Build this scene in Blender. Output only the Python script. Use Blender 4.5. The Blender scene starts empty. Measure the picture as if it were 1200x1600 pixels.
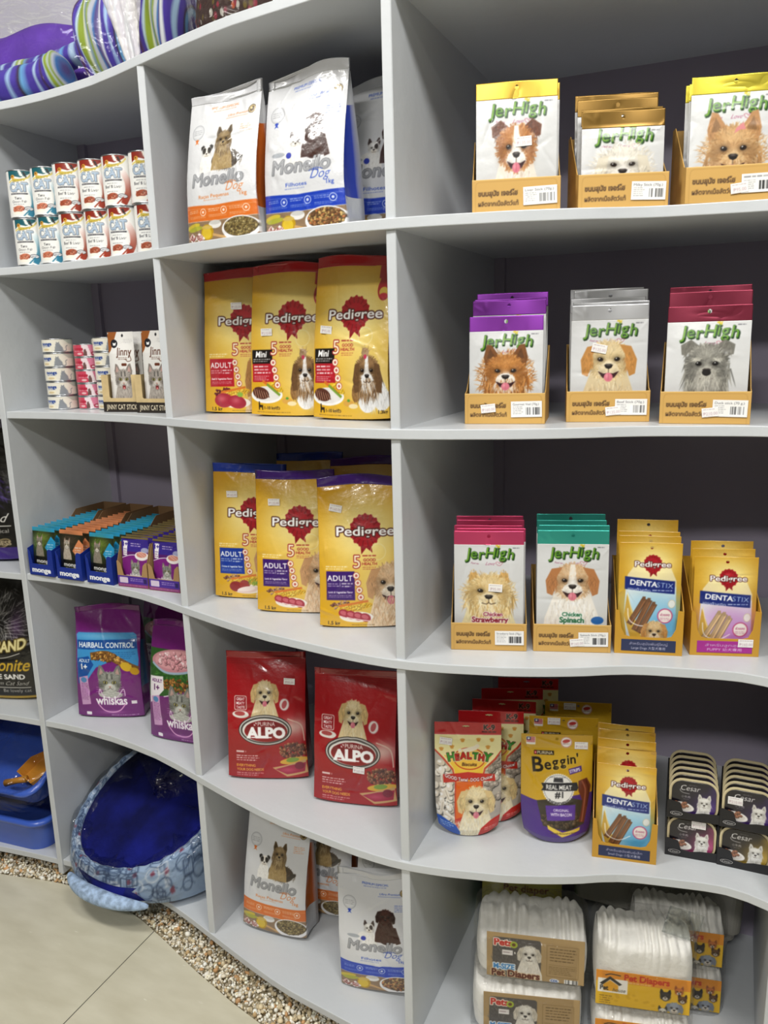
import bpy, math, random
import numpy as np
from mathutils import Matrix, Vector
R = math.radians
S = bpy.context.scene
COL = S.collection

# ------------------------------------------------------------------ camera, world, lights, exposure
cam_d = bpy.data.cameras.new('camera')
cam = bpy.data.objects.new('camera', cam_d); COL.objects.link(cam)
cam_d.sensor_fit = 'VERTICAL'; cam_d.sensor_height = 36.0; cam_d.lens = 36.0 * 1237.08 / 1600.0
cam_d.clip_start = 0.02
CAM_AT = Vector((0.54365, -1.29482, 1.508)); YAW = R(24.0); PITCH = 0.212881; ROLL = 0.02663
def cam_matrix():
    f0 = Vector((-math.sin(YAW), math.cos(YAW), 0)); r0 = Vector((math.cos(YAW), math.sin(YAW), 0)); up = Vector((0, 0, 1))
    f = f0 * math.cos(PITCH) - up * math.sin(PITCH); u = up * math.cos(PITCH) + f0 * math.sin(PITCH)
    c, s = math.cos(ROLL), math.sin(ROLL)
    # image right / down axes turned by the roll
    r = r0 * c - u * s; uu = u * c + r0 * s
    m = Matrix((r, uu, -f)).transposed().to_4x4(); m.translation = CAM_AT
    return m
cam.matrix_world = cam_matrix()
S.camera = cam
vs = S.view_settings
S.display_settings.display_device = 'sRGB'
vs.view_transform = 'Standard'; vs.look = 'None'; vs.gamma = 1.0; vs.use_curve_mapping = False
vs.exposure = -0.28
w = bpy.data.worlds.new('world'); S.world = w; w.use_nodes = True
w.node_tree.nodes['Background'].inputs[0].default_value = (0.92, 0.96, 1.0, 1)
w.node_tree.nodes['Background'].inputs[1].default_value = 0.075
def area(name, loc, sx, sy, watts, col, rot=(0, 0, 0)):
    d = bpy.data.lights.new(name, 'AREA'); d.shape = 'RECTANGLE'; d.size = sx; d.size_y = sy; d.energy = watts; d.color = col
    o = bpy.data.objects.new(name, d); o.location = loc; o.rotation_euler = rot; COL.objects.link(o); return o
area('ceiling_panel_light', (0.95, -1.05, 3.02), 0.9, 0.3, 40, (1.0, 0.985, 0.95), (R(22), 0, 0))
area('ceiling_panel_light', (-1.0, -1.1, 3.02), 0.9, 0.3, 36, (1.0, 0.985, 0.95), (R(22), 0, 0))
area('ceiling_panel_light', (0.3, -2.8, 3.04), 0.9, 0.3, 75, (1.0, 0.985, 0.95))

# ------------------------------------------------------------------ colour helpers
def lin(c):
    c = np.asarray(c, float)
    return np.where(c <= 0.04045, c / 12.92, ((c + 0.055) / 1.055) ** 2.4)
def hx(s):
    if not isinstance(s, str): return np.asarray(s, float)
    s = s.lstrip('#'); s = ''.join(q * 2 for q in s) if len(s) == 3 else s
    return np.array([int(s[i:i + 2], 16) for i in (0, 2, 4)]) / 255.0
def hl(s): return tuple(lin(hx(s))) + (1.0,)

# ------------------------------------------------------------------ materials
MATS = {}
def mat(name, col=None, rough=0.5, metal=0.0, coat=0.0, spec=0.5, attr=False, bump=None, coat_rough=0.08, vary=0.0, vscale=8.0, trans=0.0, sheen=0.0):
    if name in MATS: return MATS[name]
    m = bpy.data.materials.new(name); m.use_nodes = True; MATS[name] = m
    nt = m.node_tree; b = nt.nodes['Principled BSDF']
    b.inputs['Roughness'].default_value = rough; b.inputs['Metallic'].default_value = metal
    b.inputs['Coat Weight'].default_value = coat; b.inputs['Coat Roughness'].default_value = coat_rough
    b.inputs['Specular IOR Level'].default_value = spec
    b.inputs['Transmission Weight'].default_value = trans
    b.inputs['Sheen Weight'].default_value = sheen
    tc = nt.nodes.new('ShaderNodeTexCoord')
    if attr:
        a = nt.nodes.new('ShaderNodeAttribute'); a.attribute_name = 'Col'; nt.links.new(a.outputs['Color'], b.inputs['Base Color'])
    else:
        b.inputs['Base Color'].default_value = hl(col)
        if vary:
            n = nt.nodes.new('ShaderNodeTexNoise'); n.inputs['Scale'].default_value = vscale; n.inputs['Detail'].default_value = 6
            nt.links.new(tc.outputs['Object'], n.inputs['Vector'])
            r = nt.nodes.new('ShaderNodeValToRGB'); c = hx(col)
            r.color_ramp.elements[0].position = 0.35; r.color_ramp.elements[1].position = 0.65
            r.color_ramp.elements[0].color = tuple(lin(np.clip(c * (1 - vary), 0, 1))) + (1,); r.color_ramp.elements[1].color = tuple(lin(np.clip(c * (1 + vary), 0, 1))) + (1,)
            nt.links.new(n.outputs['Fac'], r.inputs['Fac']); nt.links.new(r.outputs['Color'], b.inputs['Base Color'])
    if bump:
        sc, st, det = bump[:3]; stretch = bump[3] if len(bump) > 3 else (1, 1, 1)
        mp = nt.nodes.new('ShaderNodeMapping'); mp.inputs['Scale'].default_value = stretch
        nt.links.new(tc.outputs['Object'], mp.inputs['Vector'])
        n = nt.nodes.new('ShaderNodeTexNoise'); n.inputs['Scale'].default_value = sc; n.inputs['Detail'].default_value = det
        nt.links.new(mp.outputs['Vector'], n.inputs['Vector'])
        bp = nt.nodes.new('ShaderNodeBump'); bp.inputs['Strength'].default_value = st; bp.inputs['Distance'].default_value = 0.01
        nt.links.new(n.outputs['Fac'], bp.inputs['Height']); nt.links.new(bp.outputs['Normal'], b.inputs['Normal'])
        nt.links.new(bp.outputs['Normal'], b.inputs['Coat Normal'])
    return m
def film_mat(name, tint='#ffffff', clear=0.9, rough=0.06, scale=40, strength=0.8, fres=0.35):
    m = bpy.data.materials.new(name); m.use_nodes = True; MATS[name] = m
    nt = m.node_tree; nt.nodes.clear()
    out = nt.nodes.new('ShaderNodeOutputMaterial'); mix = nt.nodes.new('ShaderNodeMixShader')
    t = nt.nodes.new('ShaderNodeBsdfTransparent'); t.inputs[0].default_value = hl(tint)
    g = nt.nodes.new('ShaderNodeBsdfGlossy'); g.inputs['Roughness'].default_value = rough; g.inputs['Color'].default_value = (.9, .9, .9, 1)
    fr = nt.nodes.new('ShaderNodeFresnel'); fr.inputs['IOR'].default_value = 1.5
    ma = nt.nodes.new('ShaderNodeMath'); ma.operation = 'MULTIPLY_ADD'; ma.inputs[1].default_value = fres; ma.inputs[2].default_value = 1.0 - clear
    tc = nt.nodes.new('ShaderNodeTexCoord'); n = nt.nodes.new('ShaderNodeTexNoise'); n.inputs['Scale'].default_value = scale; n.inputs['Detail'].default_value = 3
    n.inputs['Distortion'].default_value = 1.5
    bp = nt.nodes.new('ShaderNodeBump'); bp.inputs['Strength'].default_value = strength; bp.inputs['Distance'].default_value = 0.02
    L = nt.links.new
    L(tc.outputs['Object'], n.inputs['Vector']); L(n.outputs['Fac'], bp.inputs['Height'])
    L(bp.outputs['Normal'], g.inputs['Normal']); L(bp.outputs['Normal'], fr.inputs['Normal'])
    L(fr.outputs[0], ma.inputs[0]); L(ma.outputs[0], mix.inputs[0]); L(t.outputs[0], mix.inputs[1]); L(g.outputs[0], mix.inputs[2]); L(mix.outputs[0], out.inputs[0])
    return m

def milky_mat(name, col='#f2efee', op=.5, scale=20, strength=.5):
    m = bpy.data.materials.new(name); m.use_nodes = True; MATS[name] = m; nt = m.node_tree; b = nt.nodes['Principled BSDF']; out = nt.nodes['Material Output']; L = nt.links.new
    b.inputs['Base Color'].default_value = hl(col); b.inputs['Roughness'].default_value = .25
    tc = nt.nodes.new('ShaderNodeTexCoord'); n = nt.nodes.new('ShaderNodeTexNoise'); n.inputs['Scale'].default_value = scale; L(tc.outputs['Object'], n.inputs['Vector'])
    bp = nt.nodes.new('ShaderNodeBump'); bp.inputs['Strength'].default_value = strength; bp.inputs['Distance'].default_value = .02; L(n.outputs['Fac'], bp.inputs['Height']); L(bp.outputs['Normal'], b.inputs['Normal'])
    t = nt.nodes.new('ShaderNodeBsdfTransparent'); mx = nt.nodes.new('ShaderNodeMixShader'); mx.inputs[0].default_value = op; L(t.outputs[0], mx.inputs[1]); L(b.outputs[0], mx.inputs[2]); L(mx.outputs[0], out.inputs[0]); return m
# ------------------------------------------------------------------ objects
def tag(o, label=None, cat=None, group=None, kind=None):
    if label: o['label'] = label
    if cat: o['category'] = cat
    if group: o['group'] = group
    if kind: o['kind'] = kind
    return o
def thing(name, label, cat, loc=(0, 0, 0), rz=0.0, group=None, rx=0.0, ry=0.0):
    o = bpy.data.objects.new(name, None); o.empty_display_size = 0.03; COL.objects.link(o)
    o.location = loc; o.rotation_euler = (R(rx), R(ry), R(rz))
    return tag(o, label, cat, group)
def obj(name, me, m=None, parent=None, loc=None, rot=None, label=None):
    o = bpy.data.objects.new(name, me); COL.objects.link(o)
    if m is not None and not me.materials: me.materials.append(m)
    if parent is not None: o.parent = parent
    if loc is not None: o.location = loc
    if rot is not None: o.rotation_euler = tuple(R(a) for a in rot)
    if label: o['label'] = label
    return o
class MB:                                   # gathers verts and faces of one mesh
    def __init__(s): s.v = []; s.f = []; s.sm = []; s.mi = []
    def add(s, vs, fs, smooth=False, mi=0):
        n = len(s.v); s.v += [tuple(map(float, p)) for p in vs]
        for f in fs: s.f.append(tuple(i + n for i in f)); s.sm.append(smooth); s.mi.append(mi)
        return s
    def box(s, x0, y0, z0, x1, y1, z1, mi=0):
        v = [(x0, y0, z0), (x1, y0, z0), (x1, y1, z0), (x0, y1, z0), (x0, y0, z1), (x1, y0, z1), (x1, y1, z1), (x0, y1, z1)]
        return s.add(v, [(0, 3, 2, 1), (4, 5, 6, 7), (0, 1, 5, 4), (1, 2, 6, 5), (2, 3, 7, 6), (3, 0, 4, 7)], mi=mi)
    def bbox(s, x0, y0, z0, x1, y1, z1, b=0.002, n=3):   # box with rounded vertical and top edges
        def ring(i, z):
            pts = []
            for cx, cy, a0 in ((x1 - b, y1 - b, 0), (x0 + b, y1 - b, 90), (x0 + b, y0 + b, 180), (x1 - b, y0 + b, 270)):
                for k in range(n + 1):
                    a = R(a0 + 90 * k / n); pts.append((cx + (b - i) * math.cos(a), cy + (b - i) * math.sin(a), z))
            return pts
        rings = [ring(b, z0), ring(0, z0 + b)] + [ring(0, z1 - b)] + [ring(b * (1 - math.cos(R(a))), z1 - b + b * math.sin(R(a))) for a in (30, 60, 90)]
        return s.loft(rings, cap=True)
    def loft(s, rings, cap=False, closed=True, smooth=True, mi=0):
        n = len(rings[0]); vs = [p for r in rings for p in r]; fs = []
        for j in range(len(rings) - 1):
            for i in range(n if closed else n - 1):
                a, b = j * n + i, j * n + (i + 1) % n
                fs.append((a, b, b + n, a + n))
        if cap: fs.append(tuple(range(n - 1, -1, -1))); fs.append(tuple(range((len(rings) - 1) * n, len(rings) * n)))
        return s.add(vs, fs, smooth, mi)
    def prism(s, pts, y0, y1, axis='y'):      # extrude a 2-D outline (x,z) along y, or (x,y) along z
        n = len(pts)
        if axis == 'x': a = [(y0, y, z) for y, z in pts]; b = [(y1, y, z) for y, z in pts]
        elif axis == 'y': a = [(x, y0, z) for x, z in pts]; b = [(x, y1, z) for x, z in pts]
        else: a = [(x, y, y0) for x, y in pts]; b = [(x, y, y1) for x, y in pts]
        return s.add(a + b, [tuple(range(n - 1, -1, -1)), tuple(range(n, 2 * n))] + [(i, (i + 1) % n, (i + 1) % n + n, i + n) for i in range(n)])
    def tube(s, pts, r, n=8, closed=False):
        P = [Vector(p) for p in pts]; rings = []
        for i, p in enumerate(P):
            t = (P[min(i + 1, len(P) - 1)] - P[max(i - 1, 0)]).normalized()
            a = Vector((0, 0, 1)) if abs(t.z) < .9 else Vector((1, 0, 0)); u = t.cross(a).normalized(); w_ = t.cross(u)
            rr = r[i] if hasattr(r, '__len__') else r
            rings.append([tuple(p + (u * math.cos(2 * math.pi * k / n) + w_ * math.sin(2 * math.pi * k / n)) * rr) for k in range(n)])
        return s.loft(rings, cap=True)
    def lathe(s, prof, n=32, cx=0, cy=0):
        rings = [[(cx + r * math.cos(2 * math.pi * k / n), cy + r * math.sin(2 * math.pi * k / n), z) for k in range(n)] for r, z in prof]
        return s.loft(rings, cap=True)
    def mesh(s, name, mats=()):
        me = bpy.data.meshes.new(name); me.from_pydata(s.v, [], s.f); me.polygons.foreach_set('use_smooth', s.sm)
        for m in mats: me.materials.append(m)
        if any(s.mi): me.polygons.foreach_set('material_index', s.mi)
        me.update(); return me
def np_mesh(name, V, F, colors=None, smooth=True, extra=()):      # V (n,3); F (m,k) equal polygons; extra: more polygons
    me = bpy.data.meshes.new(name); V = np.asarray(V, np.float32); F = np.asarray(F, np.int32); k = F.shape[1]
    idx = np.concatenate([F.ravel()] + [np.asarray(e, np.int32) for e in extra]); tot = np.concatenate([np.full(len(F), k), [len(e) for e in extra]]).astype(np.int32)
    me.vertices.add(len(V)); me.vertices.foreach_set('co', V.ravel())
    me.loops.add(len(idx)); me.loops.foreach_set('vertex_index', idx.astype(np.int32))
    me.polygons.add(len(tot)); me.polygons.foreach_set('loop_start', (np.cumsum(tot) - tot).astype(np.int32))
    me.polygons.foreach_set('loop_total', tot)
    me.polygons.foreach_set('use_smooth', np.array([smooth] * len(F) + [False] * len(extra), bool))
    me.update(calc_edges=True)
    if colors is not None: paint(me, colors)
    return me
def paint(me, colors):
    c = np.ones((len(me.vertices), 4), np.float32); c[:, :3] = lin(np.clip(colors, 0, 1))
    a = me.color_attributes.new('Col', 'FLOAT_COLOR', 'POINT'); a.data.foreach_set('color', c.ravel())
def settle(t, z, gap=.0004):            # lower or raise a thing until its lowest point rests at height z
    M = t.rotation_euler.to_matrix(); R_ = np.array(M); lo = 9.0
    for ch in ([t] if t.data else []) + list(t.children):
        if ch.data is None or ch.name.startswith('price'): continue
        v = np.empty(len(ch.data.vertices) * 3, np.float32); ch.data.vertices.foreach_get('co', v); v = v.reshape(-1, 3)
        if ch is not t:
            v = v @ np.array(ch.rotation_euler.to_matrix()).T + np.array(ch.location)
        lo = min(lo, float((v @ R_.T)[:, 2].min()))
    t.location.z = z + gap - lo; return t
def copy_tree(o, parent=None):
    c = o.copy(); COL.objects.link(c)
    if parent is not None: c.parent = parent
    for ch in list(o.children): copy_tree(ch, c)
    return c
def copy_thing(o, loc, rz=None, label=None, rx=None):
    c = copy_tree(o); c.location = loc
    if rz is not None: c.rotation_euler[2] = R(rz)
    if rx is not None: c.rotation_euler[0] = R(rx)
    if label: c['label'] = label
    return c
# ------------------------------------------------------------------ printing: a small painter whose pictures become the colour of a dense mesh
_TXT = {}
def text_edges(body, bold=0.0, shear=0.0, spacing=1.0):
    key = (body, bold, shear, spacing)
    if key in _TXT: return _TXT[key]
    c = bpy.data.curves.new('t', 'FONT'); c.body = body; c.resolution_u = 3; c.offset = bold; c.shear = shear; c.space_character = spacing
    o = bpy.data.objects.new('t', c); COL.objects.link(o)
    me = o.evaluated_get(bpy.context.evaluated_depsgraph_get()).to_mesh()
    v = np.empty(len(me.vertices) * 3); me.vertices.foreach_get('co', v); v = v.reshape(-1, 3)[:, :2]
    me.calc_loop_triangles(); t = np.empty(len(me.loop_triangles) * 3, int); me.loop_triangles.foreach_get('vertices', t)
    t = t.reshape(-1, 3)
    if len(t) == 0: E = np.zeros((0, 4)); w_ = 0.0
    else:
        p = v[t]; a = (p[:, 1, 0] - p[:, 0, 0]) * (p[:, 2, 1] - p[:, 0, 1]) - (p[:, 1, 1] - p[:, 0, 1]) * (p[:, 2, 0] - p[:, 0, 0])
        t = np.where((a < 0)[:, None], t[:, ::-1], t); p = v[t]
        E = np.concatenate([np.concatenate([p[:, i], p[:, (i + 1) % 3]], 1) for i in range(3)])
        x0 = E[:, [0, 2]].min(); w_ = E[:, [0, 2]].max() - x0; E[:, [0, 2]] -= x0
    E = E / 0.727; w_ /= 0.727
    bpy.data.objects.remove(o); bpy.data.curves.remove(c)
    _TXT[key] = (E, w_); return _TXT[key]
class Cv:
    """canvas of W x H units (y down), k pixels per unit"""
    def __init__(s, W, H, k, bg='#ffffff'):
        s.W, s.H, s.k = W, H, k; s.nx, s.ny = int(round(W * k)), int(round(H * k))
        s.a = np.empty((s.ny, s.nx, 3)); s.a[:] = hx(bg); s.r = random.Random(7)
    def _cov(s, E, ss=3):                     # E (n,4) in units, non-zero winding
        E = np.asarray(E, float) * s.k
        if len(E) == 0: return None
        x0 = max(0, int(np.floor(E[:, [0, 2]].min())) - 1); x1 = min(s.nx, int(np.ceil(E[:, [0, 2]].max())) + 1)
        y0 = max(0, int(np.floor(E[:, [1, 3]].min())) - 1); y1 = min(s.ny, int(np.ceil(E[:, [1, 3]].max())) + 1)
        if x1 <= x0 or y1 <= y0: return None
        Wb, Hb = (x1 - x0) * ss, (y1 - y0) * ss
        X0, Y0, X1, Y1 = (E[:, 0] - x0) * ss, (E[:, 1] - y0) * ss, (E[:, 2] - x0) * ss, (E[:, 3] - y0) * ss
        sg = np.where(Y1 > Y0, 1, -1); lo, hi = np.minimum(Y0, Y1), np.maximum(Y0, Y1)
        r0 = np.clip(np.ceil(lo - .5), 0, Hb).astype(int); r1 = np.clip(np.ceil(hi - .5), 0, Hb).astype(int); n = r1 - r0
        acc = np.zeros((Hb, Wb + 1), np.int32)
        if n.sum() > 0:
            i = np.repeat(np.arange(len(E)), n); off = np.arange(n.sum()) - np.repeat(np.cumsum(n) - n, n); row = r0[i] + off
            x = X0[i] + (row + .5 - Y0[i]) / (Y1[i] - Y0[i]) * (X1[i] - X0[i])
            np.add.at(acc, (row, np.clip(np.ceil(x - .5), 0, Wb).astype(int)), sg[i])
        m = (np.cumsum(acc, 1)[:, :Wb] != 0).reshape(y1 - y0, ss, x1 - x0, ss).mean((1, 3))
        return m, x0, y0
    def _put(s, cov, col, al=1.0):
        if cov is None: return
        m, x0, y0 = cov; t = s.a[y0:y0 + m.shape[0], x0:x0 + m.shape[1]]; m = (m * al)[..., None]
        t[:] = t * (1 - m) + hx(col) * m
    def poly(s, pts, col, al=1.0):
        p = np.asarray(pts, float); s._put(s._cov(np.concatenate([p, np.roll(p, -1, 0)], 1)), col, al)
    def rect(s, x0, y0, x1, y1, col, al=1.0, r=0.0):
        if r <= 0: s.poly([(x0, y0), (x1, y0), (x1, y1), (x0, y1)], col, al); return
        P = []
        for cx, cy, a0 in ((x1 - r, y1 - r, 0), (x0 + r, y1 - r, 90), (x0 + r, y0 + r, 180), (x1 - r, y0 + r, 270)):
            P += [(cx + r * math.cos(R(a0 + 15 * k)), cy + r * math.sin(R(a0 + 15 * k))) for k in range(7)]
        s.poly(P, col, al)
    def ell(s, cx, cy, rx, ry=None, col='#000', al=1.0, rot=0, n=36):
        ry = rx if ry is None else ry; c, q = math.cos(R(rot)), math.sin(R(rot))
        s.poly([(cx + rx * math.cos(a) * c - ry * math.sin(a) * q, cy + rx * math.cos(a) * q + ry * math.sin(a) * c) for a in np.linspace(0, 2 * np.pi, n, endpoint=False)], col, al)
    def ring(s, cx, cy, r, w_, col, al=1.0, ry=None):
        ry = ry or r; P = [(cx + r * math.cos(a), cy + ry * math.sin(a)) for a in np.linspace(0, 2 * np.pi, 37)]; s.line(P, w_, col, al)
    def line(s, pts, w_, col, al=1.0):
        p = np.asarray(pts, float); E = []
        for a, b in zip(p[:-1], p[1:]):
            d = b - a; L = np.hypot(*d)
            if L < 1e-9: continue
            n = np.array([-d[1], d[0]]) / L * w_ / 2; e = d / L * w_ * .25
            q = np.array([a - e + n, a - e - n, b + e - n, b + e + n]); E.append(np.concatenate([q, np.roll(q, -1, 0)], 1))
        if E: s._put(s._cov(np.concatenate(E)), col, al)
    def curve(s, pts, w_, col, al=1.0, n=10):   # smooth line through points
        p = [pts[0]] + list(pts) + [pts[-1]]; out = []
        for i in range(1, len(p) - 2):
            a, b, c, d = (np.array(q, float) for q in p[i - 1:i + 3])
            for t in np.linspace(0, 1, n, endpoint=i == len(p) - 3): out.append(.5 * (2 * b + (c - a) * t + (2 * a - 5 * b + 4 * c - d) * t * t + (3 * b - a - 3 * c + d) * t ** 3))
        s.line(out, w_, col, al)
    def blob(s, cx, cy, rx, ry, col, al=1.0, p=2.0):   # soft spot
        x0, x1 = max(0, int((cx - 2.2 * rx) * s.k)), min(s.nx, int((cx + 2.2 * rx) * s.k) + 1); y0, y1 = max(0, int((cy - 2.2 * ry) * s.k)), min(s.ny, int((cy + 2.2 * ry) * s.k) + 1)
        if x1 <= x0 or y1 <= y0: return
        X, Y = np.meshgrid((np.arange(x0, x1) + .5) / s.k, (np.arange(y0, y1) + .5) / s.k)
        s._put((np.exp(-(((X - cx) / rx) ** 2 + ((Y - cy) / ry) ** 2) ** (p / 2)), x0, y0), col, al)
    def grad(s, x0, y0, x1, y1, c0, c1):
        a, b, c, d = int(x0 * s.k), int(y0 * s.k), int(x1 * s.k), int(y1 * s.k); t = np.linspace(0, 1, max(1, d - b))[:, None, None]
        s.a[b:d, a:c] = (hx(c0) * (1 - t) + hx(c1) * t)[:, :, :][:s.a[b:d, a:c].shape[0]]
    def text(s, body, x, y, h, col, al=1.0, anchor='c', bold=0.02, shear=0.0, rot=0, sx=1.0, out=None, fit=None, spacing=1.0, arc=None):
        """y is the baseline; h the capital height; fit the width; out (width, colour)"""
        E, w_ = text_edges(body, bold, shear, spacing)
        if len(E) == 0: return
        E = E * h; w_ *= h
        if fit: sx = fit / w_
        ox = {'l': 0, 'c': -w_ * sx / 2, 'r': -w_ * sx}[anchor]
        P = np.stack([np.stack([E[:, 0] * sx + ox, -E[:, 1]], 1), np.stack([E[:, 2] * sx + ox, -E[:, 3]], 1)], 1)
        if arc:  # bend upwards (arc>0: middle higher)
            P[..., 1] += arc * ((P[..., 0] / (w_ * sx / 2 + 1e-9)) ** 2 - .5)
        c, q = math.cos(R(rot)), math.sin(R(rot)); P = np.stack([P[..., 0] * c - P[..., 1] * q + x, P[..., 0] * q + P[..., 1] * c + y], -1)
        E2 = P.reshape(-1, 4)
        if out:
            for ow, oc in (out if isinstance(out, list) else [out]):
                best = None
                for a in np.linspace(0, 2 * np.pi, 12, endpoint=False):
                    d = np.array([math.cos(a), math.sin(a)] * 2) * ow
                    m = s._cov(E2 + d)
                    if m is None: continue
                    if best is None: best = np.zeros((s.ny, s.nx), np.float32)
                    t = best[m[2]:m[2] + m[0].shape[0], m[1]:m[1] + m[0].shape[1]]; np.maximum(t, m[0], out=t)
                if best is not None: s._put((best, 0, 0), oc, al)
        s._put(s._cov(E2), col, al)
    def small(s, x0, y0, x1, rows, h, col, al=.7, gap=1.7, ragged=.25, seed=1):     # unreadable small print
        r = random.Random(seed)
        for i in range(rows):
            x, y = x0, y0 + i * h * gap; xe = x1 - r.random() * ragged * (x1 - x0)
            while x < xe:
                w_ = min(h * r.uniform(1.2, 3.5), xe - x); s.rect(x, y, x + w_, y + h * .75, col, al * r.uniform(.6, 1)); x += w_ + h * .5
    def barcode(s, x0, y0, x1, y1, n=26, seed=2):
        r = random.Random(seed); s.rect(x0, y0, x1, y1, '#f8f8f8'); st = (x1 - x0) / n
        for i in range(n):
            if r.random() < .62: s.rect(x0 + i * st, y0, x0 + i * st + st * r.choice((.4, .7, .9)), y1 - (y1 - y0) * .14, '#222222')
    def pebbles(s, cx, cy, rx, ry, cols, n, r0, r1, seed=3, rot=0):       # kibble, beans
        r = random.Random(seed)
        for _ in range(n):
            a, d = r.random() * 6.283, math.sqrt(r.random()); x, y = d * rx * math.cos(a), d * ry * math.sin(a)
            c, q = math.cos(R(rot)), math.sin(R(rot)); x, y = cx + x * c - y * q, cy + x * q + y * c
            q = r.uniform(r0, r1); k = hx(r.choice(cols)); t = r.random() * 180
            s.ell(x + q * .15, y + q * .2, q, q * .8, k * .45, 1, t, 10); s.ell(x, y, q, q * .75, k, 1, t, 10); s.ell(x - q * .25, y - q * .25, q * .45, q * .35, np.clip(k * 1.3 + .05, 0, 1), .8, t, 8)
    def fur(s, cx, cy, rx, ry, cols, n, L, w_, ang=90, spread=35, seed=4, al=.6, radial=False):
        r = random.Random(seed); cs = [hx(c) for c in cols]
        for _ in range(n):
            a, d = r.random() * 6.283, math.sqrt(r.random()); x, y = cx + d * rx * math.cos(a), cy + d * ry * math.sin(a)
            t = R(ang + r.uniform(-spread, spread)) if not radial else math.atan2((y - cy) / ry, (x - cx) / rx) + R(r.uniform(-spread, spread))
            l = L * r.uniform(.5, 1.2); c = np.clip(r.choice(cs) * r.uniform(.85, 1.12), 0, 1)
            dx, dy = math.cos(t) * l, math.sin(t) * l; nx, ny = -math.sin(t) * w_ / 2, math.cos(t) * w_ / 2
            s.poly([(x - nx, y - ny), (x + nx, y + ny), (x + dx * .6 + nx * .8, y + dy * .6 + ny * .8), (x + dx, y + dy), (x + dx * .6 - nx * .8, y + dy * .6 - ny * .8)], c, al)
    def sample(s, u, v):           # u,v arrays 0..1 (v from the top)
        k = 2; h, w_ = s.ny // k * k, s.nx // k * k; a = s.a[:h, :w_].reshape(h // k, k, w_ // k, k, 3).mean((1, 3))
        x = np.clip(u * a.shape[1] - .5, 0, a.shape[1] - 1); y = np.clip(v * a.shape[0] - .5, 0, a.shape[0] - 1)
        xi, yi = np.floor(x).astype(int), np.floor(y).astype(int); xj, yj = np.minimum(xi + 1, a.shape[1] - 1), np.minimum(yi + 1, a.shape[0] - 1)
        fx, fy = (x - xi)[..., None], (y - yi)[..., None]
        return (a[yi, xi] * (1 - fx) + a[yi, xj] * fx) * (1 - fy) + (a[yj, xi] * (1 - fx) + a[yj, xj] * fx) * fy

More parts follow.
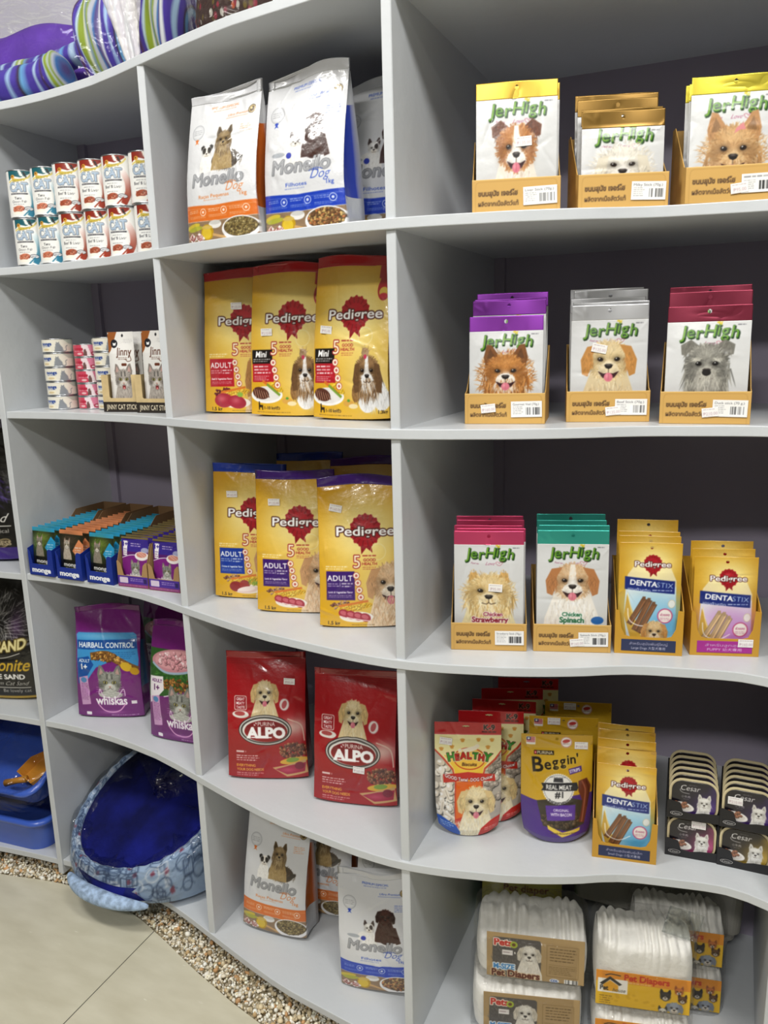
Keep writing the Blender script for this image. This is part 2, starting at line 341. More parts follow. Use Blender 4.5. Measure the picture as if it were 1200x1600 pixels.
# ------------------------------------------------------------------ animals printed on the packs
def animal(c, x, y, s, fur=('#c98a4b', '#b87838', '#dba468'), muz=('#f4ece0', '#ffffff'), ears='drop', ear=None, blaze=False, eye='#1d120b', tongue=True, chest=None, shag=0, seed=5,
           cat=False, patch=None, mask=None, tilt=0, body=True, dens=1.0, headw=1.0, browpatch=None):
    """a head-on portrait: x,y the middle of the head, s half the head's height"""
    f0, f1, f2 = [hx(q) for q in fur]; ear = hx(ear if ear is not None else fur[1]); ch = [hx(q) for q in (chest or fur)]
    hw = s * headw
    if body:
        c.poly([(x - hw * .75, y + s * .4), (x + hw * .75, y + s * .4), (x + hw * 1.25, y + s * 2.0), (x + hw * 1.35, y + s * 3.2), (x - hw * 1.35, y + s * 3.2), (x - hw * 1.25, y + s * 2.0)], ch[0])
        c.fur(x, y + s * 1.9, hw * 1.15, s * 1.2, ch, int(260 * dens), s * .45, s * .06, 90, 25, seed)
    def E(side):
        if ears == 'drop':
            P = [(.45, -.85), (.95, -.75), (1.22, -.1), (1.15, .6), (.9, .72), (.75, .2), (.7, -.35)]
        elif ears == 'fold':
            P = [(.3, -.9), (.75, -1.25), (1.2, -1.0), (1.15, -.55), (.95, -.5), (.8, -.7), (.7, -.5)]
        elif ears == 'prick':
            P = [(.2, -.8), (.62, -1.55), (.85, -1.62), (1.0, -.9), (.9, -.3)]
        elif ears == 'small':
            P = [(.3, -.75), (.55, -1.15), (.8, -1.1), (.88, -.6)]
        else:
            P = [(.55, -.6), (.95, -.5), (1.15, .5), (1.05, 1.3), (.7, 1.2), (.65, .3)]
        pts = [(x + side * px * hw, y + py * s) for px, py in P]; c.poly(pts, ear)
        mx, my = np.mean([p[0] for p in pts]), np.mean([p[1] for p in pts])
        c.fur(mx, my, hw * .22, s * .45, [ear * .8, ear, np.clip(ear * 1.15, 0, 1)], int(50 * dens), s * .3, s * .05, 90, 30, seed + 1)
        if ears == 'prick': c.poly([(x + side * hw * .45, y - s * .85), (x + side * hw * .7, y - s * 1.4), (x + side * hw * .85, y - s * .8)], '#d8a8a0' if cat else ear * .7, .7)
    back = ears in ('prick', 'small', 'fold')
    if back: E(-1); E(1)
    if shag:
        c.fur(x, y + s * .2, hw * 1.05, s * 1.15, [f0, f1, f2, f1 * .85], int(380 * dens), s * .8, s * .06, 90, 22, seed + 2, .85)
    c.ell(x, y - s * .1, hw * .86, s * .92, f0); c.ell(x, y + s * .35, hw * .62, s * .6, f0)
    r = random.Random(seed + 20)                      # a fringe that breaks the outline of the head
    for _ in range(int(150 * dens)):
        t = r.random() * 6.283; px, py = x + hw * .84 * math.cos(t), y + s * (-.06 + .9 * math.sin(t)); d = t + r.uniform(-.5, .5) + (.5 if math.cos(t) > 0 else -.5) * .6; l = s * r.uniform(.08, .2)
        c.line([(px, py), (px + math.cos(d) * l, py + math.sin(d) * l)], s * .045, np.clip(r.choice((f0, f1, f2)) * r.uniform(.85, 1.1), 0, 1), .8)
    c.fur(x, y - s * .1, hw * .8, s * .85, [f0, f1, f2, f1 * .85], int(330 * dens), s * .26, s * .04, -90, 60, seed + 3, .55, True)
    c.blob(x, y - s * .62, hw * .4, s * .22, f2, .55); c.blob(x - hw * .72, y + s * .1, hw * .2, s * .5, f1 * .7, .5); c.blob(x + hw * .72, y + s * .1, hw * .2, s * .5, f1 * .7, .5)
    if patch is not None:
        for (px, py, rx, ry, pc) in patch:
            c.ell(x + px * hw, y + py * s, rx * hw, ry * s, pc); c.fur(x + px * hw, y + py * s, rx * hw, ry * s, [hx(pc) * .85, hx(pc), np.clip(hx(pc) * 1.15, 0, 1)], int(60 * dens), s * .2, s * .05, 90, 60, seed + 9)
    if blaze:
        c.poly([(x - hw * .1, y - s), (x + hw * .1, y - s), (x + hw * .16, y - s * .3), (x + hw * .25, y + s * .1), (x + hw * .5, y + s * .5), (x - hw * .5, y + s * .5), (x - hw * .25, y + s * .1), (x - hw * .16, y - s * .3)], muz[0])
        c.fur(x, y - s * .2, hw * .2, s * .6, [muz[0], f2, muz[1]], int(60 * dens), s * .16, s * .04, -90, 25, seed + 12, .6)
    # muzzle
    m0 = hx(muz[0]); c.ell(x, y + s * .40, hw * .44, s * .38, m0); c.fur(x, y + s * .38, hw * .46, s * .38, [m0, m0 * .9, hx(muz[1])], int(120 * dens), s * .14, s * .035, 90, 60, seed + 13, .6, True)
    c.blob(x, y + s * .1, hw * .2, s * .2, hx(muz[1]), .6); c.blob(x - hw * .3, y + s * .52, hw * .16, s * .14, m0 * .72, .55); c.blob(x + hw * .3, y + s * .52, hw * .16, s * .14, m0 * .72, .55)
    if shag: c.fur(x, y + s * .65, hw * .5, s * .4, [hx(q) for q in muz] + [f2, f1], int(160 * dens), s * .5, s * .05, 90, 30, seed + 4)
    if not back: E(-1); E(1)
    for sd in (-1, 1):
        ex, ey = x + sd * hw * .36, y - s * .12
        if cat:
            c.ell(ex, ey, hw * .2, s * .15, '#2c2a20', 1, sd * -14); c.ell(ex, ey, hw * .165, s * .125, '#b4ab62', 1, sd * -10); c.blob(ex, ey - s * .06, hw * .1, s * .05, '#55501f', .6); c.ell(ex, ey, hw * .07, s * .115, '#101010')
        else:
            c.blob(ex, ey, hw * .2, s * .17, f1 * .42, .75); c.ell(ex, ey, hw * .125, s * .10, '#120c08', 1, sd * -10); c.ell(ex, ey + s * .01, hw * .09, s * .085, hx(eye) * .6 + np.array([.12, .06, .02])); c.ell(ex, ey + s * .01, hw * .055, s * .055, '#0a0705')
        c.ell(ex - hw * .035, ey - s * .045, hw * .03, s * .026, '#ffffff')
    if cat:
        for sd in (-1, 1):
            for k in (-.4, -.15, .1): c.line([(x + sd * hw * (.1 + .18 * abs(k) * 2), y - s * .85), (x + sd * hw * (.14 + .3 * abs(k)), y - s * .4)], s * .06, '#3a3a38', .7)
            for k in (0, 1, 2): c.line([(x + sd * hw * .62, y + s * (.12 + .13 * k)), (x + sd * hw * .95, y + s * (.05 + .16 * k))], s * .05, '#3a3a38', .6)
            for k in (0, 1, 2): c.line([(x + sd * hw * .3, y + s * (.42 + .05 * k)), (x + sd * hw * 1.15, y + s * (.3 + .2 * k))], s * .02, '#ffffff', .8)
        c.poly([(x - hw * .12, y + s * .22), (x + hw * .12, y + s * .22), (x, y + s * .36)], '#c08078')
        c.line([(x, y + s * .36), (x - hw * .18, y + s * .52)], s * .04, '#4a3a38'); c.line([(x, y + s * .36), (x + hw * .18, y + s * .52)], s * .04, '#4a3a38')
        if tongue: c.ell(x, y + s * .66, hw * .2, s * .19, '#7a2c2c'); c.ell(x, y + s * .74, hw * .12, s * .1, '#e08a8a')
        return
    c.poly([(x - hw * .19, y + s * .16), (x - hw * .1, y + s * .1), (x + hw * .1, y + s * .1), (x + hw * .19, y + s * .16), (x + hw * .13, y + s * .3), (x, y + s * .36), (x - hw * .13, y + s * .3)], '#1a1412'); c.blob(x, y + s * .15, hw * .12, s * .05, '#77706c', .8)
    c.line([(x, y + s * .36), (x, y + s * .54)], s * .04, '#3a2a22', .8)
    if tongue:
        c.poly([(x - hw * .46, y + s * .46), (x - hw * .2, y + s * .58), (x, y + s * .54), (x + hw * .2, y + s * .58), (x + hw * .46, y + s * .46), (x + hw * .25, y + s * .80), (x - hw * .25, y + s * .80)], '#34161a'); c.blob(x, y + s * .86, hw * .26, s * .1, m0, .9)
        c.ell(x, y + s * .76, hw * .19, s * .22, '#d9788a'); c.blob(x - hw * .05, y + s * .7, hw * .08, s * .1, '#efa4b0', .8); c.line([(x, y + s * .6), (x, y + s * .9)], s * .025, '#b85a68')
    else:
        c.curve([(x - hw * .3, y + s * .56), (x - hw * .1, y + s * .62), (x, y + s * .54), (x + hw * .1, y + s * .62), (x + hw * .3, y + s * .56)], s * .045, '#3a2a22', .85)
# ------------------------------------------------------------------ the room
M_wall = mat('white_wall_paint', '#e9e9e4', .7, bump=(60, .05, 3))
M_ceil = mat('white_ceiling_paint', '#f0f0ee', .8)
M_shelf = mat('pale_grey_painted_board', '#ccd0d4', .38, coat=.15, bump=(26, .10, 4, (1, 1, 1)))
M_back = mat('lilac_grey_back_board', '#a49cae', .5, bump=(20, .06, 3))
ROOM = (-3.0, 3.4, -4.2, 0.60, 3.10)
def struct(name, mb, m): return tag(obj(name, mb.mesh(name), m), kind='structure')
X0, X1, Y0, Y1, ZC = ROOM
struct('wall_back', MB().box(X0, Y1, -.05, X1, Y1 + .08, ZC), M_wall)
M_far = mat('taupe_wall_paint', '#57534d', .7)
struct('wall_front', MB().box(X0, Y0 - .08, -.05, X1, Y0, ZC), M_far)
struct('wall_left', MB().box(X0 - .08, Y0, -.05, X0, Y1, ZC), M_far)
struct('wall_right', MB().box(X1, Y0, -.05, X1 + .08, Y1, ZC), M_far)
struct('ceiling', MB().box(X0, Y0, ZC, X1, Y1, ZC + .06), M_ceil)
# tiled floor with a curved edge in front of the shelf
def tile_mat():
    m = bpy.data.materials.new('beige_floor_tile'); m.use_nodes = True; nt = m.node_tree; b = nt.nodes['Principled BSDF']; L = nt.links.new
    b.inputs['Roughness'].default_value = .32
    tc = nt.nodes.new('ShaderNodeTexCoord'); n = nt.nodes.new('ShaderNodeTexNoise'); n.inputs['Scale'].default_value = 7; n.inputs['Detail'].default_value = 8
    mp = nt.nodes.new('ShaderNodeMapping'); mp.inputs['Scale'].default_value = (1, 3, 1); L(tc.outputs['Object'], mp.inputs[0]); L(mp.outputs[0], n.inputs['Vector'])
    r = nt.nodes.new('ShaderNodeValToRGB'); r.color_ramp.elements[0].position = .3; r.color_ramp.elements[1].position = .75
    r.color_ramp.elements[0].color = hl('#cbc5ae'); r.color_ramp.elements[1].color = hl('#dcd7c2'); L(n.outputs['Fac'], r.inputs['Fac'])
    n2 = nt.nodes.new('ShaderNodeTexNoise'); n2.inputs['Scale'].default_value = 22; n2.inputs['Detail'].default_value = 4; L(mp.outputs[0], n2.inputs['Vector'])
    r2 = nt.nodes.new('ShaderNodeValToRGB'); r2.color_ramp.elements[0].position = .70; r2.color_ramp.elements[1].position = .76; L(n2.outputs['Fac'], r2.inputs['Fac'])
    mx = nt.nodes.new('ShaderNodeMix'); mx.data_type = 'RGBA'; L(r2.outputs['Color'], mx.inputs[0]); L(r.outputs['Color'], mx.inputs[6]); mx.inputs[7].default_value = hl('#e6e2d2')
    # grout joints every 0.6 m, one of them at x = -0.778
    sp = nt.nodes.new('ShaderNodeSeparateXYZ'); L(tc.outputs['Object'], sp.inputs[0]); last = None
    for ax, off in ((0, .778), (1, .30)):
        a = nt.nodes.new('ShaderNodeMath'); a.operation = 'ADD'; a.inputs[1].default_value = off + 6.0 - .0012 + (0 if ax == 0 else 0); L(sp.outputs[ax], a.inputs[0])
        md = nt.nodes.new('ShaderNodeMath'); md.operation = 'MODULO'; md.inputs[1].default_value = 0.6; L(a.outputs[0], md.inputs[0])
        ab = nt.nodes.new('ShaderNodeMath'); ab.operation = 'LESS_THAN'; ab.inputs[1].default_value = .0024; L(md.outputs[0], ab.inputs[0])
        if last is None: last = ab
        else:
            o = nt.nodes.new('ShaderNodeMath'); o.operation = 'MAXIMUM'; L(last.outputs[0], o.inputs[0]); L(ab.outputs[0], o.inputs[1]); last = o
    m2 = nt.nodes.new('ShaderNodeMix'); m2.data_type = 'RGBA'; L(last.outputs[0], m2.inputs[0]); L(mx.outputs[2], m2.inputs[6]); m2.inputs[7].default_value = hl('#4e4a40')
    L(m2.outputs[2], b.inputs['Base Color']); return m
def spline(pts, n=12):
    p = [pts[0]] + list(pts) + [pts[-1]]; out = []
    for i in range(1, len(p) - 2):
        a, b, c, d = (np.array(q, float) for q in p[i - 1:i + 3])
        for t in np.linspace(0, 1, n, endpoint=i == len(p) - 3): out.append(tuple(.5 * (2 * b + (c - a) * t + (2 * a - 5 * b + 4 * c - d) * t * t + (3 * b - a - 3 * c + d) * t ** 3)))
    return out
EDGE = spline([(X0, .02), (-2.0, .06), (-1.624, .095), (-1.358, .12), (-1.235, .143), (-1.103, .157), (-.891, .137), (-.749, .094), (-.605, .039), (-.522, .011), (-.412, -.024), (-.2, -.075), (0, -.09), (.3, -.03), (.6, .05), (1.0, -.05), (X1, -.05)], 6)
struct('floor', MB().prism([(X0, Y0), (X1, Y0)] + EDGE[::-1], -.04, 0, 'z'), tile_mat())
struct('trim_1', MB().box(X0, -.15, -.05, X1, Y1, -.010), mat('sandy_screed', '#b9ad90', .9, vary=.12, vscale=200))

# ------------------------------------------------------------------ gravel bed between tiles and shelf
def gravel():
    rnd = np.random.default_rng(11); ex = np.array(EDGE)
    t = (1 + 5 ** .5) / 2
    iv = np.array([(-1, t, 0), (1, t, 0), (-1, -t, 0), (1, -t, 0), (0, -1, t), (0, 1, t), (0, -1, -t), (0, 1, -t), (t, 0, -1), (t, 0, 1), (-t, 0, -1), (-t, 0, 1)]); iv = iv / np.linalg.norm(iv[0])
    it = np.array([(0, 11, 5), (0, 5, 1), (0, 1, 7), (0, 7, 10), (0, 10, 11), (1, 5, 9), (5, 11, 4), (11, 10, 2), (10, 7, 6), (7, 1, 8), (3, 9, 4), (3, 4, 2), (3, 2, 6), (3, 6, 8), (3, 8, 9), (4, 9, 5), (2, 4, 11), (6, 2, 10), (8, 6, 7), (9, 8, 1)])
    N = 11000; x = rnd.uniform(-1.75, .1, N); y = np.interp(x, ex[:, 0], ex[:, 1]) + .004 + rnd.uniform(0, 1, N) ** 1.2 * .19
    big = rnd.random(N) < .12; r = np.where(big, rnd.uniform(.0045, .0075, N), rnd.uniform(.0022, .0045, N)); z = np.where(big, rnd.uniform(.0, .012, N), rnd.uniform(-.006, .008, N))
    sc = rnd.uniform(.6, 1.35, (N, 1, 3)) * r[:, None, None]; jit = rnd.uniform(.8, 1.2, (N, 12, 1))
    an = rnd.uniform(0, 6.28, N); c, s = np.cos(an), np.sin(an); P = iv[None] * jit * sc
    V = np.stack([P[..., 0] * c[:, None] - P[..., 1] * s[:, None] + x[:, None], P[..., 0] * s[:, None] + P[..., 1] * c[:, None] + y[:, None], P[..., 2] + z[:, None]], -1)
    pal = np.array([hx(q) for q in ('#e9e4d6', '#f1ece0', '#d9d0bb', '#c7b797', '#b89c72', '#c99c6c', '#a89a82', '#efe6d0', '#d6c6a4', '#75695a')])
    pr = np.array([.22, .24, .15, .12, .04, .03, .03, .12, .05, .0]); k = rnd.choice(len(pal), N, p=pr / pr.sum()); k = np.where(big & (rnd.random(N) < .55), rnd.choice([3, 3, 4, 5, 8], N), k)
    colr = np.clip(pal[k] * rnd.uniform(.95, 1.12, (N, 1)), 0, 1)
    F = (it[None] + (np.arange(N) * 12)[:, None, None]).reshape(-1, 3)
    me = np_mesh('gravel', V.reshape(-1, 3), F, np.repeat(colr, 12, 0))
    tag(obj('gravel', me, mat('pebble_stone', rough=.6, attr=True)), 'strip of cream and tan pebbles between the beige floor tile and the bottom shelf', 'gravel', kind='stuff')
gravel()

# ------------------------------------------------------------------ the wavy shelf
CURVE = [(-2.3, .16), (-1.9, .09), (-1.75, .095), (-1.624, .113), (-1.531, .131), (-1.439, .146), (-1.349, .157), (-1.26, .166), (-1.174, .172), (-1.09, .176), (-1.006, .176), (-0.921, .17), (-0.835, .158), (-0.75, .142), (-0.663, .117), (-0.577, .089), (-0.499, .064), (-0.428, .042), (-0.362, .023), (-0.303, .009), (-0.25, 0.0), (-0.2, -.008), (-0.151, -.016), (-0.105, -.022), (-0.061, -.026), (-0.021, -.027), (0.018, -.025), (0.054, -.02), (0.09, -.014), (0.125, -.006), (0.16, .002), (0.194, .01), (0.228, .021), (0.262, .033), (0.295, .046), (0.329, .061), (0.363, .079), (0.398, .094), (0.434, .104), (0.47, .111), (0.507, .118), (0.544, .125), (0.581, .129), (0.618, .124), (0.654, .112), (0.69, .095), (0.724, .074), (0.757, .051), (.85, .0), (1.0, -.03), (1.25, -.02)]
CX, CY = np.array(CURVE).T
def front(x): return float(np.interp(x, CX, CY))
ZB = [0.0652, 0.5020, 0.9270, 1.3570, 1.7061, 2.0721]
TK = 0.018
DX = [-1.735, -1.1645, -0.578, 0.002, 0.672, 1.23]      # middles of the dividers
YB = [.525, .525, .525, .58, .58]                    # the back of each bay
shelf = thing('display_shelf', 'tall pale grey wavy-fronted shelf unit filled with pet food, against the wall', 'shelf', (0, 0, 0))
def bevel_board(x0, x1, z, yb):
    xs = np.arange(x0, x1, .012); xs = np.append(xs[xs < x1 - .004], x1); b = .0016; rings = []
    for x in xs:
        f = front(x)
        rings.append([(x, yb, z), (x, f + b, z), (x, f + .3 * b, z - .3 * b), (x, f, z - b), (x, f, z - TK + b), (x, f + .3 * b, z - TK + .3 * b), (x, f + b, z - TK), (x, yb, z - TK)])
    return MB().loft(rings, cap=True, smooth=False).mesh('shelf_board')
for z in ZB:
    obj('shelf_board', bevel_board(-1.155, 1.24, z, .59), M_shelf, shelf)
    obj('shelf_board', bevel_board(-2.0, -1.174, z - .002, .59), M_shelf, shelf)
for i, x in enumerate(DX):
    ins = .006 if i != 1 else -.004
    f = min(front(x - .009), front(x + .009)) + ins; b = .0014
    z1 = ZB[5] - TK if i != 1 else ZB[5] - TK
    pts = [(x - .009, .585), (x - .009, f + b), (x - .009 + b, f), (x + .009 - b, f), (x + .009, f + b), (x + .009, .585)]
    obj('divider_panel', MB().prism(pts, .022 if i == 1 else ZB[0], z1, 'z').mesh('divider_panel'), M_shelf, shelf)
for i in range(5):
    obj('back_panel', MB().box(DX[i] + .009, YB[i], -.0099, DX[i + 1] - .009, .598, ZB[5]).mesh('back_panel'), M_back, shelf)
    if i: obj('corner_batten', MB().box(DX[i] + .009, YB[i] - .012, ZB[0], DX[i] + .034, YB[i] - .0005, ZB[5]-TK).mesh('corner_batten'), M_back, shelf)
obj('toe_kick', MB().box(-2.0, .36, -.0099, 1.24, .38, ZB[0] - TK).mesh('toe_kick'), mat('dark_recess_board', '#55524e', .8), shelf)
# ------------------------------------------------------------------ packs: a closed loft whose dense front carries the print
FILM = lambda: mat('printed_glossy_film', rough=.30, coat=.55, coat_rough=.10, attr=True, bump=(34, .22, 3))
MATTE = lambda: mat('printed_card', rough=.6, attr=True)
SATIN = lambda: mat('printed_satin_film', rough=.36, coat=.25, coat_rough=.15, attr=True, bump=(30, .14, 3))
def wrinkles(seed, w, h, n, amp, top=.5, radial=False):
    r = random.Random(seed); L = []
    for _ in range(n):
        z = h * (1 - r.random() ** 1.6) if r.random() < top else h * r.random()
        L.append((r.uniform(-.5, .5) * w, z, R(r.choice((r.uniform(-40, 40), r.uniform(50, 130)))), r.uniform(.05, .22) * w, r.uniform(.018, .045) * w, r.uniform(-1, 1) * amp))
    def f(x, z):
        d = np.zeros(np.broadcast(x, z).shape)
        for cx, cz, a, la, wa, am in L:
            u = (x - cx) * math.cos(a) + (z - cz) * math.sin(a); v = -(x - cx) * math.sin(a) + (z - cz) * math.cos(a)
            d += am * np.exp(-(u / la) ** 2 - (v / wa) ** 2)
        return d
    return f
class Shape:
    """a pack standing on z=0, front towards -y. T(v) half thickness, e(v) how square the edges are"""
    def __init__(s, w, h, T, e, n=6, seed=0, wr=.0, nwr=16, narrow=None, lift=0.0, topwave=0.0, fold=0.0, dy=None, topdip=None):
        s.w, s.h, s.T, s.e, s.n, s.narrow, s.lift, s.topwave, s.fold, s.dy, s.topdip = w, h, T, e, n, narrow, lift, topwave, fold, dy, topdip
        s.wf = wrinkles(seed, w, h, nwr, wr) if wr else None; s.ph = seed * 1.7
    def pos(s, q, v, side=-1):            # q -1..1 across, v 0..1 up
        hw = s.w / 2 * (1 - (s.narrow(v) if s.narrow else 0)); x = q * hw; z = v * s.h + 0 * q
        T, e = s.T(v), s.e(v)
        y = side * T * (e + (1 - e) * (1 - np.abs(q) ** s.n)) + 0 * q
        if s.wf is not None:
            d = s.wf(x * (1 if side < 0 else -1), z) * np.clip(np.minimum(v / .05, 1), 0, 1)
            y = y + d * (1 if side < 0 else -.5) * (1 - .7 * np.clip((v - .93) / .07, 0, 1))
        if s.topwave: y = y + s.topwave * np.sin(q * 3.1 + s.ph) * np.clip((v - .8) / .2, 0, 1) ** 1.5
        if s.dy: y = y + s.dy(v)
        if s.lift: z = z + s.lift * np.abs(q) ** 2.2 * np.clip(1 - v / .25, 0, 1) ** 2
        if s.topdip: z = z + s.topdip(q) * np.clip((v - .7) / .3, 0, 1) ** 2
        return np.stack(np.broadcast_arrays(x, y, z), -1)
    def front_y(s, x, z):
        v = np.array(z / s.h); hw = s.w / 2 * (1 - (s.narrow(v) if s.narrow else 0)); return float(s.pos(np.array(x / hw), v)[..., 1])
    def mesh(s, name, v0, v1, nx, ny, cv=None, base=None, side=None, back=None, ns=4, hole=None, nb=10):
        if hole: nb = nx
        v = np.linspace(v0, v1, ny + 1)[:, None]; qf = np.linspace(-1, 1, nx + 1)[None]; qb = np.linspace(1, -1, nb + 1)[None]
        Fp = s.pos(qf, v, -1); Bp = s.pos(qb, v, 1); t = (np.arange(1, ns + 1) / (ns + 1))[None, :, None]
        def sd(a, b, sg):
            P = a[:, None] * (1 - t) + b[:, None] * t
            if s.fold: P[..., 0] -= sg * s.fold * np.clip(v / .3, .25, 1) * np.sin(np.pi * t[..., 0]) ** 1.0
            return P
        P = np.concatenate([Fp, sd(Fp[:, -1], Bp[:, 0], 1), Bp, sd(Bp[:, -1], Fp[:, 0], -1)], 1); m = P.shape[1]
        C = np.empty(P.shape); vv = (v - v0) / (v1 - v0); bs = hx(base if base is not None else '#ffffff')
        C[:] = bs
        if cv is not None: C[:, :nx + 1] = cv.sample((qf + 1) / 2 + 0 * v, 1 - vv + 0 * qf)
        for blk in ((nx + 1, nx + 1 + ns), (nx + 2 + ns + nb, m)):
            if side is not None: C[:, blk[0]:blk[1]] = np.array([hx(side(float(a))) if callable(side) else hx(side) for a in vv[:, 0]])[:, None]
        if back is not None: C[:, nx + 1 + ns:nx + 2 + ns + nb] = hx(back)
        i = np.arange(m); j = np.arange(ny)[:, None] * m; F = np.stack([j + i, j + (i + 1) % m, j + m + (i + 1) % m, j + m + i], -1)
        keep = np.ones(F.shape[:2], bool)
        if hole:
            for (hxx, hz, hr, hr2) in hole:
                cen = (P[:-1, :] + P[1:, :]) / 2; cen = (cen + np.roll(cen, -1, 1)) / 2
                keep &= ~((((cen[..., 0] - hxx) / hr) ** 2 + ((cen[..., 2] - hz) / hr2) ** 2 < 1) & (np.abs(cen[..., 0]) < s.w * .45))
        F = F[keep]
        return np_mesh(name, P.reshape(-1, 3), F, C.reshape(-1, 3), True, [list(range(m - 1, -1, -1)), list(range(ny * m, ny * m + m))])
def slab(name, w, h, th, cv=None, base='#ffffff', y=0.0, cell=.0010):
    s = Shape(w, h, lambda v: th / 2 + 0 * v, lambda v: 1.0 + 0 * v); s.dy = lambda v: y + 0 * v
    nx, ny = (max(2, cv.nx // 2), max(2, cv.ny // 2)) if cv else (max(2, int(w / cell)), max(2, int(h / cell)))
    me = s.mesh(name, 0, 1, nx, ny, cv, base=base, side=base, back=base, ns=1, nb=1)
    return me
_ST = {}
def sticker_mesh(kind=0):
    if kind in _ST: return _ST[kind]
    c = Cv(28, 16, 2.4, '#f3f1ee'); c.small(2.5, 2, 26, 1, 1.6, '#8a6f78', .6, seed=kind); c.text(['₱160.00', '₱135.00', '₱210.00', '₱95.00'][kind % 4], 14, 12.5, 5.2, '#b59aa2', .75, bold=.01); c.small(3, 13.6, 20, 1, 1.1, '#9a8a8e', .5, seed=kind + 3)
    _ST[kind] = slab('price_sticker', .026, .015, .0005, c); return _ST[kind]
def sticker(parent, sh, x, z, rot=0, kind=0, off=.0012):
    o = obj('price_sticker', sticker_mesh(kind), MATTE(), parent, (x, sh.front_y(x, z) - off, z), (0, rot, 0)); return o
def cvs(W, w, h, cell, bg):      # canvas W units wide for a front of w x h metres, two pixels per cell
    k = 2 * round(w / (cell * .88)) / W; return Cv(W, W * h / w, k, bg)

# ---------------------------------------------------------------- pedigree bags
def pedigree_logo(c, x, y, r, tw):
    c.blob(x, y, r * 2.6, r * 2.2, '#fff3b0', .85, 2.2)
    P = [(x + r * (1 + .06 * math.cos(16 * a)) * math.cos(a), y + r * .98 * (1 + .06 * math.cos(16 * a)) * math.sin(a)) for a in np.linspace(0, 2 * np.pi, 200, endpoint=False)]
    c.poly([(x - r * .35, y + r * .7), (x + r * .35, y + r * .7), (x + r * .45, y + r * 1.35), (x + r * .05, y + r * 1.05), (x - r * .28, y + r * 1.45)], '#8e1620')
    c.poly(P, '#a51722')
    for a in np.linspace(0, 2 * np.pi, 16, endpoint=False): c.line([(x + r * .62 * math.cos(a + .2), y + r * .6 * math.sin(a + .2)), (x + r * .97 * math.cos(a + .2), y + r * .95 * math.sin(a + .2))], r * .07, '#7c0f18', .8)
    c.ell(x, y, r * .62, r * .6, '#b01c28')
    c.text('Pedigree', x, y + tw * .08, tw * .15, '#ffffff', fit=tw, bold=.02, out=[(tw * .018, '#4a1c14')])
def five_signs(c, x, y, col='#a3242b'):
    c.text('5', x, y + 8, 15, '#fff4cf', bold=.0, out=(1.1, col))
    c.small(x + 7, y - 6.5, x + 24, 1, 2.0, col, .9, ragged=.1)
    c.text('GOOD', x + 15.5, y + .6, 3.3, col, bold=.02, fit=15); c.text('HEALTH', x + 15.5, y + 5, 3.3, col, bold=.02, fit=18)
    c.small(x + 7, y + 7, x + 24, 2, 1.2, col, .7)
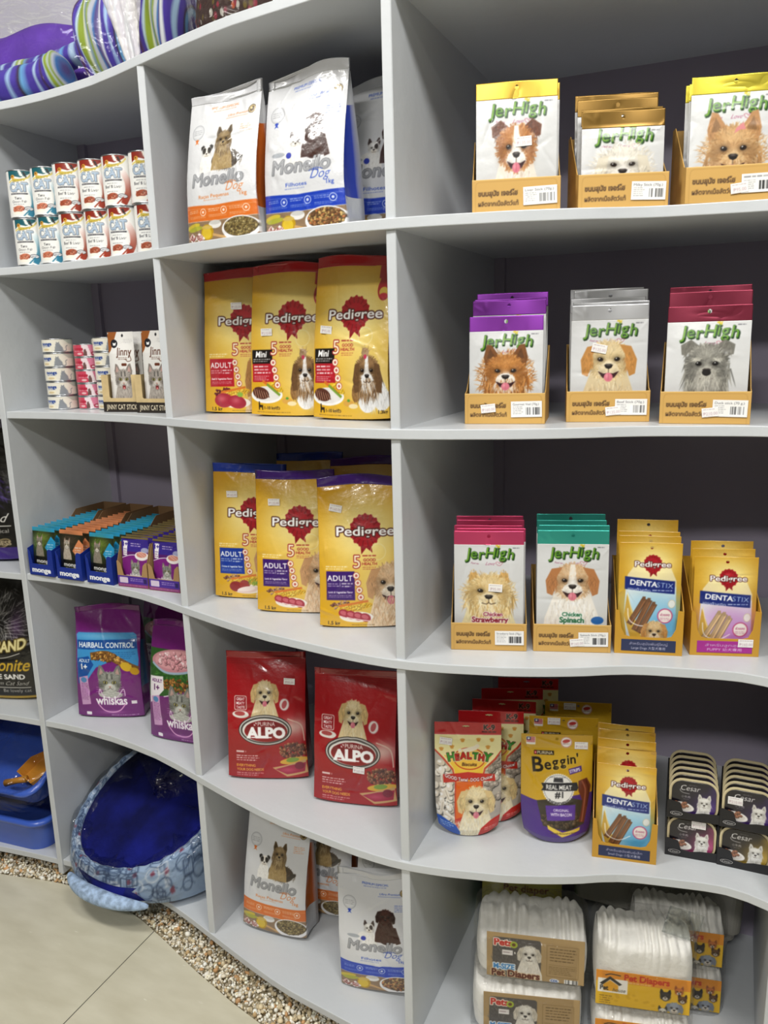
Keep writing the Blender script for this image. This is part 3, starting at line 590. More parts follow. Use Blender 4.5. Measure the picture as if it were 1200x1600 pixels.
def pedigree_art(kind):
    w, h = .180, .292; c = cvs(100, w, h, .00118, '#d9a01c'); H = c.H
    c.grad(0, 0, 100, H, '#d29716', '#dcaa24')
    c.blob(64, 72, 48, 46, '#ecc95a', .6); c.blob(80, 122, 38, 34, '#f2e0a0', .8)
    col = {'adult_red': '#b3202e', 'mini': '#1a1512', 'adult_blue': '#16389a', 'adult_purple': '#3c1a6e'}[kind]
    pedigree_logo(c, 57, 50, 18.5, 70)
    c.ring(72, 74, 9, .7, '#f9eec0', .7)
    if kind == 'mini':
        c.ell(74, 142, 11, 13, '#efeeec'); c.ell(92, 140, 10, 13, '#eae8e4'); c.ell(82, 128, 15, 12, '#f0efed'); c.fur(82, 134, 19, 16, ['#ffffff', '#d2cfca', '#e4e2de', '#f2f1ef'], 420, 9, .8, 95, 30); c.ell(61, 132, 6, 12, '#8a6238', .9, 12); c.fur(61, 132, 6, 11, ['#9a7248', '#6f4c2c', '#b08a5c'], 80, 6, .8, 80, 30)
        animal(c, 75, 112, 17, body=False, fur=('#8a6844', '#6f5236', '#b89468'), muz=('#f2f0ee', '#ffffff'), ears='long', ear='#6a4c30', blaze=True, tongue=False, chest=('#efeeec', '#dddbd8', '#ffffff'), shag=1, seed=21, headw=.95)
        c.ell(73, 91, 4.5, 5, '#a98b6a'); c.fur(73, 91, 5, 6, ['#c9a985', '#8b6b49'], 40, 5, .8, -70, 50); c.ell(73, 95.5, 2, 2.4, '#c23a5a')
        c.rect(2, 86, 32, 102, '#1a1512'); c.text('Mini', 16, 94.5, 7, '#ffffff', bold=.03, shear=.15); c.small(4, 96.5, 30, 2, 1.4, '#ffffff', .8)
        c.rect(2.5, 102, 33, 123, '#b51f2c'); c.small(5, 104.5, 30, 3, 2.1, '#ffffff', .9, seed=5); c.small(5, 116, 28, 3, 1.2, '#ffffff', .7)
        c.ell(22, 138, 22, 10, '#f4f2ee'); c.ell(22, 137, 20, 8.4, '#e4e0da'); c.ell(35, 129, 11, 4.4, '#e7b92c', 1, 25); c.pebbles(35, 129, 10, 3.5, ['#f3cf4a', '#dda51c'], 60, .8, 1.3, rot=25)
        c.line([(18, 122), (36, 134)], 3, '#d9742c'); c.line([(24, 126), (40, 138)], 3, '#7a9a36')
        c.ell(14, 136, 12, 7, '#5a3226', 1, 12)
        for i in range(6): c.line([(5 + i * 3.4, 131 + i * .8), (8 + i * 3.4, 142 - i * .2)], 1, '#b08068'); c.line([(6.3 + i * 3.4, 131 + i * .8), (9 + i * 3.4, 142 - i * .2)], .9, '#33190f')
        c.ell(50, 145, 7, 3.6, '#d6a24a'); c.ell(56, 148, 6, 2.6, '#f0dfae'); c.ell(50, 142, 2, 1.5, '#5a9a3a')
        c.poly([(11, 146), (12.5, 146), (13, 150), (17, 150), (17, 156), (15.6, 156), (15.4, 153), (12.6, 153), (12.4, 156), (11, 156)], '#2a1d10'); c.text('1-10 kg/ตัว', 19, 155, 3.6, '#2a1d10', anchor='l', bold=.02); c.small(9, 158, 55, 1, 1.2, '#5a4010', .7)
        c.text('1.3kg', 93, 156, 4, '#2a1d10', bold=.02)
    else:
        g = ('#d9b48a', '#c3966a', '#ead0ae') if kind != 'adult_red' else ('#c9a06c', '#a97a48', '#dfc090')
        animal(c, 86, 112, 24, fur=g, muz=('#ecdcc6', '#fbf3e6'), ears='drop' if kind != 'adult_red' else 'long', ear=g[1], tongue=True, chest=(g[2], g[0], '#f4e6cc'), shag=1 if kind == 'adult_red' else 0, seed=31)
        c.fur(84, 145, 22, 20, [g[0], g[2], g[1]], 260, 9, 1.1, 95, 25)
        c.small(8, 90, 36, 2, 1.6, '#fff6d0', .9)
        c.rect(8.5, 96, 43, 130, col); c.text('ADULT', 25, 107, 6.6, '#ffffff', bold=.02, fit=31, spacing=1.1)
        c.small(10, 110, 24, 2, 1.5, '#ffffff', .7); c.small(27, 109.5, 41, 2, 1.9, '#ffffff', .9); c.rect(25, 109, 25.4, 114, '#ffffff'); c.text({'adult_red': 'Beef & Vegetables Flavor', 'adult_blue': 'Chicken & Vegetables Flavor', 'adult_purple': 'Lamb & Vegetables Flavor'}[kind], 25.5, 121.5, 2.3, '#ffffff', bold=.03, fit=30); c.small(11, 124, 40, 2, 1.1, '#ffffff', .6)
        c.pebbles(24, 136, 12, 4.5, ['#8a5a44', '#6b3d33', '#b08a70'] if kind != 'adult_red' else ['#7c2430', '#5a1a22'], 40, 1, 1.8, rot=-12)
        c.ell(42, 138, 22, 5, '#e6b83a', 1, -8); c.pebbles(42, 138, 20, 3.6, ['#f0cb55', '#d9a024'], 110, .8, 1.3, rot=-8); c.line([(24, 137), (58, 131)], 2.6, '#d9792e')
        c.ell(44, 150, 20, 6.5, '#f6f3ee', .9)
        if kind == 'adult_purple':
            for i in range(4): c.ell(29 + i * 8.5, 146 + i * 1.6, 6.5, 5, '#a3293a', 1, 20); c.ell(28.5 + i * 8.5, 145.3 + i * 1.6, 4.2, 2.6, '#c9606c', 1, 20); c.line([(24 + i * 8.5, 149 + i * 1.6), (34 + i * 8.5, 152 + i)], 1.1, '#f3dcd8')
        elif kind == 'adult_red':
            c.ell(27, 147, 13, 9, '#a52b3c'); c.ell(45, 149, 13, 8, '#a02639', 1, 10); c.blob(24, 145, 6, 4, '#d7707a', .7); c.blob(44, 147, 6, 4, '#cf6a76', .7); c.ell(50, 140, 4, 3, '#8fb64a')
        else:
            c.ell(30, 147, 9, 7, '#8d2a2c'); c.ell(42, 144, 7, 6, '#9c3430'); c.ell(46, 151, 15, 4.6, '#e7cfc6', 1, -8); c.ell(44, 150, 12, 3, '#f4e4dc', 1, -8); c.fur(54, 142, 8, 4, ['#7fae3c', '#5f8f2c'], 60, 4, .9, -60, 60)
        c.text('1.5 kg', 17, 160, 4.6, '#3a2a12', bold=.02); c.small(38, 159, 66, 1, 1.1, '#5a4010', .6)
    x0 = 34 if kind == 'mini' else 46
    five_signs(c, x0, 84)
    for i, yy in enumerate((101, 109.5, 118, 126.5)):
        c.ell(x0 - 1 + i * 1.6, yy, 4.1, 4.1, '#a3242b'); c.ell(x0 - 1 + i * 1.6, yy, 3.5, 3.5, '#fbf0d8'); c.ell(x0 - 1 + i * 1.6, yy, 1.6, 1.6, '#c05a5a')
    if kind == 'mini': c.rect(84, 0, 100, 14, '#a81c22'); c.ell(91, 26, 7.5, 12, '#a81c22'); c.rect(86, 6, 100, 24, '#a81c22'); c.ell(91, 29, 5.4, 5.4, '#d8b64a'); c.ell(91, 33, 5, 3, '#c02838')
    return c
BAGC = dict()
def bag_shape(w, h, d, seed, wr=.0016, fold=.014, nwr=22):
    return Shape(w, h, lambda v: d / 2 * np.clip(1 - np.clip((v - .30) / .66, 0, 1) ** 1.7, .035, 1) * (1 + .10 * np.sin(np.pi * np.clip(v, 0, 1))), lambda v: .82 - .25 * np.clip(v, 0, 1), n=4, seed=seed, wr=wr, nwr=nwr, fold=fold,
                 narrow=lambda v: .035 * np.clip((v - .0) / .3, 0, 1) - .02 * np.clip((v - .6) / .4, 0, 1), topwave=.004, topdip=lambda q: .004 * np.sin(q * 2.3 + seed) - .002 * q * q, lift=.003)
def pedigree_bag(kind, seed, label, loc, rz, seal, rx=-2, price=None, group='yellow dog food bags', w=.180):
    h, d = .312, .064; key = ('ped', kind, seed)
    if ('pedc', kind) not in BAGC: BAGC[('pedc', kind)] = pedigree_art(kind)
    cv = BAGC[('pedc', kind)]; sh = bag_shape(w, h, d, seed)
    t = thing('dog_food_bag', label, 'dog food bag', loc, rz, group, rx)
    v1 = .292 / .312
    def sd(a):
        if .42 < a < .5 or .62 < a < .68: return '#b02a2c' if kind != 'adult_blue' else '#e6bb35'
        if .5 <= a < .62: return '#e8e0d0'
        return '#c9961a'
    obj('bag_body', sh.mesh('bag_body', 0, v1, cv.nx // 2, cv.ny // 2, cv, base='#d29a1a', side=sd, back='#cc981c'), FILM(), t)
    obj('top_seal', sh.mesh('top_seal', v1, 1, 80, 8, None, base=seal), FILM(), t, label=None)
    if price: sticker(t, sh, price[0], price[1], price[2] if len(price) > 2 else 0, seed)
    return settle(t, loc[2])
z3, z2, z1_, z0, z4, z5 = ZB[3], ZB[2], ZB[1], ZB[0], ZB[4], ZB[5]
RED, BLU, PUR = '#a5161c', '#16379f', '#42197c'
pedigree_bag('adult_red', 1, 'yellow dog food bag with red ADULT panel and red top, beside the divider', (-.474, .238, z3), 10, RED, price=(-.005, .225), w=.176)
pedigree_bag('mini', 2, 'yellow dog food bag with black panel, middle of the three red-topped bags', (-.317, .184, z3), 3, RED, price=(-.045, .165))
pedigree_bag('mini', 3, 'yellow dog food bag with black panel and shaggy dog, nearest the right divider', (-.145, .134, z3), -5, RED, price=(-.052, .165, 6), w=.174)
pedigree_bag('adult_blue', 4, 'yellow dog food bag with blue ADULT panel and bright blue top', (-.470, .222, z2), 14, BLU, price=(-.04, .235))
pedigree_bag('adult_blue', 6, 'blue-topped yellow dog food bag half hidden behind the blue-panel one', (-.425, .42, z2), 8, BLU)
pedigree_bag('adult_purple', 5, 'yellow dog food bag with purple ADULT panel, middle of the third-shelf row', (-.320, .170, z2), 15, PUR, price=(-.045, .235))
pedigree_bag('adult_purple', 7, 'purple-topped yellow dog food bag pushed to the back behind two others', (-.25, .385, z2), 12, PUR)
pedigree_bag('adult_purple', 8, 'yellow dog food bag with purple ADULT panel and golden dog face, nearest right divider', (-.148, .135, z2), 21, PUR, price=(-.05, .24, 12), w=.176)

# ---------------------------------------------------------------- white kibble bags
def monello_art(kind):
    w, h = .168, .285; c = cvs(100, w, h, .00118, '#d9dadd'); H = c.H
    acc = '#d9702a' if kind == 'orange' else '#1f3fb4'
    c.text('PREMIUM ESPECIAL', 52, 9, 3.4, acc, bold=.0, fit=36); c.small(36, 11, 68, 1, 1.3, acc, .6)
    c.text('Ultra Premium', 72, 22, 3, acc, bold=0, shear=.3, fit=28); c.rect(56, 24, 86, 24.6, acc, .6)
    c.ell(90, 19, 5, 5, '#3a2c18'); c.ell(90, 19, 4.2, 4.2, '#c7b078'); c.ell(90, 19, 3, 3, '#4a3618'); c.ell(89, 18, 1.4, 1.4, '#e3d09a')
    c.ring(17, 36, 9, .8, '#9a9ca2'); c.ring(17, 36, 7.4, .4, '#b8babf'); c.small(10.5, 33, 24, 3, 1.4, '#8a8c92', .7); c.poly([(14, 46), (17, 44.5), (20, 46), (18, 48), (20, 51), (17, 49.5), (14, 51), (16, 48)], acc)
    c.small(78, 35, 94, 4, 1.5, acc, .6)
    if kind == 'orange':
        c.ell(34, 78, 8, 10, '#f0efec'); animal(c, 34, 63, 7.5, fur=('#f0eeea', '#e0ddd8', '#ffffff'), ears='fold', ear='#2a2624', patch=[(-.45, -.3, .4, .5, '#2b2725'), (.45, -.3, .4, .5, '#2b2725')], tongue=False, chest=('#f0eeea', '#dedad4', '#ffffff'), blaze=True, seed=41)
        c.ell(62, 75, 20, 12, '#453a30'); c.fur(66, 74, 20, 12, ['#3a332c', '#57493a', '#6e5c44'], 130, 6, .8, 120, 30); c.ell(80, 76, 6, 3, '#3a332c', 1, -30)
        animal(c, 57, 51, 11, fur=('#8a734f', '#6b5538', '#b09a72'), muz=('#a58f68', '#c4b088'), ears='prick', ear='#5b4930', tongue=False, chest=('#a58c5e', '#c2aa78', '#8a7148'), shag=1, seed=42)
    else:
        c.ell(38, 82, 10, 8, '#e8e6e2'); animal(c, 44, 70, 7.5, fur=('#e8e6e2', '#cfcbc6', '#ffffff'), ears='prick', ear='#4a3c3a', patch=[(.35, -.3, .3, .45, '#3a3030')], tongue=False, chest=('#eceae6', '#d8d5d0', '#ffffff'), seed=43); c.ell(36, 84, 3.4, 3.4, '#2b3aa8'); c.ell(22, 82, 9, 2.6, '#9aa0a8', .8)
        c.ell(67, 78, 12, 13, '#3b2220'); c.poly([(72, 64), (80, 66), (86, 88), (80, 90)], '#40241f'); animal(c, 66, 53, 11, fur=('#43261f', '#331a16', '#553229'), muz=('#4a2b23', '#5a382e'), ears='drop', ear='#2e1815', tongue=False, chest=('#3f231e', '#33190f', '#4c2d25'), seed=44, eye='#120a08')
    c.text('Monello', 50, 103, 16, '#85878c', bold=.0, shear=.16, fit=73, out=[(.9, '#3f4046'), (.35, '#e4e5e8')]); c.text('Monello', 49.6, 102.6, 16, '#b4b6ba', .8, bold=-.022, shear=.16, fit=72)
    c.text('Dog', 75, 112, 10.5, acc, bold=-.012, shear=.45, fit=24); c.curve([(62, 104), (70, 101), (78, 103)], .6, acc)
    c.text('Raças Pequenas' if kind == 'orange' else 'Filhotes', 45, 118, 4.4, acc, bold=.0, fit=44 if kind == 'orange' else 27); c.small(30, 120, 56, 1, 1.1, acc, .6); c.text('1kg', 86, 119, 5, acc, bold=.005)
    yb = 124
    c.poly([(0, yb), (45, yb + 3), (100, yb + 1), (100, yb + 19), (50, yb + 21), (0, yb + 20)], acc); c.line([(0, yb + 4), (45, yb + 7), (100, yb + 5)], .4, '#ffffff', .4)
    for x in (28, 58, 88): c.ring(x, yb + 10, 4, .7, '#ffffff', .9); c.ell(x, yb + 10, 1.6, 1.6, '#ffffff', .8)
    for x in (6, 36, 66): c.small(x, yb + 7, x + 18, 2, 1.2, '#ffffff', .6, seed=x); c.small(x, yb + 14, x + 26, 2, 1.0, '#ffffff', .5, seed=x + 1)
    y2 = yb + 20.5; c.poly([(0, y2), (50, y2 + 1), (100, y2 - 1), (100, H), (0, H)], '#8c7358'); c.fur(50, y2 + 14, 60, 14, ['#a58a6a', '#7a6248', '#937a5c'], 120, 16, .8, 2, 6)
    c.ell(10, y2 + 6, 12, 3.4, '#c9b43a', 1, -12); c.ell(14, y2 + 9, 12, 3, '#a9a83a', 1, -8); c.ell(44, y2 + 5, 9, 5, '#e4e2de'); c.ell(44, y2 + 3, 8, 2.6, '#c9c7c2')
    c.ell(32, y2 + 14, 9, 9.5, '#b9931d'); c.ell(31, y2 + 15, 7, 7, '#d9b935'); c.ell(32, y2 + 8, 7.5, 2.4, '#cdb05a'); c.line([(40, y2 + 17), (58, y2 + 22)], 3, '#c8a06a')
    for x in (8, 20): c.poly([(x - 7, y2 + 20), (x, y2 + 14), (x + 8, y2 + 21), (x, y2 + 27)], '#efe9e6'); c.pebbles(x, y2 + 20, 5, 4, ['#b98078', '#d0a098', '#9a5a52'], 40, .8, 1.4, seed=x)
    c.ell(78, y2 + 13, 25, 15, '#eceaea'); c.ell(78, y2 + 11, 22, 11.5, '#5a4a30'); c.pebbles(78, y2 + 11, 21, 10.5, ['#8a7a4c', '#75643a', '#9a8a5c', '#6b5a34'] if kind == 'orange' else ['#7a5638', '#9a7348', '#5e4028', '#b99a5c', '#a8683c'], 210, 1.1, 2.1)
    return c
MON = {}
def monello_bag(kind, seed, label, loc, rz, rx=-2, ry=0, h=.275, group='white 1 kg dog food bags'):
    w, d = .178, .085
    if kind not in MON: MON[kind] = monello_art(kind)
    cv = MON[kind]; sh = bag_shape(w, h, d, seed, wr=.0022, nwr=26); sh.topwave = .007; sh.topdip = lambda q: .006 * np.sin(q * 2.6 + seed) + .004 * q
    t = thing('dog_food_bag', label, 'dog food bag', loc, rz, group, rx, ry); v1 = .945
    acc = '#c9641f' if kind == 'orange' else '#1a37a8'
    obj('bag_body', sh.mesh('bag_body', 0, v1, cv.nx // 2, cv.ny // 2, cv, base='#d5d6d9', side=lambda a: '#c8cacd' if a < .22 or a > .8 else acc, back='#d5d6d9'), FILM(), t)
    obj('top_seal', sh.mesh('top_seal', v1, 1, 80, 8, None, base='#d3d4d8'), FILM(), t)
    return settle(t, loc[2])
monello_bag('orange', 11, 'white bag with orange band on the top shelf, left of the blue-banded ones', (-.384, .098, z4), -6, 0)
monello_bag('orange', 12, 'white and orange dog food bag hidden behind the front orange one, top shelf', (-.40, .195, z4), -6, 0, h=.26)
monello_bag('blue', 13, 'white bag with blue band and brown puppy, foremost blue one on the top shelf', (-.203, .100, z4), -4, 1, h=.285)
monello_bag('blue', 14, 'white and blue dog food bag behind, squeezed against the divider on the top shelf', (-.105, .215, z4), 4, 0, h=.285)
monello_bag('orange', 15, 'white bag with orange band standing on the bottom shelf', (-.432, .185, z0), 3, -6, h=.30)
monello_bag('orange', 16, 'white and orange bag in shade behind the orange one on the bottom shelf', (-.362, .295, z0), 5, -3, h=.29)
monello_bag('blue', 17, 'white bag with blue band leaning at front of the bottom shelf by the divider', (-.120, .120, z0), 9, -3, ry=-4, h=.266)
monello_bag('blue', 18, 'white and blue bag standing behind the front blue one on the bottom shelf', (-.142, .240, z0), 4, -2, h=.285)
# ------------------------------------------------------------------ flat treat packs in cartons
def crop(c, frac):
    n = Cv.__new__(Cv); n.__dict__.update(c.__dict__); n.ny = int(c.ny * frac) // 2 * 2; n.a = c.a[:n.ny]; n.H = c.H * frac; return n
def flat_shape(w, h, t, seed, wr=.0010, lean=0.0):
    return Shape(w, h, lambda v: t * (.15 + .85 * np.sin(np.pi * np.clip(v * .98 + .01, 0, 1)) ** .6) * np.clip((.88 - v) / .15, .12, 1), lambda v: .08 + 0 * v, n=3, seed=seed, wr=wr, nwr=12, topwave=.0015)
def jer_logo(c, x, y, wd):
    L = [('J', 0, 2), ('e', 0, -4), ('r', 1, 0), ('H', -1, 4), ('i', -2.6, 3), ('g', -1.2, -3), ('h', .6, 4)]
    adv = [text_edges(ch, .02)[1] for ch, _, _ in L]; gap = .10; tot = sum(adv) + gap * 6; h = wd / tot; px = x - wd / 2
    for lay in (0, 1, 2):
        qx = px
        for (ch, dy, rot), a in zip(L, adv):
            cx = qx + a * h / 2; qx += (a + gap) * h
            if lay == 0: c.text(ch, cx + .9, y + dy + 1.1, h, '#14300e', bold=.0, rot=rot, shear=.1, out=(.8, '#14300e'))
            elif lay == 1: c.text(ch, cx, y + dy, h, '#3f7a1e', bold=.0, rot=rot, shear=.1, out=(.5, '#24501a'))
            else: c.text(ch, cx - .4, y + dy - .4, h * .98, '#a4c844', .85, bold=-.022, rot=rot, shear=.1)
    c.poly([(x + 8, y - h * 1.15), (x + 12, y - h * 1.4), (x + 13, y - h * 1.15), (x + 15.5, y - h * 1.3), (x + 14.5, y - h * .95)], '#d8c23a')
JART = {}
def jer_art(fl):
    if fl in JART: return JART[fl]
    c = cvs(100, .130, .224, .00112, '#e4e5e4'); H = c.H; JART[fl] = c
    c.grad(0, 0, 100, H, '#d9dadb', '#d0d2d2')
    c.small(84, 4, 94, 1, 1.5, '#33333f', .8); jer_logo(c, 51, 16 if fl == 'maltese' else 20, 69)
    c.text('Feed me', 30, 23 if fl == 'maltese' else 28, 2.4, '#8a2a50', bold=.0, shear=.2, rot=6); c.text('Love', 52, 24.5 if fl == 'maltese' else 29.5, 5, '#9a2a5a', bold=-.012, shear=.5); c.curve([(x_, y_ - (9 if fl == 'maltese' else 4)) for x_, y_ in ((62, 33), (60, 29.5), (63.5, 29), (65, 31), (67, 28.5), (70, 29.5), (66, 34), (62, 33))], .5, '#b03a58')
    A = dict(
        jack=dict(fur=('#b87a44', '#a0622e', '#d09a62'), muz=('#f3eee6', '#ffffff'), ears='fold', ear='#6a3c26', blaze=True, chest=('#f0e8dc', '#e4d4c0', '#ffffff'), tongue=True),
        maltese=dict(fur=('#e9e4d8', '#d6cebd', '#f6f3ea'), muz=('#efe9dc', '#ffffff'), ears='long', ear='#ddd5c2', shag=1, chest=('#ebe5d8', '#d8d0be', '#f6f2e8'), tongue=True, headw=1.15),
        yorkie=dict(fur=('#c99e6c', '#b08250', '#e0bd8c'), muz=('#d6b07c', '#e8caa0'), ears='prick', ear='#b98a5c', shag=1, chest=('#d0a875', '#b88c58', '#e4c698'), tongue=True, headw=1.05),
        papillon=dict(fur=('#b97a3c', '#9a5c26', '#d69a58'), muz=('#f0e6d8', '#ffffff'), ears='prick', ear='#7a4c26', shag=1, chest=('#d8b88c', '#c09460', '#f2e6d2'), tongue=True, headw=1.05),
        lab=dict(fur=('#e0c898', '#d2b47e', '#f0deb8'), muz=('#e8d6b0', '#f4e8cc'), ears='drop', ear='#c08848', chest=('#ddcaa2', '#cdb588', '#ece0c2'), tongue=True),
        schnauzer=dict(fur=('#8c8a82', '#6a6862', '#b2b0a6'), muz=('#a5a298', '#c8c5bb'), ears='fold', ear='#77756d', shag=1, chest=('#a3a094', '#85827a', '#c2bfb2'), tongue=False),
        pom=dict(fur=('#e2c488', '#d0aa68', '#f2dfb4'), muz=('#ecd8ac', '#f8ecd0'), ears='small', ear='#cfa562', shag=1, chest=('#e8dcae', '#d8cc98', '#f4eccc'), tongue=False, headw=1.1),
        beagle=dict(fur=('#d8b48a', '#c89a6a', '#e8cfae'), muz=('#f2ebe0', '#ffffff'), ears='drop', ear='#b4794a', blaze=True, chest=('#f0ebe2', '#e2d8ca', '#ffffff'), tongue=True))[fl]
    y, s, A['headw'] = dict(jack=(60, 28, .92), maltese=(46, 23, 1.35), yorkie=(66, 28, 1.1), papillon=(56, 24, 1.25), lab=(55, 27, 1.12), schnauzer=(56, 27, 1.0), pom=(71, 27, 1.25), beagle=(56, 27, 1.15))[fl]
    if fl in ('papillon', 'pom', 'maltese', 'yorkie'): c.fur(50, y + 6, 38, 34, A['fur'], 620, 9, 1.1, 90, 60, 8, .8, True)
    animal(c, 50, y, s, seed=len(fl) * 7, **A)
    if fl == 'jack':  c.small(78, 94, 94, 2, 2.2, '#55555a', .8)
    if fl == 'schnauzer': c.fur(50, y + 17, 15, 11, ['#d2cfc4', '#b4b1a6', '#94918a'], 200, 14, 1.0, 90, 30); c.fur(39, y - 9, 6, 2.5, ['#d2cfc4', '#a8a59a'], 50, 6, .9, 150, 30); c.fur(61, y - 9, 6, 2.5, ['#d2cfc4', '#a8a59a'], 50, 6, .9, 30, 30); c.ell(50, y + 8, 5.4, 4.2, '#1a1716'); c.ell(39.5, y - 3.5, 3.2, 2.8, '#0c0a09'); c.ell(60.5, y - 3.5, 3.2, 2.8, '#0c0a09'); c.ell(38.6, y - 4.4, .8, .7, '#ffffff'); c.ell(59.6, y - 4.4, .8, .7, '#ffffff')
    if fl == 'yorkie': c.poly([(52, 40), (60, 34), (63, 42), (57, 42), (50, 46)], '#d88a8c')
    if fl == 'pom': c.text('Chicken', 56, 106, 6.2, '#8c1c34', bold=.03, out=(.7, '#fff')); c.text('Strawberry', 52, 115.5, 8.4, '#8c1c34', bold=.035, out=(.8, '#fff'))
    if fl == 'beagle': c.text('Chicken', 50, 106, 6.2, '#17663c', bold=.03, out=(.7, '#fff')); c.text('Spinach', 50, 115.5, 8.4, '#17663c', bold=.035, out=(.8, '#fff')); c.ell(86, 112, 9, 6, '#2a6ab4')
    if fl == 'papillon': c.text('Chicken', 62, 92, 6.2, '#7c1c3c', bold=.03, out=(.7, '#fff')); c.ell(88, 92, 8, 5, '#a02a50')
    return c
JM = {}
def jer_pack(fl, h, seed, foil):
    key = (fl, round(h, 3), seed % 3)
    if key not in JM:
        hb = .026; sh = flat_shape(.130, h, .0045, seed % 3 + 50); v1 = 1 - hb / h; cv = crop(jer_art(fl), (h - hb) / .224)
        JM[key] = (sh.mesh('pouch_body', 0, v1, cv.nx // 2, cv.ny // 2, cv, base='#d8dad9', side='#d8dad9', back='#d0d2d2', ns=1), sh.mesh('foil_header', v1, 1, 84, 18, None, base='#ffffff', ns=1, hole=[(0, h - .009, .0034, .0034)]), sh)
    return JM[key]
def foil_mat(name, col): return mat('foil_' + name, col, .34, metal=.62, bump=(16, .10, 2, (1, 1, .35)))
def jer_carton(barcode, loc, rz, label, price=False, seed=0, D=.125, tear=None):
    w, hf, hb, th = .142, .054, .135, .0014
    t = thing('display_carton', label, 'carton', loc, rz, 'tan treat cartons')
    kraft = mat('tan_carton_board', '#c49a52', .62, vary=.05, vscale=30)
    b = MB(); b.box(-w / 2, 0.0016, 0, w / 2, D, th)
    for x in (-w / 2, w / 2 - th): b.prism([(.0016, th), (.0016, hf), (.02, hf + .004), (D - .02, hb), (D, hb), (D, th)], x, x + th, 'x')
    b.box(-w / 2 + th, D - th, th, w / 2 - th, D, hb)
    obj('carton_tray', b.mesh('carton_tray'), kraft, t)
    c = cvs(100, w, hf, .0011, '#cfa459'); H = c.H
    c.line([(4, H), (4, 8), (5, 4), (8, 2.6), (92, 2.6), (95, 4), (96, 8), (96, H)], .5, '#b48a44'); c.rect(0, 0, 100, .8, '#dcb870')
    c.text('ขนมสุนัข เจอร์ไฮ', 7, 18, 5.6, '#3a2412', anchor='l', bold=.03, fit=45); c.text('ผลิตจากเนื้อสัตว์แท้', 7, 29, 5.0, '#3a2412', anchor='l', bold=.02, fit=46)
    fp = obj('front_panel', slab('front_panel', w, hf, .0014, c, base='#b98f4a', y=.0008), MATTE(), t)
    if barcode:
        q = Cv(100, 52, 1.7, '#f2f1ee'); (q.text(barcode, 6, 13, 7.5, '#55555c', anchor='l', bold=-.005, fit=84) if barcode.strip() else q.small(6, 6, 90, 1, 6, '#66666c', .7)); q.small(6, 17, 40, 5, 3.2, '#77777c', .6, seed=seed); q.barcode(48, 20, 94, 48, 28, seed); q.rect(0, 0, 100, 1, '#d8d8d4'); q.rect(0, 51, 100, 52, '#d8d8d4')
        obj('barcode_label', slab('barcode_label', .054, .028, .0005, q, y=0), MATTE(), fp, (.039, -.0012, .012), (0, random.Random(seed).uniform(-2, 2), 0), 'white barcode label')
    if price: obj('price_sticker', sticker_mesh(seed), MATTE(), fp, (-.028 if price == 1 else .01, -.0016, .020 if price == 1 else .012), (0, -6, 0))
    return t
PACKN = 0
ORD = ['front', 'second', 'third', 'fourth', 'fifth', 'sixth', 'seventh', 'eighth', 'ninth', 'tenth', 'eleventh', 'twelfth']
def jer_box(fl, foil, fcol, fname, dogd, barcode, x, y, rz, zb, hs, where, price=False, pst=None, seed=0, D=.125, y0=.014):
    global PACKN
    cartons = jer_carton(barcode, (x, y, zb + .0003), rz, 'tan carton of treat packs with %s tops, %s' % (fname, where), price, seed, D)
    c, s = math.cos(R(rz)), math.sin(R(rz)); rnd = random.Random(seed + 5)
    step = (D - .03) / max(4, len(hs))
    for i, h in enumerate(hs):
        body, head, sh = jer_pack(fl, h, seed + i, foil); lean = -2.0 - i * .2
        ly, lx = y0 + i * step, (rnd.uniform(-.002, .002) if i else 0) + (i % 2 * .003 if len(hs) > 3 else 0)
        lab = ('white treat pack with %s on it, front of the %s-topped carton' % (dogd, fname)) if i == 0 else '%s-topped white treat pack, %s from the front in its carton' % (fname, ORD[i])
        t = thing('treat_pack', lab, 'treat pack', (x + lx * c - ly * s, y + lx * s + ly * c, zb), rz + rnd.uniform(-1, 1) * (.7 if i else .2), 'white dog treat packs', lean)
        obj('pouch_body', body, SATIN(), t); obj('foil_header', head, foil_mat(foil, fcol), t, label=None)
        if i == 0 and pst: sticker(t, sh, pst[0], pst[1], pst[2], seed, .0008)
        settle(t, zb + .0019)
jer_box('jack', 'gold', '#dcb548', 'gold', 'a brown and white terrier', 'Liver Stick (70g.)', .196, .048, 15, z4, [.202, .202, .203, .196], 'top shelf beside the divider', pst=(.012, .102, -3), seed=1)
jer_box('maltese', 'bronze', '#8a6a30', 'bronze', 'a fluffy white dog', 'Milky Stick (70g.)', .358, .102, 19, z4, [.150, .158, .178, .190, .196], 'middle of the top shelf', seed=2)
jer_box('yorkie', 'lime_gold', '#cfc040', 'yellow', 'a long-haired tan terrier', ' ', .520, .128, 15, z4, [.186, .184, .188], 'right end of the top shelf', price=2, seed=3)
jer_box('papillon', 'purple', '#9c46bd', 'purple', 'an orange long-eared toy dog', 'Gourmet Veal (70g.)', .168, .088, 9, z3, [.186, .214, .218, .229], 'second shelf beside the divider', price=1, seed=4)
jer_box('lab', 'silver', '#d2d3d6', 'silver', 'a smiling pale Labrador', 'Beef Stick (70g.)', .338, .150, 12, z3, [.200, .206, .214, .228, .232], 'middle of the second shelf', price=2, pst=(-.018, .118, 12), seed=5)
jer_box('schnauzer', 'burgundy', '#8a3146', 'burgundy', 'a grey bearded terrier', 'Duck stick (70 g.)', .497, .142, 3, z3, [.192, .216, .226], 'right end of the second shelf', price=2, seed=6)
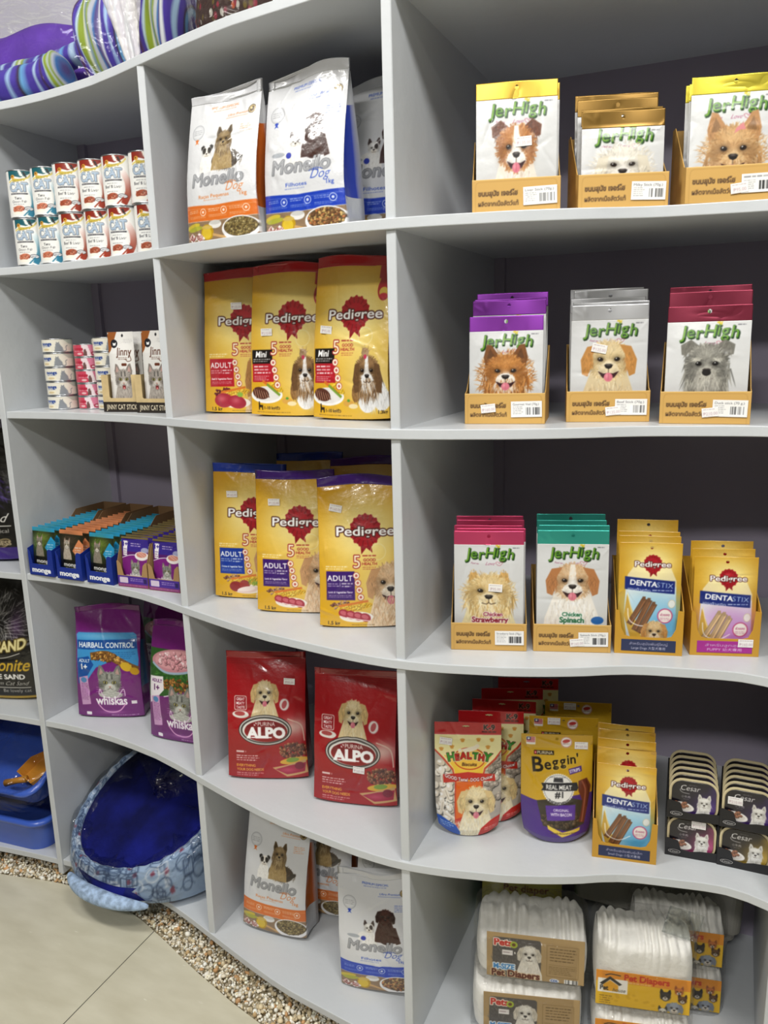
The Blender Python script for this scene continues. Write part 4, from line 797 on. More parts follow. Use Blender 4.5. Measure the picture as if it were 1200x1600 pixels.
jer_box('pom', 'pink', '#e2527f', 'pink', 'a fluffy cream puppy', 'Strawberry Stick (70g.)', .143, .077, 16, z2, [.226, .227, .228, .234, .238], 'third shelf beside the divider', pst=(.012, .110, 3), seed=7)
jer_box('beagle', 'teal', '#45b9ab', 'teal', 'a tan and white hound', 'Spinach Stick (70g.)', .291, .122, 16, z2, [.228, .232, .236, .243], 'third shelf between pink tops and gold packs', price=2, seed=8)

# ------------------------------------------------------------------ gold dental stick packs in gold cartons
DART = {}
def dental_art(kind):
    if kind in DART: return DART[kind]
    c = cvs(100, .112, .200, .00112, '#cf9a22'); H = c.H; DART[kind] = c; pup = kind == 'puppy'
    c.grad(0, 0, 100, H, '#cd9820', '#d8a62c'); c.blob(30, 12, 30, 10, '#e8c050', .5); c.blob(75, 25, 20, 18, '#e9c658', .4)
    c.poly([(14, 52), (30, 30), (80, 34), (92, 60), (94, 150), (84, 176), (22, 176), (12, 120)], '#f2ecd8', .75)
    low = ('#c58fcb', '#b86cc0') if pup else ('#9fd0e8', '#3f9fd6')
    c.poly([(12, 66), (92, 70), (94, 140), (86, 172), (18, 172), (10, 120)], '#e8f0f4'); c.blob(72, 130, 40, 40, low[1], .9); c.blob(50, 100, 40, 25, low[0], .7); c.poly([(14, 84), (44, 168), (26, 172), (10, 120)], '#cfa030', .9); c.curve([(15, 82), (22, 110), (34, 140), (46, 168)], 1.1, '#f6e6a8')
    pedigree_logo(c, 54, 34, 14.5, 58)
    c.poly([(10, 55), (90, 61), (90, 82), (10, 76)], '#182a78'); c.text('DENTA', 40, 69.5, 8.6, '#ffffff', bold=.03, rot=4.2, fit=44); c.text('STIX', 74, 72, 8.6, '#cfe2ff', bold=-.012, rot=4.2, fit=26); c.text('เดนต้าสติก', 33, 77.5, 3.6, '#e8eeff', bold=.01, rot=4.2, fit=36); c.small(54, 75.5, 87, 1, 2.4, '#d8e2ff', .8)
    st = '#c0a27c' if pup else '#7a5236'
    for i, (x, y, L) in enumerate(((34, 92, 40), (42, 94, 48), (50, 100, 46))):
        a = np.array([x + 8, y]); b = np.array([x - 14, y + L]); c.line([a, b], 9, hx(st) * .75); c.line([a - [1.5, 0], b - [1.5, 0]], 4.6, st); c.line([a + [2.2, 0], b + [2.2, 0]], 2, hx(st) * 1.25); c.rect(x + 5, y - 5, x + 10, y + 2, hx(st) * .9)
    c.curve([(16, 108), (20, 128), (40, 136), (60, 126)], 1.4, '#ffffff', .9)
    c.ell(76, 118, 12.5, 12.5, '#c04a7e'); c.ell(76, 118, 10.6, 10.6, '#f4ece8'); c.text('ช่วยลด', 76, 118, 4, '#a02a5c', bold=.01, fit=15); c.small(68, 121, 84, 2, 1.6, '#b05a80', .8); c.ell(86, 98, 6, 7, '#f6f4ee', .85); c.ring(86, 98, 5.6, .6, '#b9a46a', .8, 6.6)
    if pup: animal(c, 72, 148, 13, fur=('#dcc6a4', '#cbb18a', '#eadcc0'), muz=('#eadcc0', '#f6eee0'), ears='drop', ear='#c9ab80', tongue=False, seed=61); c.ell(40, 158, 12, 6, '#e8dcc8')
    elif kind == 'large': animal(c, 60, 146, 18, fur=('#d9b680', '#c79e66', '#ead0a4'), muz=('#e8d6b4', '#f4e8cc'), ears='drop', ear='#c08c50', tongue=False, seed=62)
    else: animal(c, 72, 158, 9, fur=('#6a5c50', '#4c4038', '#e8e4dc'), muz=('#efeae2', '#ffffff'), ears='fold', ear='#2c2622', tongue=False, seed=63); c.ell(54, 162, 8, 6, '#d8d0c4')
    return c
DM = {}
def dental_box(kind, x, y, rz, zb, hs, label, packlab, strip, line1, line2, seed, price=None, step=.019, hdr_holes=True):
    w, hf, D, th = .120, .085, .125, .0014; gold = mat('gold_carton_board', '#c9962a', .5, coat=.2); brown = mat('brown_card_inside', '#8a6a48', .7)
    t = thing('display_carton', label, 'carton', (x, y, zb + .0003), rz, 'gold dental stick cartons')
    b = MB(); b.box(-w / 2, .0016, 0, w / 2, D, th)
    for xx in (-w / 2, w / 2 - th): b.prism([(.0016, th), (.0016, hf), (.012, hf + .01), (D - .03, .155), (D, .155), (D, th)], xx, xx + th, 'x')
    b.box(-w / 2 + th, D - th, th, w / 2 - th, D, .155); obj('carton_tray', b.mesh('carton_tray'), gold, t)
    # front with its dipped cut-out
    f = MB(); P = [(-w / 2, 0), (w / 2, 0), (w / 2, hf), (w / 2 - .010, hf + .002), (w / 2 - .013, .05), (w / 2 - .020, .036), (w / 2 - .03, .033), (-w / 2 + .028, .033), (-w / 2 + .018, .036), (-w / 2 + .011, .05), (-w / 2 + .007, hf - .002), (-w / 2, hf)]
    f.prism(P, 0, .0014); fp = obj('front_panel', f.mesh('front_panel'), gold, t)
    c = cvs(100, .098, .024, .0009, strip); c.text(line1, 50, 11, 5.2, '#cfc7d8', bold=.0, fit=70); c.text(line2, 50, 20, 5.2, '#e4deea', bold=.0, fit=62)
    obj('printed_band', slab('printed_band', .096, .0225, .0004, c, base=strip), MATTE(), fp, (0, -.0005, .006), None, 'dark blue text band' if kind != 'puppy' else 'magenta text band')
    if price: obj('price_sticker', sticker_mesh(seed), MATTE(), fp, (.036, -.0012, .018))
    ca, sa = math.cos(R(rz)), math.sin(R(rz)); rnd = random.Random(seed)
    cv = dental_art(kind)
    for i, h in enumerate(hs):
        key = (kind, round(h, 3), i % 2)
        if key not in DM:
            fr = min(1.0, h / .200 * .98); cc = crop(cv, fr); sh = flat_shape(.110, h, .005, seed + i % 2, .0014); DM[key] = (sh.mesh('pouch_body', 0, 1, cc.nx // 2, cc.ny // 2, cc, base='#c99420', side='#b98a24', back='#c4963a', ns=1, hole=[(.002, h - .0095, .0032, .0028)]), sh)
        me, sh = DM[key]; ly = .014 + i * step; lx = rnd.uniform(-.001, .001) if i else 0
        lab = packlab if i == 0 else 'gold dental stick pack, %s from the front, %s' % (ORD[i], {'large': 'large-dog carton', 'puppy': 'magenta puppy carton', 'small': 'carton on the fourth shelf'}[kind])
        p = thing('dental_stick_pack', lab, 'treat pack', (x + lx * ca - ly * sa, y + lx * sa + ly * ca, zb), rz, 'gold dental stick packs', -2.5)
        obj('pouch_body', me, FILM(), p); settle(p, zb + .0019)
dental_box('large', .424, .158, 12, z2, [.206, .214, .218, .236], 'gold carton with dark blue band and large golden dog, third shelf', 'gold pack with brown sticks and big golden dog, third shelf', '#2a3254', 'สำหรับสุนัขพันธุ์ใหญ่', 'Large Dogs 大型犬專用', 71)
dental_box('puppy', .553, .198, 15, z2, [.180, .190, .200], 'gold carton with magenta puppy band, right end of third shelf', 'gold and lilac pack with puppy picture, third shelf', '#a62a8c', 'สำหรับลูกสุนัข', 'PUPPY 幼犬專用', 72, price=True)
dental_box('small', .399, .137, 9, z1_, [.190, .214, .222, .232, .234], 'gold carton with dark blue band beside the purple and gold pouches', 'gold pack with brown sticks and blue background, fourth shelf', '#2a3254', 'สำหรับสุนัขพันธุ์เล็ก', 'Small Dogs 小型犬專用', 73, step=.020)

# ------------------------------------------------------------------ stand-up pouches
def doy_shape(w, h, d, seed, top):
    return Shape(w, h, lambda v: np.maximum(.0012, d / 2 * np.clip((top - v) / top, 0, 1) ** .75 * (1 - .25 * np.clip(1 - v / .06, 0, 1))), lambda v: .10 + .0 * v, n=2.6, seed=seed, wr=.0018, nwr=18, lift=.016, narrow=lambda v: .10 * np.clip(1 - v / .35, 0, 1) ** 1.5)
def biscuit_art():
    c = cvs(100, .136, .240, .0011, '#f1e6b0'); H = c.H
    c.rect(0, 40, 100, H, '#b9b0a4'); c.pebbles(14, 110, 15, 50, ['#e9dfd0', '#d8ccba', '#f2ebdf'], 60, 4, 7, 5); c.pebbles(88, 90, 14, 45, ['#a59a8e', '#c8beb0', '#8c8278'], 50, 3.5, 6, 6)
    for x, y, a in ((12, 90, 80), (18, 112, 70), (10, 132, 100), (20, 146, 20), (86, 126, 80)): c.line([(x - 8 * math.cos(R(a)), y - 8 * math.sin(R(a))), (x + 8 * math.cos(R(a)), y + 8 * math.sin(R(a)))], 5.4, '#efe6d8'); c.line([(x - 7 * math.cos(R(a)), y - 7 * math.sin(R(a)) + 1.6), (x + 7 * math.cos(R(a)), y + 7 * math.sin(R(a)) + 1.6)], 1.4, '#c8baa6')
    c.poly([(0, 20), (100, 20), (100, 46), (92, 58), (76, 72), (72, 88), (74, H), (28, H), (30, 92), (26, 74), (12, 58), (0, 46)], '#c8321e'); c.poly([(0, 20), (100, 20), (100, 43), (90, 56), (74, 70), (70, 88), (32, 92), (28, 72), (14, 56), (0, 43)], '#f2e8ac'); c.poly([(14, 52), (86, 52), (73, 70), (70, 90), (32, 90), (29, 72)], '#f1bf2a'); c.blob(50, 60, 22, 16, '#f8e27a', .8)
    c.poly([(32, 92), (70, 88), (73, 130), (30, 150)], '#e2661c')
    for x, y in ((14, 30), (42, 28), (66, 27), (86, 27), (10, 42), (26, 38), (80, 38)):
        c.ell(x, y + 1.5, 2.6, 2.1, '#d08a2c', .85)
        for k in (-1, -.35, .35, 1): c.ell(x + k * 2.6, y - 1.6 + abs(k) * 1.1, .9, 1.2, '#d08a2c', .85)
    c.ell(52, 56, 24, 17, '#c83a1e'); c.ell(52, 56, 22.4, 15.4, '#f6c64a'); c.poly([(40, 42), (62, 36), (64, 42), (46, 48)], '#f4ead2'); c.ell(38, 44, 3, 3, '#f4ead2'); c.ell(64, 37, 3.4, 3, '#f4ead2')
    cols = ['#2f8f2a', '#c0281c', '#c0281c', '#c0281c', '#2f8f2a', '#c0281c', '#2f8f2a']
    for i, ch in enumerate('HEALTHY'): c.text(ch, 26 + i * 8.7, 58.5 - (2.5 if i in (2, 3, 4) else (0 if i in (1, 5) else -1)), 12.5 if i in (0, 6) else 9.5, cols[i], bold=.05, rot=(i - 3) * 4, out=[(1.5, '#fff4c8'), (.7, '#5a1a10')])
    c.text('Biscuits', 52, 67, 5.4, '#3a1a10', bold=.02, shear=.1)
    c.poly([(12, 82), (50, 76), (90, 80), (91, 91), (50, 88), (13, 95)], '#c4281e'); c.text('GOOD Taste!  DOG Choice!', 51, 88, 5.2, '#ffffff', bold=.03, fit=72, arc=-5, out=(.6, '#7a1410'))
    animal(c, 62, 124, 24, fur=('#efdcae', '#e2c88e', '#f8ecc8'), muz=('#f2e4c0', '#faf2dc'), ears='drop', ear='#e0c48c', tongue=True, chest=('#f0e4c4', '#e4d2a4', '#f8f0da'), seed=66); c.fur(52, 160, 26, 14, ['#f4ead0', '#e6d6ae', '#faf4e2'], 260, 8, 1, 95, 25)
    c.poly([(0, 150), (12, 152), (30, 160), (36, 170), (36, H), (0, H)], '#1f55b8'); c.small(4, 158, 26, 3, 2, '#ffffff', .7); c.poly([(100, 148), (84, 154), (70, 164), (66, H), (100, H)], '#c4281e'); c.small(76, 164, 96, 2, 2, '#ffffff', .6)
    c.rect(0, 0, 100, 20, '#b3161e'); c.rect(0, 18.6, 100, 20, '#d8686a'); c.text('K-9', 82, 12, 8.6, '#141014', bold=.04, out=(.7, '#e08a80')); c.small(71, 14, 94, 1, 2.6, '#141014', .9)
    return c
def strips_art():
    c = cvs(100, .136, .214, .0011, '#c69a1c'); H = c.H
    c.grad(0, 0, 100, H, '#c89c1e', '#cfa52c'); c.blob(60, 30, 40, 16, '#dcb845', .5)
    c.poly([(0, 92), (22, 96), (60, 88), (100, 84), (100, H), (0, H)], '#4a2a80'); c.poly([(22, 96), (62, 88), (92, 96), (90, 130), (66, 138), (30, 132)], '#3a342c'); c.pebbles(56, 122, 28, 12, ['#4a3c2c', '#5c4a34', '#33291e'], 90, 2, 4, 9)
    c.rect(7, 4, 20, 16, '#f2f0ec'); c.rect(7.6, 4.6, 19.4, 12.4, '#b0202c'); c.rect(7.6, 4.6, 13.5, 9, '#1c2c6a'); c.line([(13.5, 6.4), (19.4, 6.4)], .9, '#f2f0ec'); c.line([(13.5, 9), (19.4, 9)], .9, '#f2f0ec'); c.line([(7.6, 11), (19.4, 11)], .9, '#f2f0ec'); c.ell(10.5, 7, 1.6, 1.6, '#f2f0ec')
    c.ell(63, 11, 8, 8, '#f4efe8'); c.ring(63, 11, 7.4, .5, '#b02a3a'); c.ell(63, 9.5, 5.4, 2.6, '#c03a3a', 1, -12); c.small(58, 13, 68, 1, 1.4, '#8a4a4a', .8)
    c.rect(18, 24, 46, 30, '#2a1e12'); c.text('PURINA', 33.5, 29.2, 4.4, '#f2e6c0', bold=.02, fit=22); c.rect(18.6, 25, 21.6, 29.4, '#c0202c'); c.rect(19.6, 26.2, 20.8, 28, '#fff')
    x = 17
    for ch, h, dy in (('B', 22, 7), ('e', 15.5, 3), ('g', 14.5, -1), ('g', 14, -3), ('i', 13.5, -5), ('n', 13.5, -6), ("'", 13.5, -7)):
        wch = text_edges(ch, .0)[1] * h; c.text(ch, x + wch / 2, 47 + dy, h, '#20160e', bold=.0, rot=-5, out=(.9, '#e8c860')); c.text(ch, x + wch / 2, 47 + dy, h, '#20160e', bold=.02, rot=-5); x += wch + 2.2
    c.poly([(66, 49), (84, 44), (85, 52), (68, 57)], '#4a2a80'); c.text('STRIPS', 75.5, 53, 4.6, '#ffffff', bold=.03, rot=-14, fit=15)
    c.poly([(80, 66), (92, 62), (98, 74), (94, 100), (90, 128), (82, 126), (86, 96), (80, 80)], '#6a3224'); c.curve([(85, 66), (90, 80), (88, 104), (86, 126)], 2, '#9a5a44'); c.curve([(91, 66), (95, 82), (92, 104)], 1.4, '#4a1e16')
    P = [(52 + 22 * (1 + .03 * math.cos(44 * a)) * math.cos(a), 78 + 22 * (1 + .03 * math.cos(44 * a)) * math.sin(a)) for a in np.linspace(0, 2 * np.pi, 260, endpoint=False)]
    c.poly(P, '#eeece8'); c.ring(52, 78, 20, .4, '#3a3a40'); c.poly([(46, 62), (58, 62), (59, 68), (45, 68)], '#33333a'); c.small(40, 60.5, 64, 1, 1.4, '#55555c', .8)
    c.poly([(28, 70), (78, 68), (80, 76), (78, 80), (28, 81), (31, 76)], '#26262c'); c.text('REAL MEAT', 53, 78.6, 6.6, '#f4f2ee', bold=.03, fit=36); c.text('#1', 53, 90, 9, '#26262c', bold=.03); c.text('INGREDIENT', 53, 98.5, 4.6, '#26262c', bold=.02, fit=28, arc=-5)
    c.poly([(34, 102), (76, 100), (76, 122), (36, 124)], '#5a3696'); c.text('ORIGINAL', 56, 110, 3.8, '#f4f0fa', bold=.02, fit=22); c.text('WITH BACON', 56, 116.5, 4.4, '#f4f0fa', bold=.03, fit=30)
    c.poly([(36, 130), (58, 140), (84, 134), (84, 140), (58, 147), (37, 136)], '#e2c44a'); c.text('naturally flavoured in bacon', 60, 142.6, 2.4, '#4a3410', bold=.02, fit=38)
    return c
BISC, STRP = biscuit_art(), strips_art()
bs_ = doy_shape(.136, .240, .050, 81, .86); bs2 = doy_shape(.136, .240, .050, 82, .86)
def part_of(c, y0, y1):
    n = Cv.__new__(Cv); n.__dict__.update(c.__dict__); a, b = int(y0 * c.ny) // 2 * 2, int(y1 * c.ny) // 2 * 2; n.a = c.a[a:b]; n.ny = b - a; return n
hB = part_of(BISC, 0, .1134); bB = part_of(BISC, .1134, 1)
bm = []
for s in (bs_, bs2):
    bm.append((s.mesh('pouch_body', 0, 1 - .1134, bB.nx // 2, bB.ny // 2, bB, base='#b8aea2', side='#b8aea2', back='#c9c0ae', ns=1), s.mesh('zip_header', 1 - .1134, 1, hB.nx // 2, hB.ny // 2, hB, base='#a8141c', back='#a8141c', ns=1, hole=[(-.004, .231, .008, .0022)]), s))
K9 = [((.088, .118), 19, 'red-topped biscuit pouch with white puppy, frontmost, fourth shelf', -3), ((.118, .182), 17, 'red-topped biscuit pouch second from the front, fourth shelf', -3), ((.128, .245), 13, 'red-topped biscuit pouch third from the front, fourth shelf', -2), ((.130, .310), 20, 'red-topped biscuit pouch fourth from the front, tilted, fourth shelf', -2), ((.150, .375), 16, 'red-topped biscuit pouch rearmost, deep in the fourth shelf', -2)]
for i, ((x, y), rz, lab, rx) in enumerate(K9):
    t = thing('biscuit_pouch', lab, 'treat pouch', (x, y, z1_), rz, 'red-topped biscuit pouches', rx)
    b_, h_, s_ = bm[i % 2]; obj('pouch_body', b_, FILM(), t); obj('zip_header', h_, FILM(), t, label='red zip header')
    if i == 0: sticker(t, s_, -.046, .192, 8, 1)
    settle(t, z1_)
ss_ = doy_shape(.142, .222, .06, 84, .88); sm_ = ss_.mesh('pouch_body', 0, 1, STRP.nx // 2, STRP.ny // 2, STRP, base='#4a2a80', side='#b08a20', back='#b89028', ns=1, hole=[(0, .213, .003, .003)])
for i, ((x, y), rz, lab) in enumerate([((.260, .165), 17, 'gold and purple bacon strip pouch, frontmost of three, fourth shelf'), ((.257, .245), 15, 'gold bacon strip pouch, middle one of three in a row, fourth shelf'), ((.273, .325), 15, 'gold bacon strip pouch, rearmost of three in a row, fourth shelf')]):
    t = thing('treat_pouch', lab, 'treat pouch', (x, y, z1_), rz, 'gold and purple bacon strip pouches', -3)
    obj('pouch_body', sm_, FILM(), t); sticker(t, ss_, (.048, -.02, -.018)[i], (.193, .205, .205)[i], 0, i); settle(t, z1_)
# ------------------------------------------------------------------ tins
def tin_mesh(name, r, h, cv, base, n=120, rep=2, rim=.003):
    """label band of a tin; the picture sits twice round it, one copy facing -y"""
    m = int(cv.ny // 2); a = np.linspace(0, 2 * np.pi, n, endpoint=False)[None]; v = np.linspace(0, 1, m + 1)[:, None]
    X = r * np.sin(a) + 0 * v; Y = -r * np.cos(a) + 0 * v; Z = rim + v * (h - 2 * rim) + 0 * a
    u = (a / (2 * np.pi) * rep + .5) % 1.0; C = cv.sample(u + 0 * v, 1 - v + 0 * u)
    i = np.arange(n); j = np.arange(m)[:, None] * n; F = np.stack([j + i, j + (i + 1) % n, j + n + (i + 1) % n, j + n + i], -1).reshape(-1, 4)
    return np_mesh(name, np.stack([X, Y, Z], -1).reshape(-1, 3), F, C.reshape(-1, 3))
def rims_mesh(r, h):
    b, t = MB(), MB()
    b.lathe([(r * .9, .0), (r * .99, .0), (r * 1.015, .0016), (r * .99, .0036), (r * .97, .004)], 40)
    t.lathe([(r * .97, h - .004), (r * .99, h - .0036), (r * 1.015, h - .0016), (r * .995, h), (r * .95, h - .0006), (r * .93, h - .0026), (r * .5, h - .0022), (r * .45, h - .003)], 40)
    return b.mesh('bottom_rim'), t.mesh('steel_lid')
STEEL = mat('tin_steel', '#b9bcc0', .28, metal=.95)
def cat_art(fish):
    c = Cv(115, 108, 2.2, '#efefec'); a = '#1d5c66' if fish else '#8a2a1c'; x = 57
    c.poly([(30, 0), (84, 0), (84, 4), (72, 12), (60, 16), (44, 12), (30, 22)], a); c.poly([(56, 0), (62, 0), (68, 14), (60, 12)], '#f2efe6'); c.poly([(66, 4), (70, 2), (76, 16), (72, 16)], '#2a2420'); c.ell(42, 14, 5, 5, '#d8a040'); c.ell(41, 13, 2, 2, '#6a3a1a'); c.curve([(30, 26), (46, 20), (60, 21), (76, 16), (86, 6)], 3.4, '#e0cc70')
    c.text('Pleasure', 56, 24, 6, '#e6cf5a', bold=.02, shear=.3, rot=-8, out=(.7, '#8a7424'))
    c.grad(0, 0, 1, 1, '#fff', '#fff')
    for i in range(20):
        t = i / 19; P = [(74 + 14 * math.sin(t * 2.9), 30 + t * 70), (74 + 14 * math.sin((t + .053) * 2.9), 30 + (t + .053) * 70)]
        c0 = (hx('#ffffff') * (1 - t) + hx('#2a7c9a' if fish else '#9a3018') * t); c.line(P, 16 - 5 * abs(t - .5), c0)
    c.text('CAT', 53, 48, 21, '#7d97b4', bold=.03, fit=44, out=[(1.3, '#3c4450'), (.5, '#ffffff')]); c.text('CAT', 52.4, 47.2, 21, '#d6e2ee', .65, bold=.0, fit=43)
    c.rect(32, 52, 74, 55.5, '#3a3a40'); c.small(34, 53, 70, 1, 1.8, '#ffffff', .8)
    if fish: c.text('Tuna', 50, 67, 6.2, '#2a2a30', bold=.0); c.text('Ocean Fish', 52, 75, 6.2, '#2a2a30', bold=.0, fit=36)
    else: c.small(38, 60, 64, 1, 2, '#55555c', .7); c.text('Beef & Liver', 52, 71, 7, '#2a2a30', bold=.0, fit=40)
    c.small(36, 78, 64, 1, 2, '#55555c', .7)
    f = '#c8765a' if fish else '#a4523a'; c.ell(48, 90, 15, 8, f, 1, -10); c.pebbles(48, 89, 13, 6, [f, '#d8927a', '#8a3f2c'], 30, 1.5, 3, 4); c.ell(46, 99, 14, 3.4, '#f4efe2')
    c.ell(73, 89, 11, 5, '#33363c', 1, 4); c.ell(73, 89, 9.6, 3.8, '#e8e8ea', 1, 4); c.small(66, 88, 80, 1, 2, '#44444c', .8)
    c.curve([(60, 106), (68, 98), (74, 92)], 3, '#2a7c9a' if fish else '#9a3018'); c.small(98, 20, 112, 26, 1.5, '#77777c', .5); c.barcode(3, 70, 18, 100, 14)
    return c
rC, hC = .0362, .108; cfish, cbeef = cat_art(True), cat_art(False)
mF, mB_, mR = tin_mesh('can_body', rC, hC, cfish, None), tin_mesh('can_body', rC, hC, cbeef, None), rims_mesh(rC, hC)
TINM = mat('printed_tin', rough=.34, coat=.3, attr=True)
for lev in (0, 1):
    for i in range(6):
        fish = i < 2; x = -1.045 + .0745 * i; y = .212 + (.004 if i % 2 else 0) - .006 * i * .3
        w_ = ['leftmost', 'second from left', 'third from left', 'fourth from left', 'fifth from left', 'rightmost, half behind the divider'][i]
        lab = 'white cat food tin with %s swoosh, %s row, %s' % ('teal' if fish else 'red-brown', 'upper' if lev else 'lower', w_)
        t = thing('cat_food_can', lab, 'tin', (x - .004 * lev, y, z4 + .0004 + lev * (hC + .0006)), [28, 24, 30, 22, 18, 26][i] + (4 if lev else 0), 'white cat food tins in two rows')
        obj('can_body', mF if fish else mB_, TINM, t); obj('bottom_rim', mR[0], STEEL, t); obj('steel_lid', mR[1], STEEL, t)
def tuna_art(pink):
    c = Cv(110, 30, 2.6, '#e6e2d4' if not pink else '#d8647c')
    if pink: c.poly([(0, 0), (46, 0), (52, 30), (0, 30)], '#c8485e'); c.poly([(46, 0), (62, 0), (70, 30), (52, 30)], '#e8d8dc'); c.poly([(62, 0), (110, 0), (110, 30), (70, 30)], '#d27a96'); c.poly([(86, 0), (110, 0), (110, 30), (90, 30)], '#c9c4c0')
    c.text('monge', 36, 14, 8.5, '#24408c' if not pink else '#b0243c', bold=.04, fit=30); c.small(24, 16, 50, 1, 2, '#24408c' if not pink else '#f0d8dc', .8)
    if not pink: c.rect(22, 20, 48, 28, '#efe8cf'); c.ell(35, 24.5, 9, 2.6, '#d8c49a'); c.poly([(56, 30), (60, 12), (62, 5), (65, 8), (68, 5), (70, 12), (76, 20), (78, 30)], '#8b9096'); c.curve([(76, 29), (84, 27), (84, 18), (88, 15)], 2, '#8b9096'); c.poly([(78, 0), (110, 0), (110, 12), (92, 10)], '#b9bfb2')
    else: c.ell(40, 24, 7, 3, '#e8b8bc'); c.ell(76, 23, 8, 5, '#a02c44'); c.ell(76, 23, 4, 2.4, '#e8c0c8'); c.poly([(50, 30), (52, 14), (56, 10), (59, 18), (60, 30)], '#6a4a48')
    return c
rT, hT = .0365, .0352; cw, cp = tuna_art(False), tuna_art(True); mW = tin_mesh('can_body', rT, hT, cw, None, rep=2, rim=.0028); mP = tin_mesh('can_body', rT, hT, cp, None, rep=2, rim=.0028); mTR = rims_mesh(rT, hT)
for (x, y, pink, nm, hh) in ((-1.050, .262, False, 'leftmost stack', 0), (-.974, .288, True, 'pink stack', -.003), (-.898, .278, False, 'stack beside the cat stick carton', 0), (-.985, .366, False, 'stack hidden behind the pink tins', 0)):
    for k in range(5):
        t = thing('tuna_tin', '%s flat cat food tin, %s, %s' % ('pink' if pink else 'white', nm, ['bottom one', 'second up', 'middle one', 'fourth up', 'top one'][k]), 'tin', (x + .0012 * (k % 2), y, z3 + .0004 + k * (hT + hh + .0004)), 22 + 9 * (k % 3), 'flat cat food tins in stacks')
        for nm_, me, mm in (('can_body', mP if pink else mW, TINM), ('bottom_rim', mTR[0], STEEL), ('steel_lid', mTR[1], STEEL)):
            o = obj(nm_, me, mm, t)
            if pink: o.scale = (.97, .97, .914)

# ------------------------------------------------------------------ cat stick cartons
def stick_art():
    c = cvs(100, .072, .186, .0009, '#e9e7e4'); H = c.H
    c.poly([(0, 0), (36, 0), (10, 60), (0, 70)], '#9a5a2c'); c.ell(24, 38, 13, 14, '#23232a'); c.poly([(18, 34), (22, 36), (27, 36), (31, 33), (30, 44), (20, 44)], '#efefef'); c.ell(56, 12, 4, 5, '#2a2a2e')
    c.text('Jinny', 62, 76, 26, '#5a3426', bold=.012, fit=58); c.curve([(84, 76), (88, 92), (76, 96), (68, 88)], 2, '#5a3426'); c.small(40, 83, 76, 2, 3, '#5a3426', .8); c.rect(52, 102, 72, 111, '#6a3a2a', r=3); c.small(60, 24, 96, 3, 3, '#aaaab0', .5)
    animal(c, 56, 158, 34, fur=('#a79f98', '#8a827c', '#c4bcb4'), muz=('#cfc8c0', '#e6e0d8'), ears='prick', ear='#8d847e', cat=True, chest=('#b6aea6', '#989089', '#d0c8c0'), seed=91)
    c.rect(10, 232, 90, H, '#a85838'); c.text('BEEF FLAVORED', 46, 246, 9, '#f2e4d2', bold=.02, fit=66); c.ell(88, 228, 11, 11, '#7a2430')
    return c
SC = stick_art(); sks = flat_shape(.072, .186, .006, 93, .0008); SKM = sks.mesh('pouch_body', 0, 1, SC.nx // 2, SC.ny // 2, SC, base='#dcd9d5', back='#d0ccc8', ns=1)
for bi, (x, y, rz, lab) in enumerate(((-.804, .202, 5, 'cat stick carton with black strip, left of the pair beside white tins'), (-.696, .190, 0, 'cat stick carton with black strip, right of the pair, against the divider'))):
    w, D = .104, .135; t = thing('display_carton', lab, 'carton', (x, y, z3 + .0003), rz, 'cat stick cartons'); kr = mat('pale_kraft_board', '#cdb585', .65, vary=.05, vscale=30)
    b = MB(); b.box(-w / 2, .0012, 0, w / 2, D, .0012); b.box(-w / 2, .0012, .0012, -w / 2 + .0012, D, .088); b.box(w / 2 - .0012, .0012, .0012, w / 2, D, .088); b.box(-w / 2, D - .0012, .0012, w / 2, D, .088); obj('carton_tray', b.mesh('carton_tray'), kr, t)
    f = MB(); f.prism([(-w / 2, 0), (w / 2, 0), (w / 2, .088), (w / 2 - .019, .088), (w / 2 - .019, .036), (w / 2 - .022, .033), (-w / 2 + .022, .033), (-w / 2 + .019, .036), (-w / 2 + .019, .088), (-w / 2, .088)], 0, .0012); fp = obj('front_panel', f.mesh('front_panel'), kr, t)
    c = cvs(100, w, .024, .0009, '#241c14'); c.text('JINNY CAT STICK', 50, 17, 11.5, '#e8dcc0', bold=.02, fit=84); obj('printed_band', slab('printed_band', w, .024, .0005, c, base='#241c14'), MATTE(), fp, (0, -.0004, 0), None, 'black band with pale lettering')
    for i in range(4):
        p = thing('cat_stick_pack', 'white cat stick pack, %s in the %s of two cartons' % (['front one', 'second', 'third', 'fourth'][i], 'left' if bi == 0 else 'right'), 'treat pack', (x + .003 * (i % 2) - math.sin(R(rz)) * (.014 + .026 * i), y + .014 + .026 * i, z3 + .002), rz, 'white cat stick packs', -1.5)
        obj('pouch_body', SKM, SATIN(), p); settle(p, z3 + .0017)

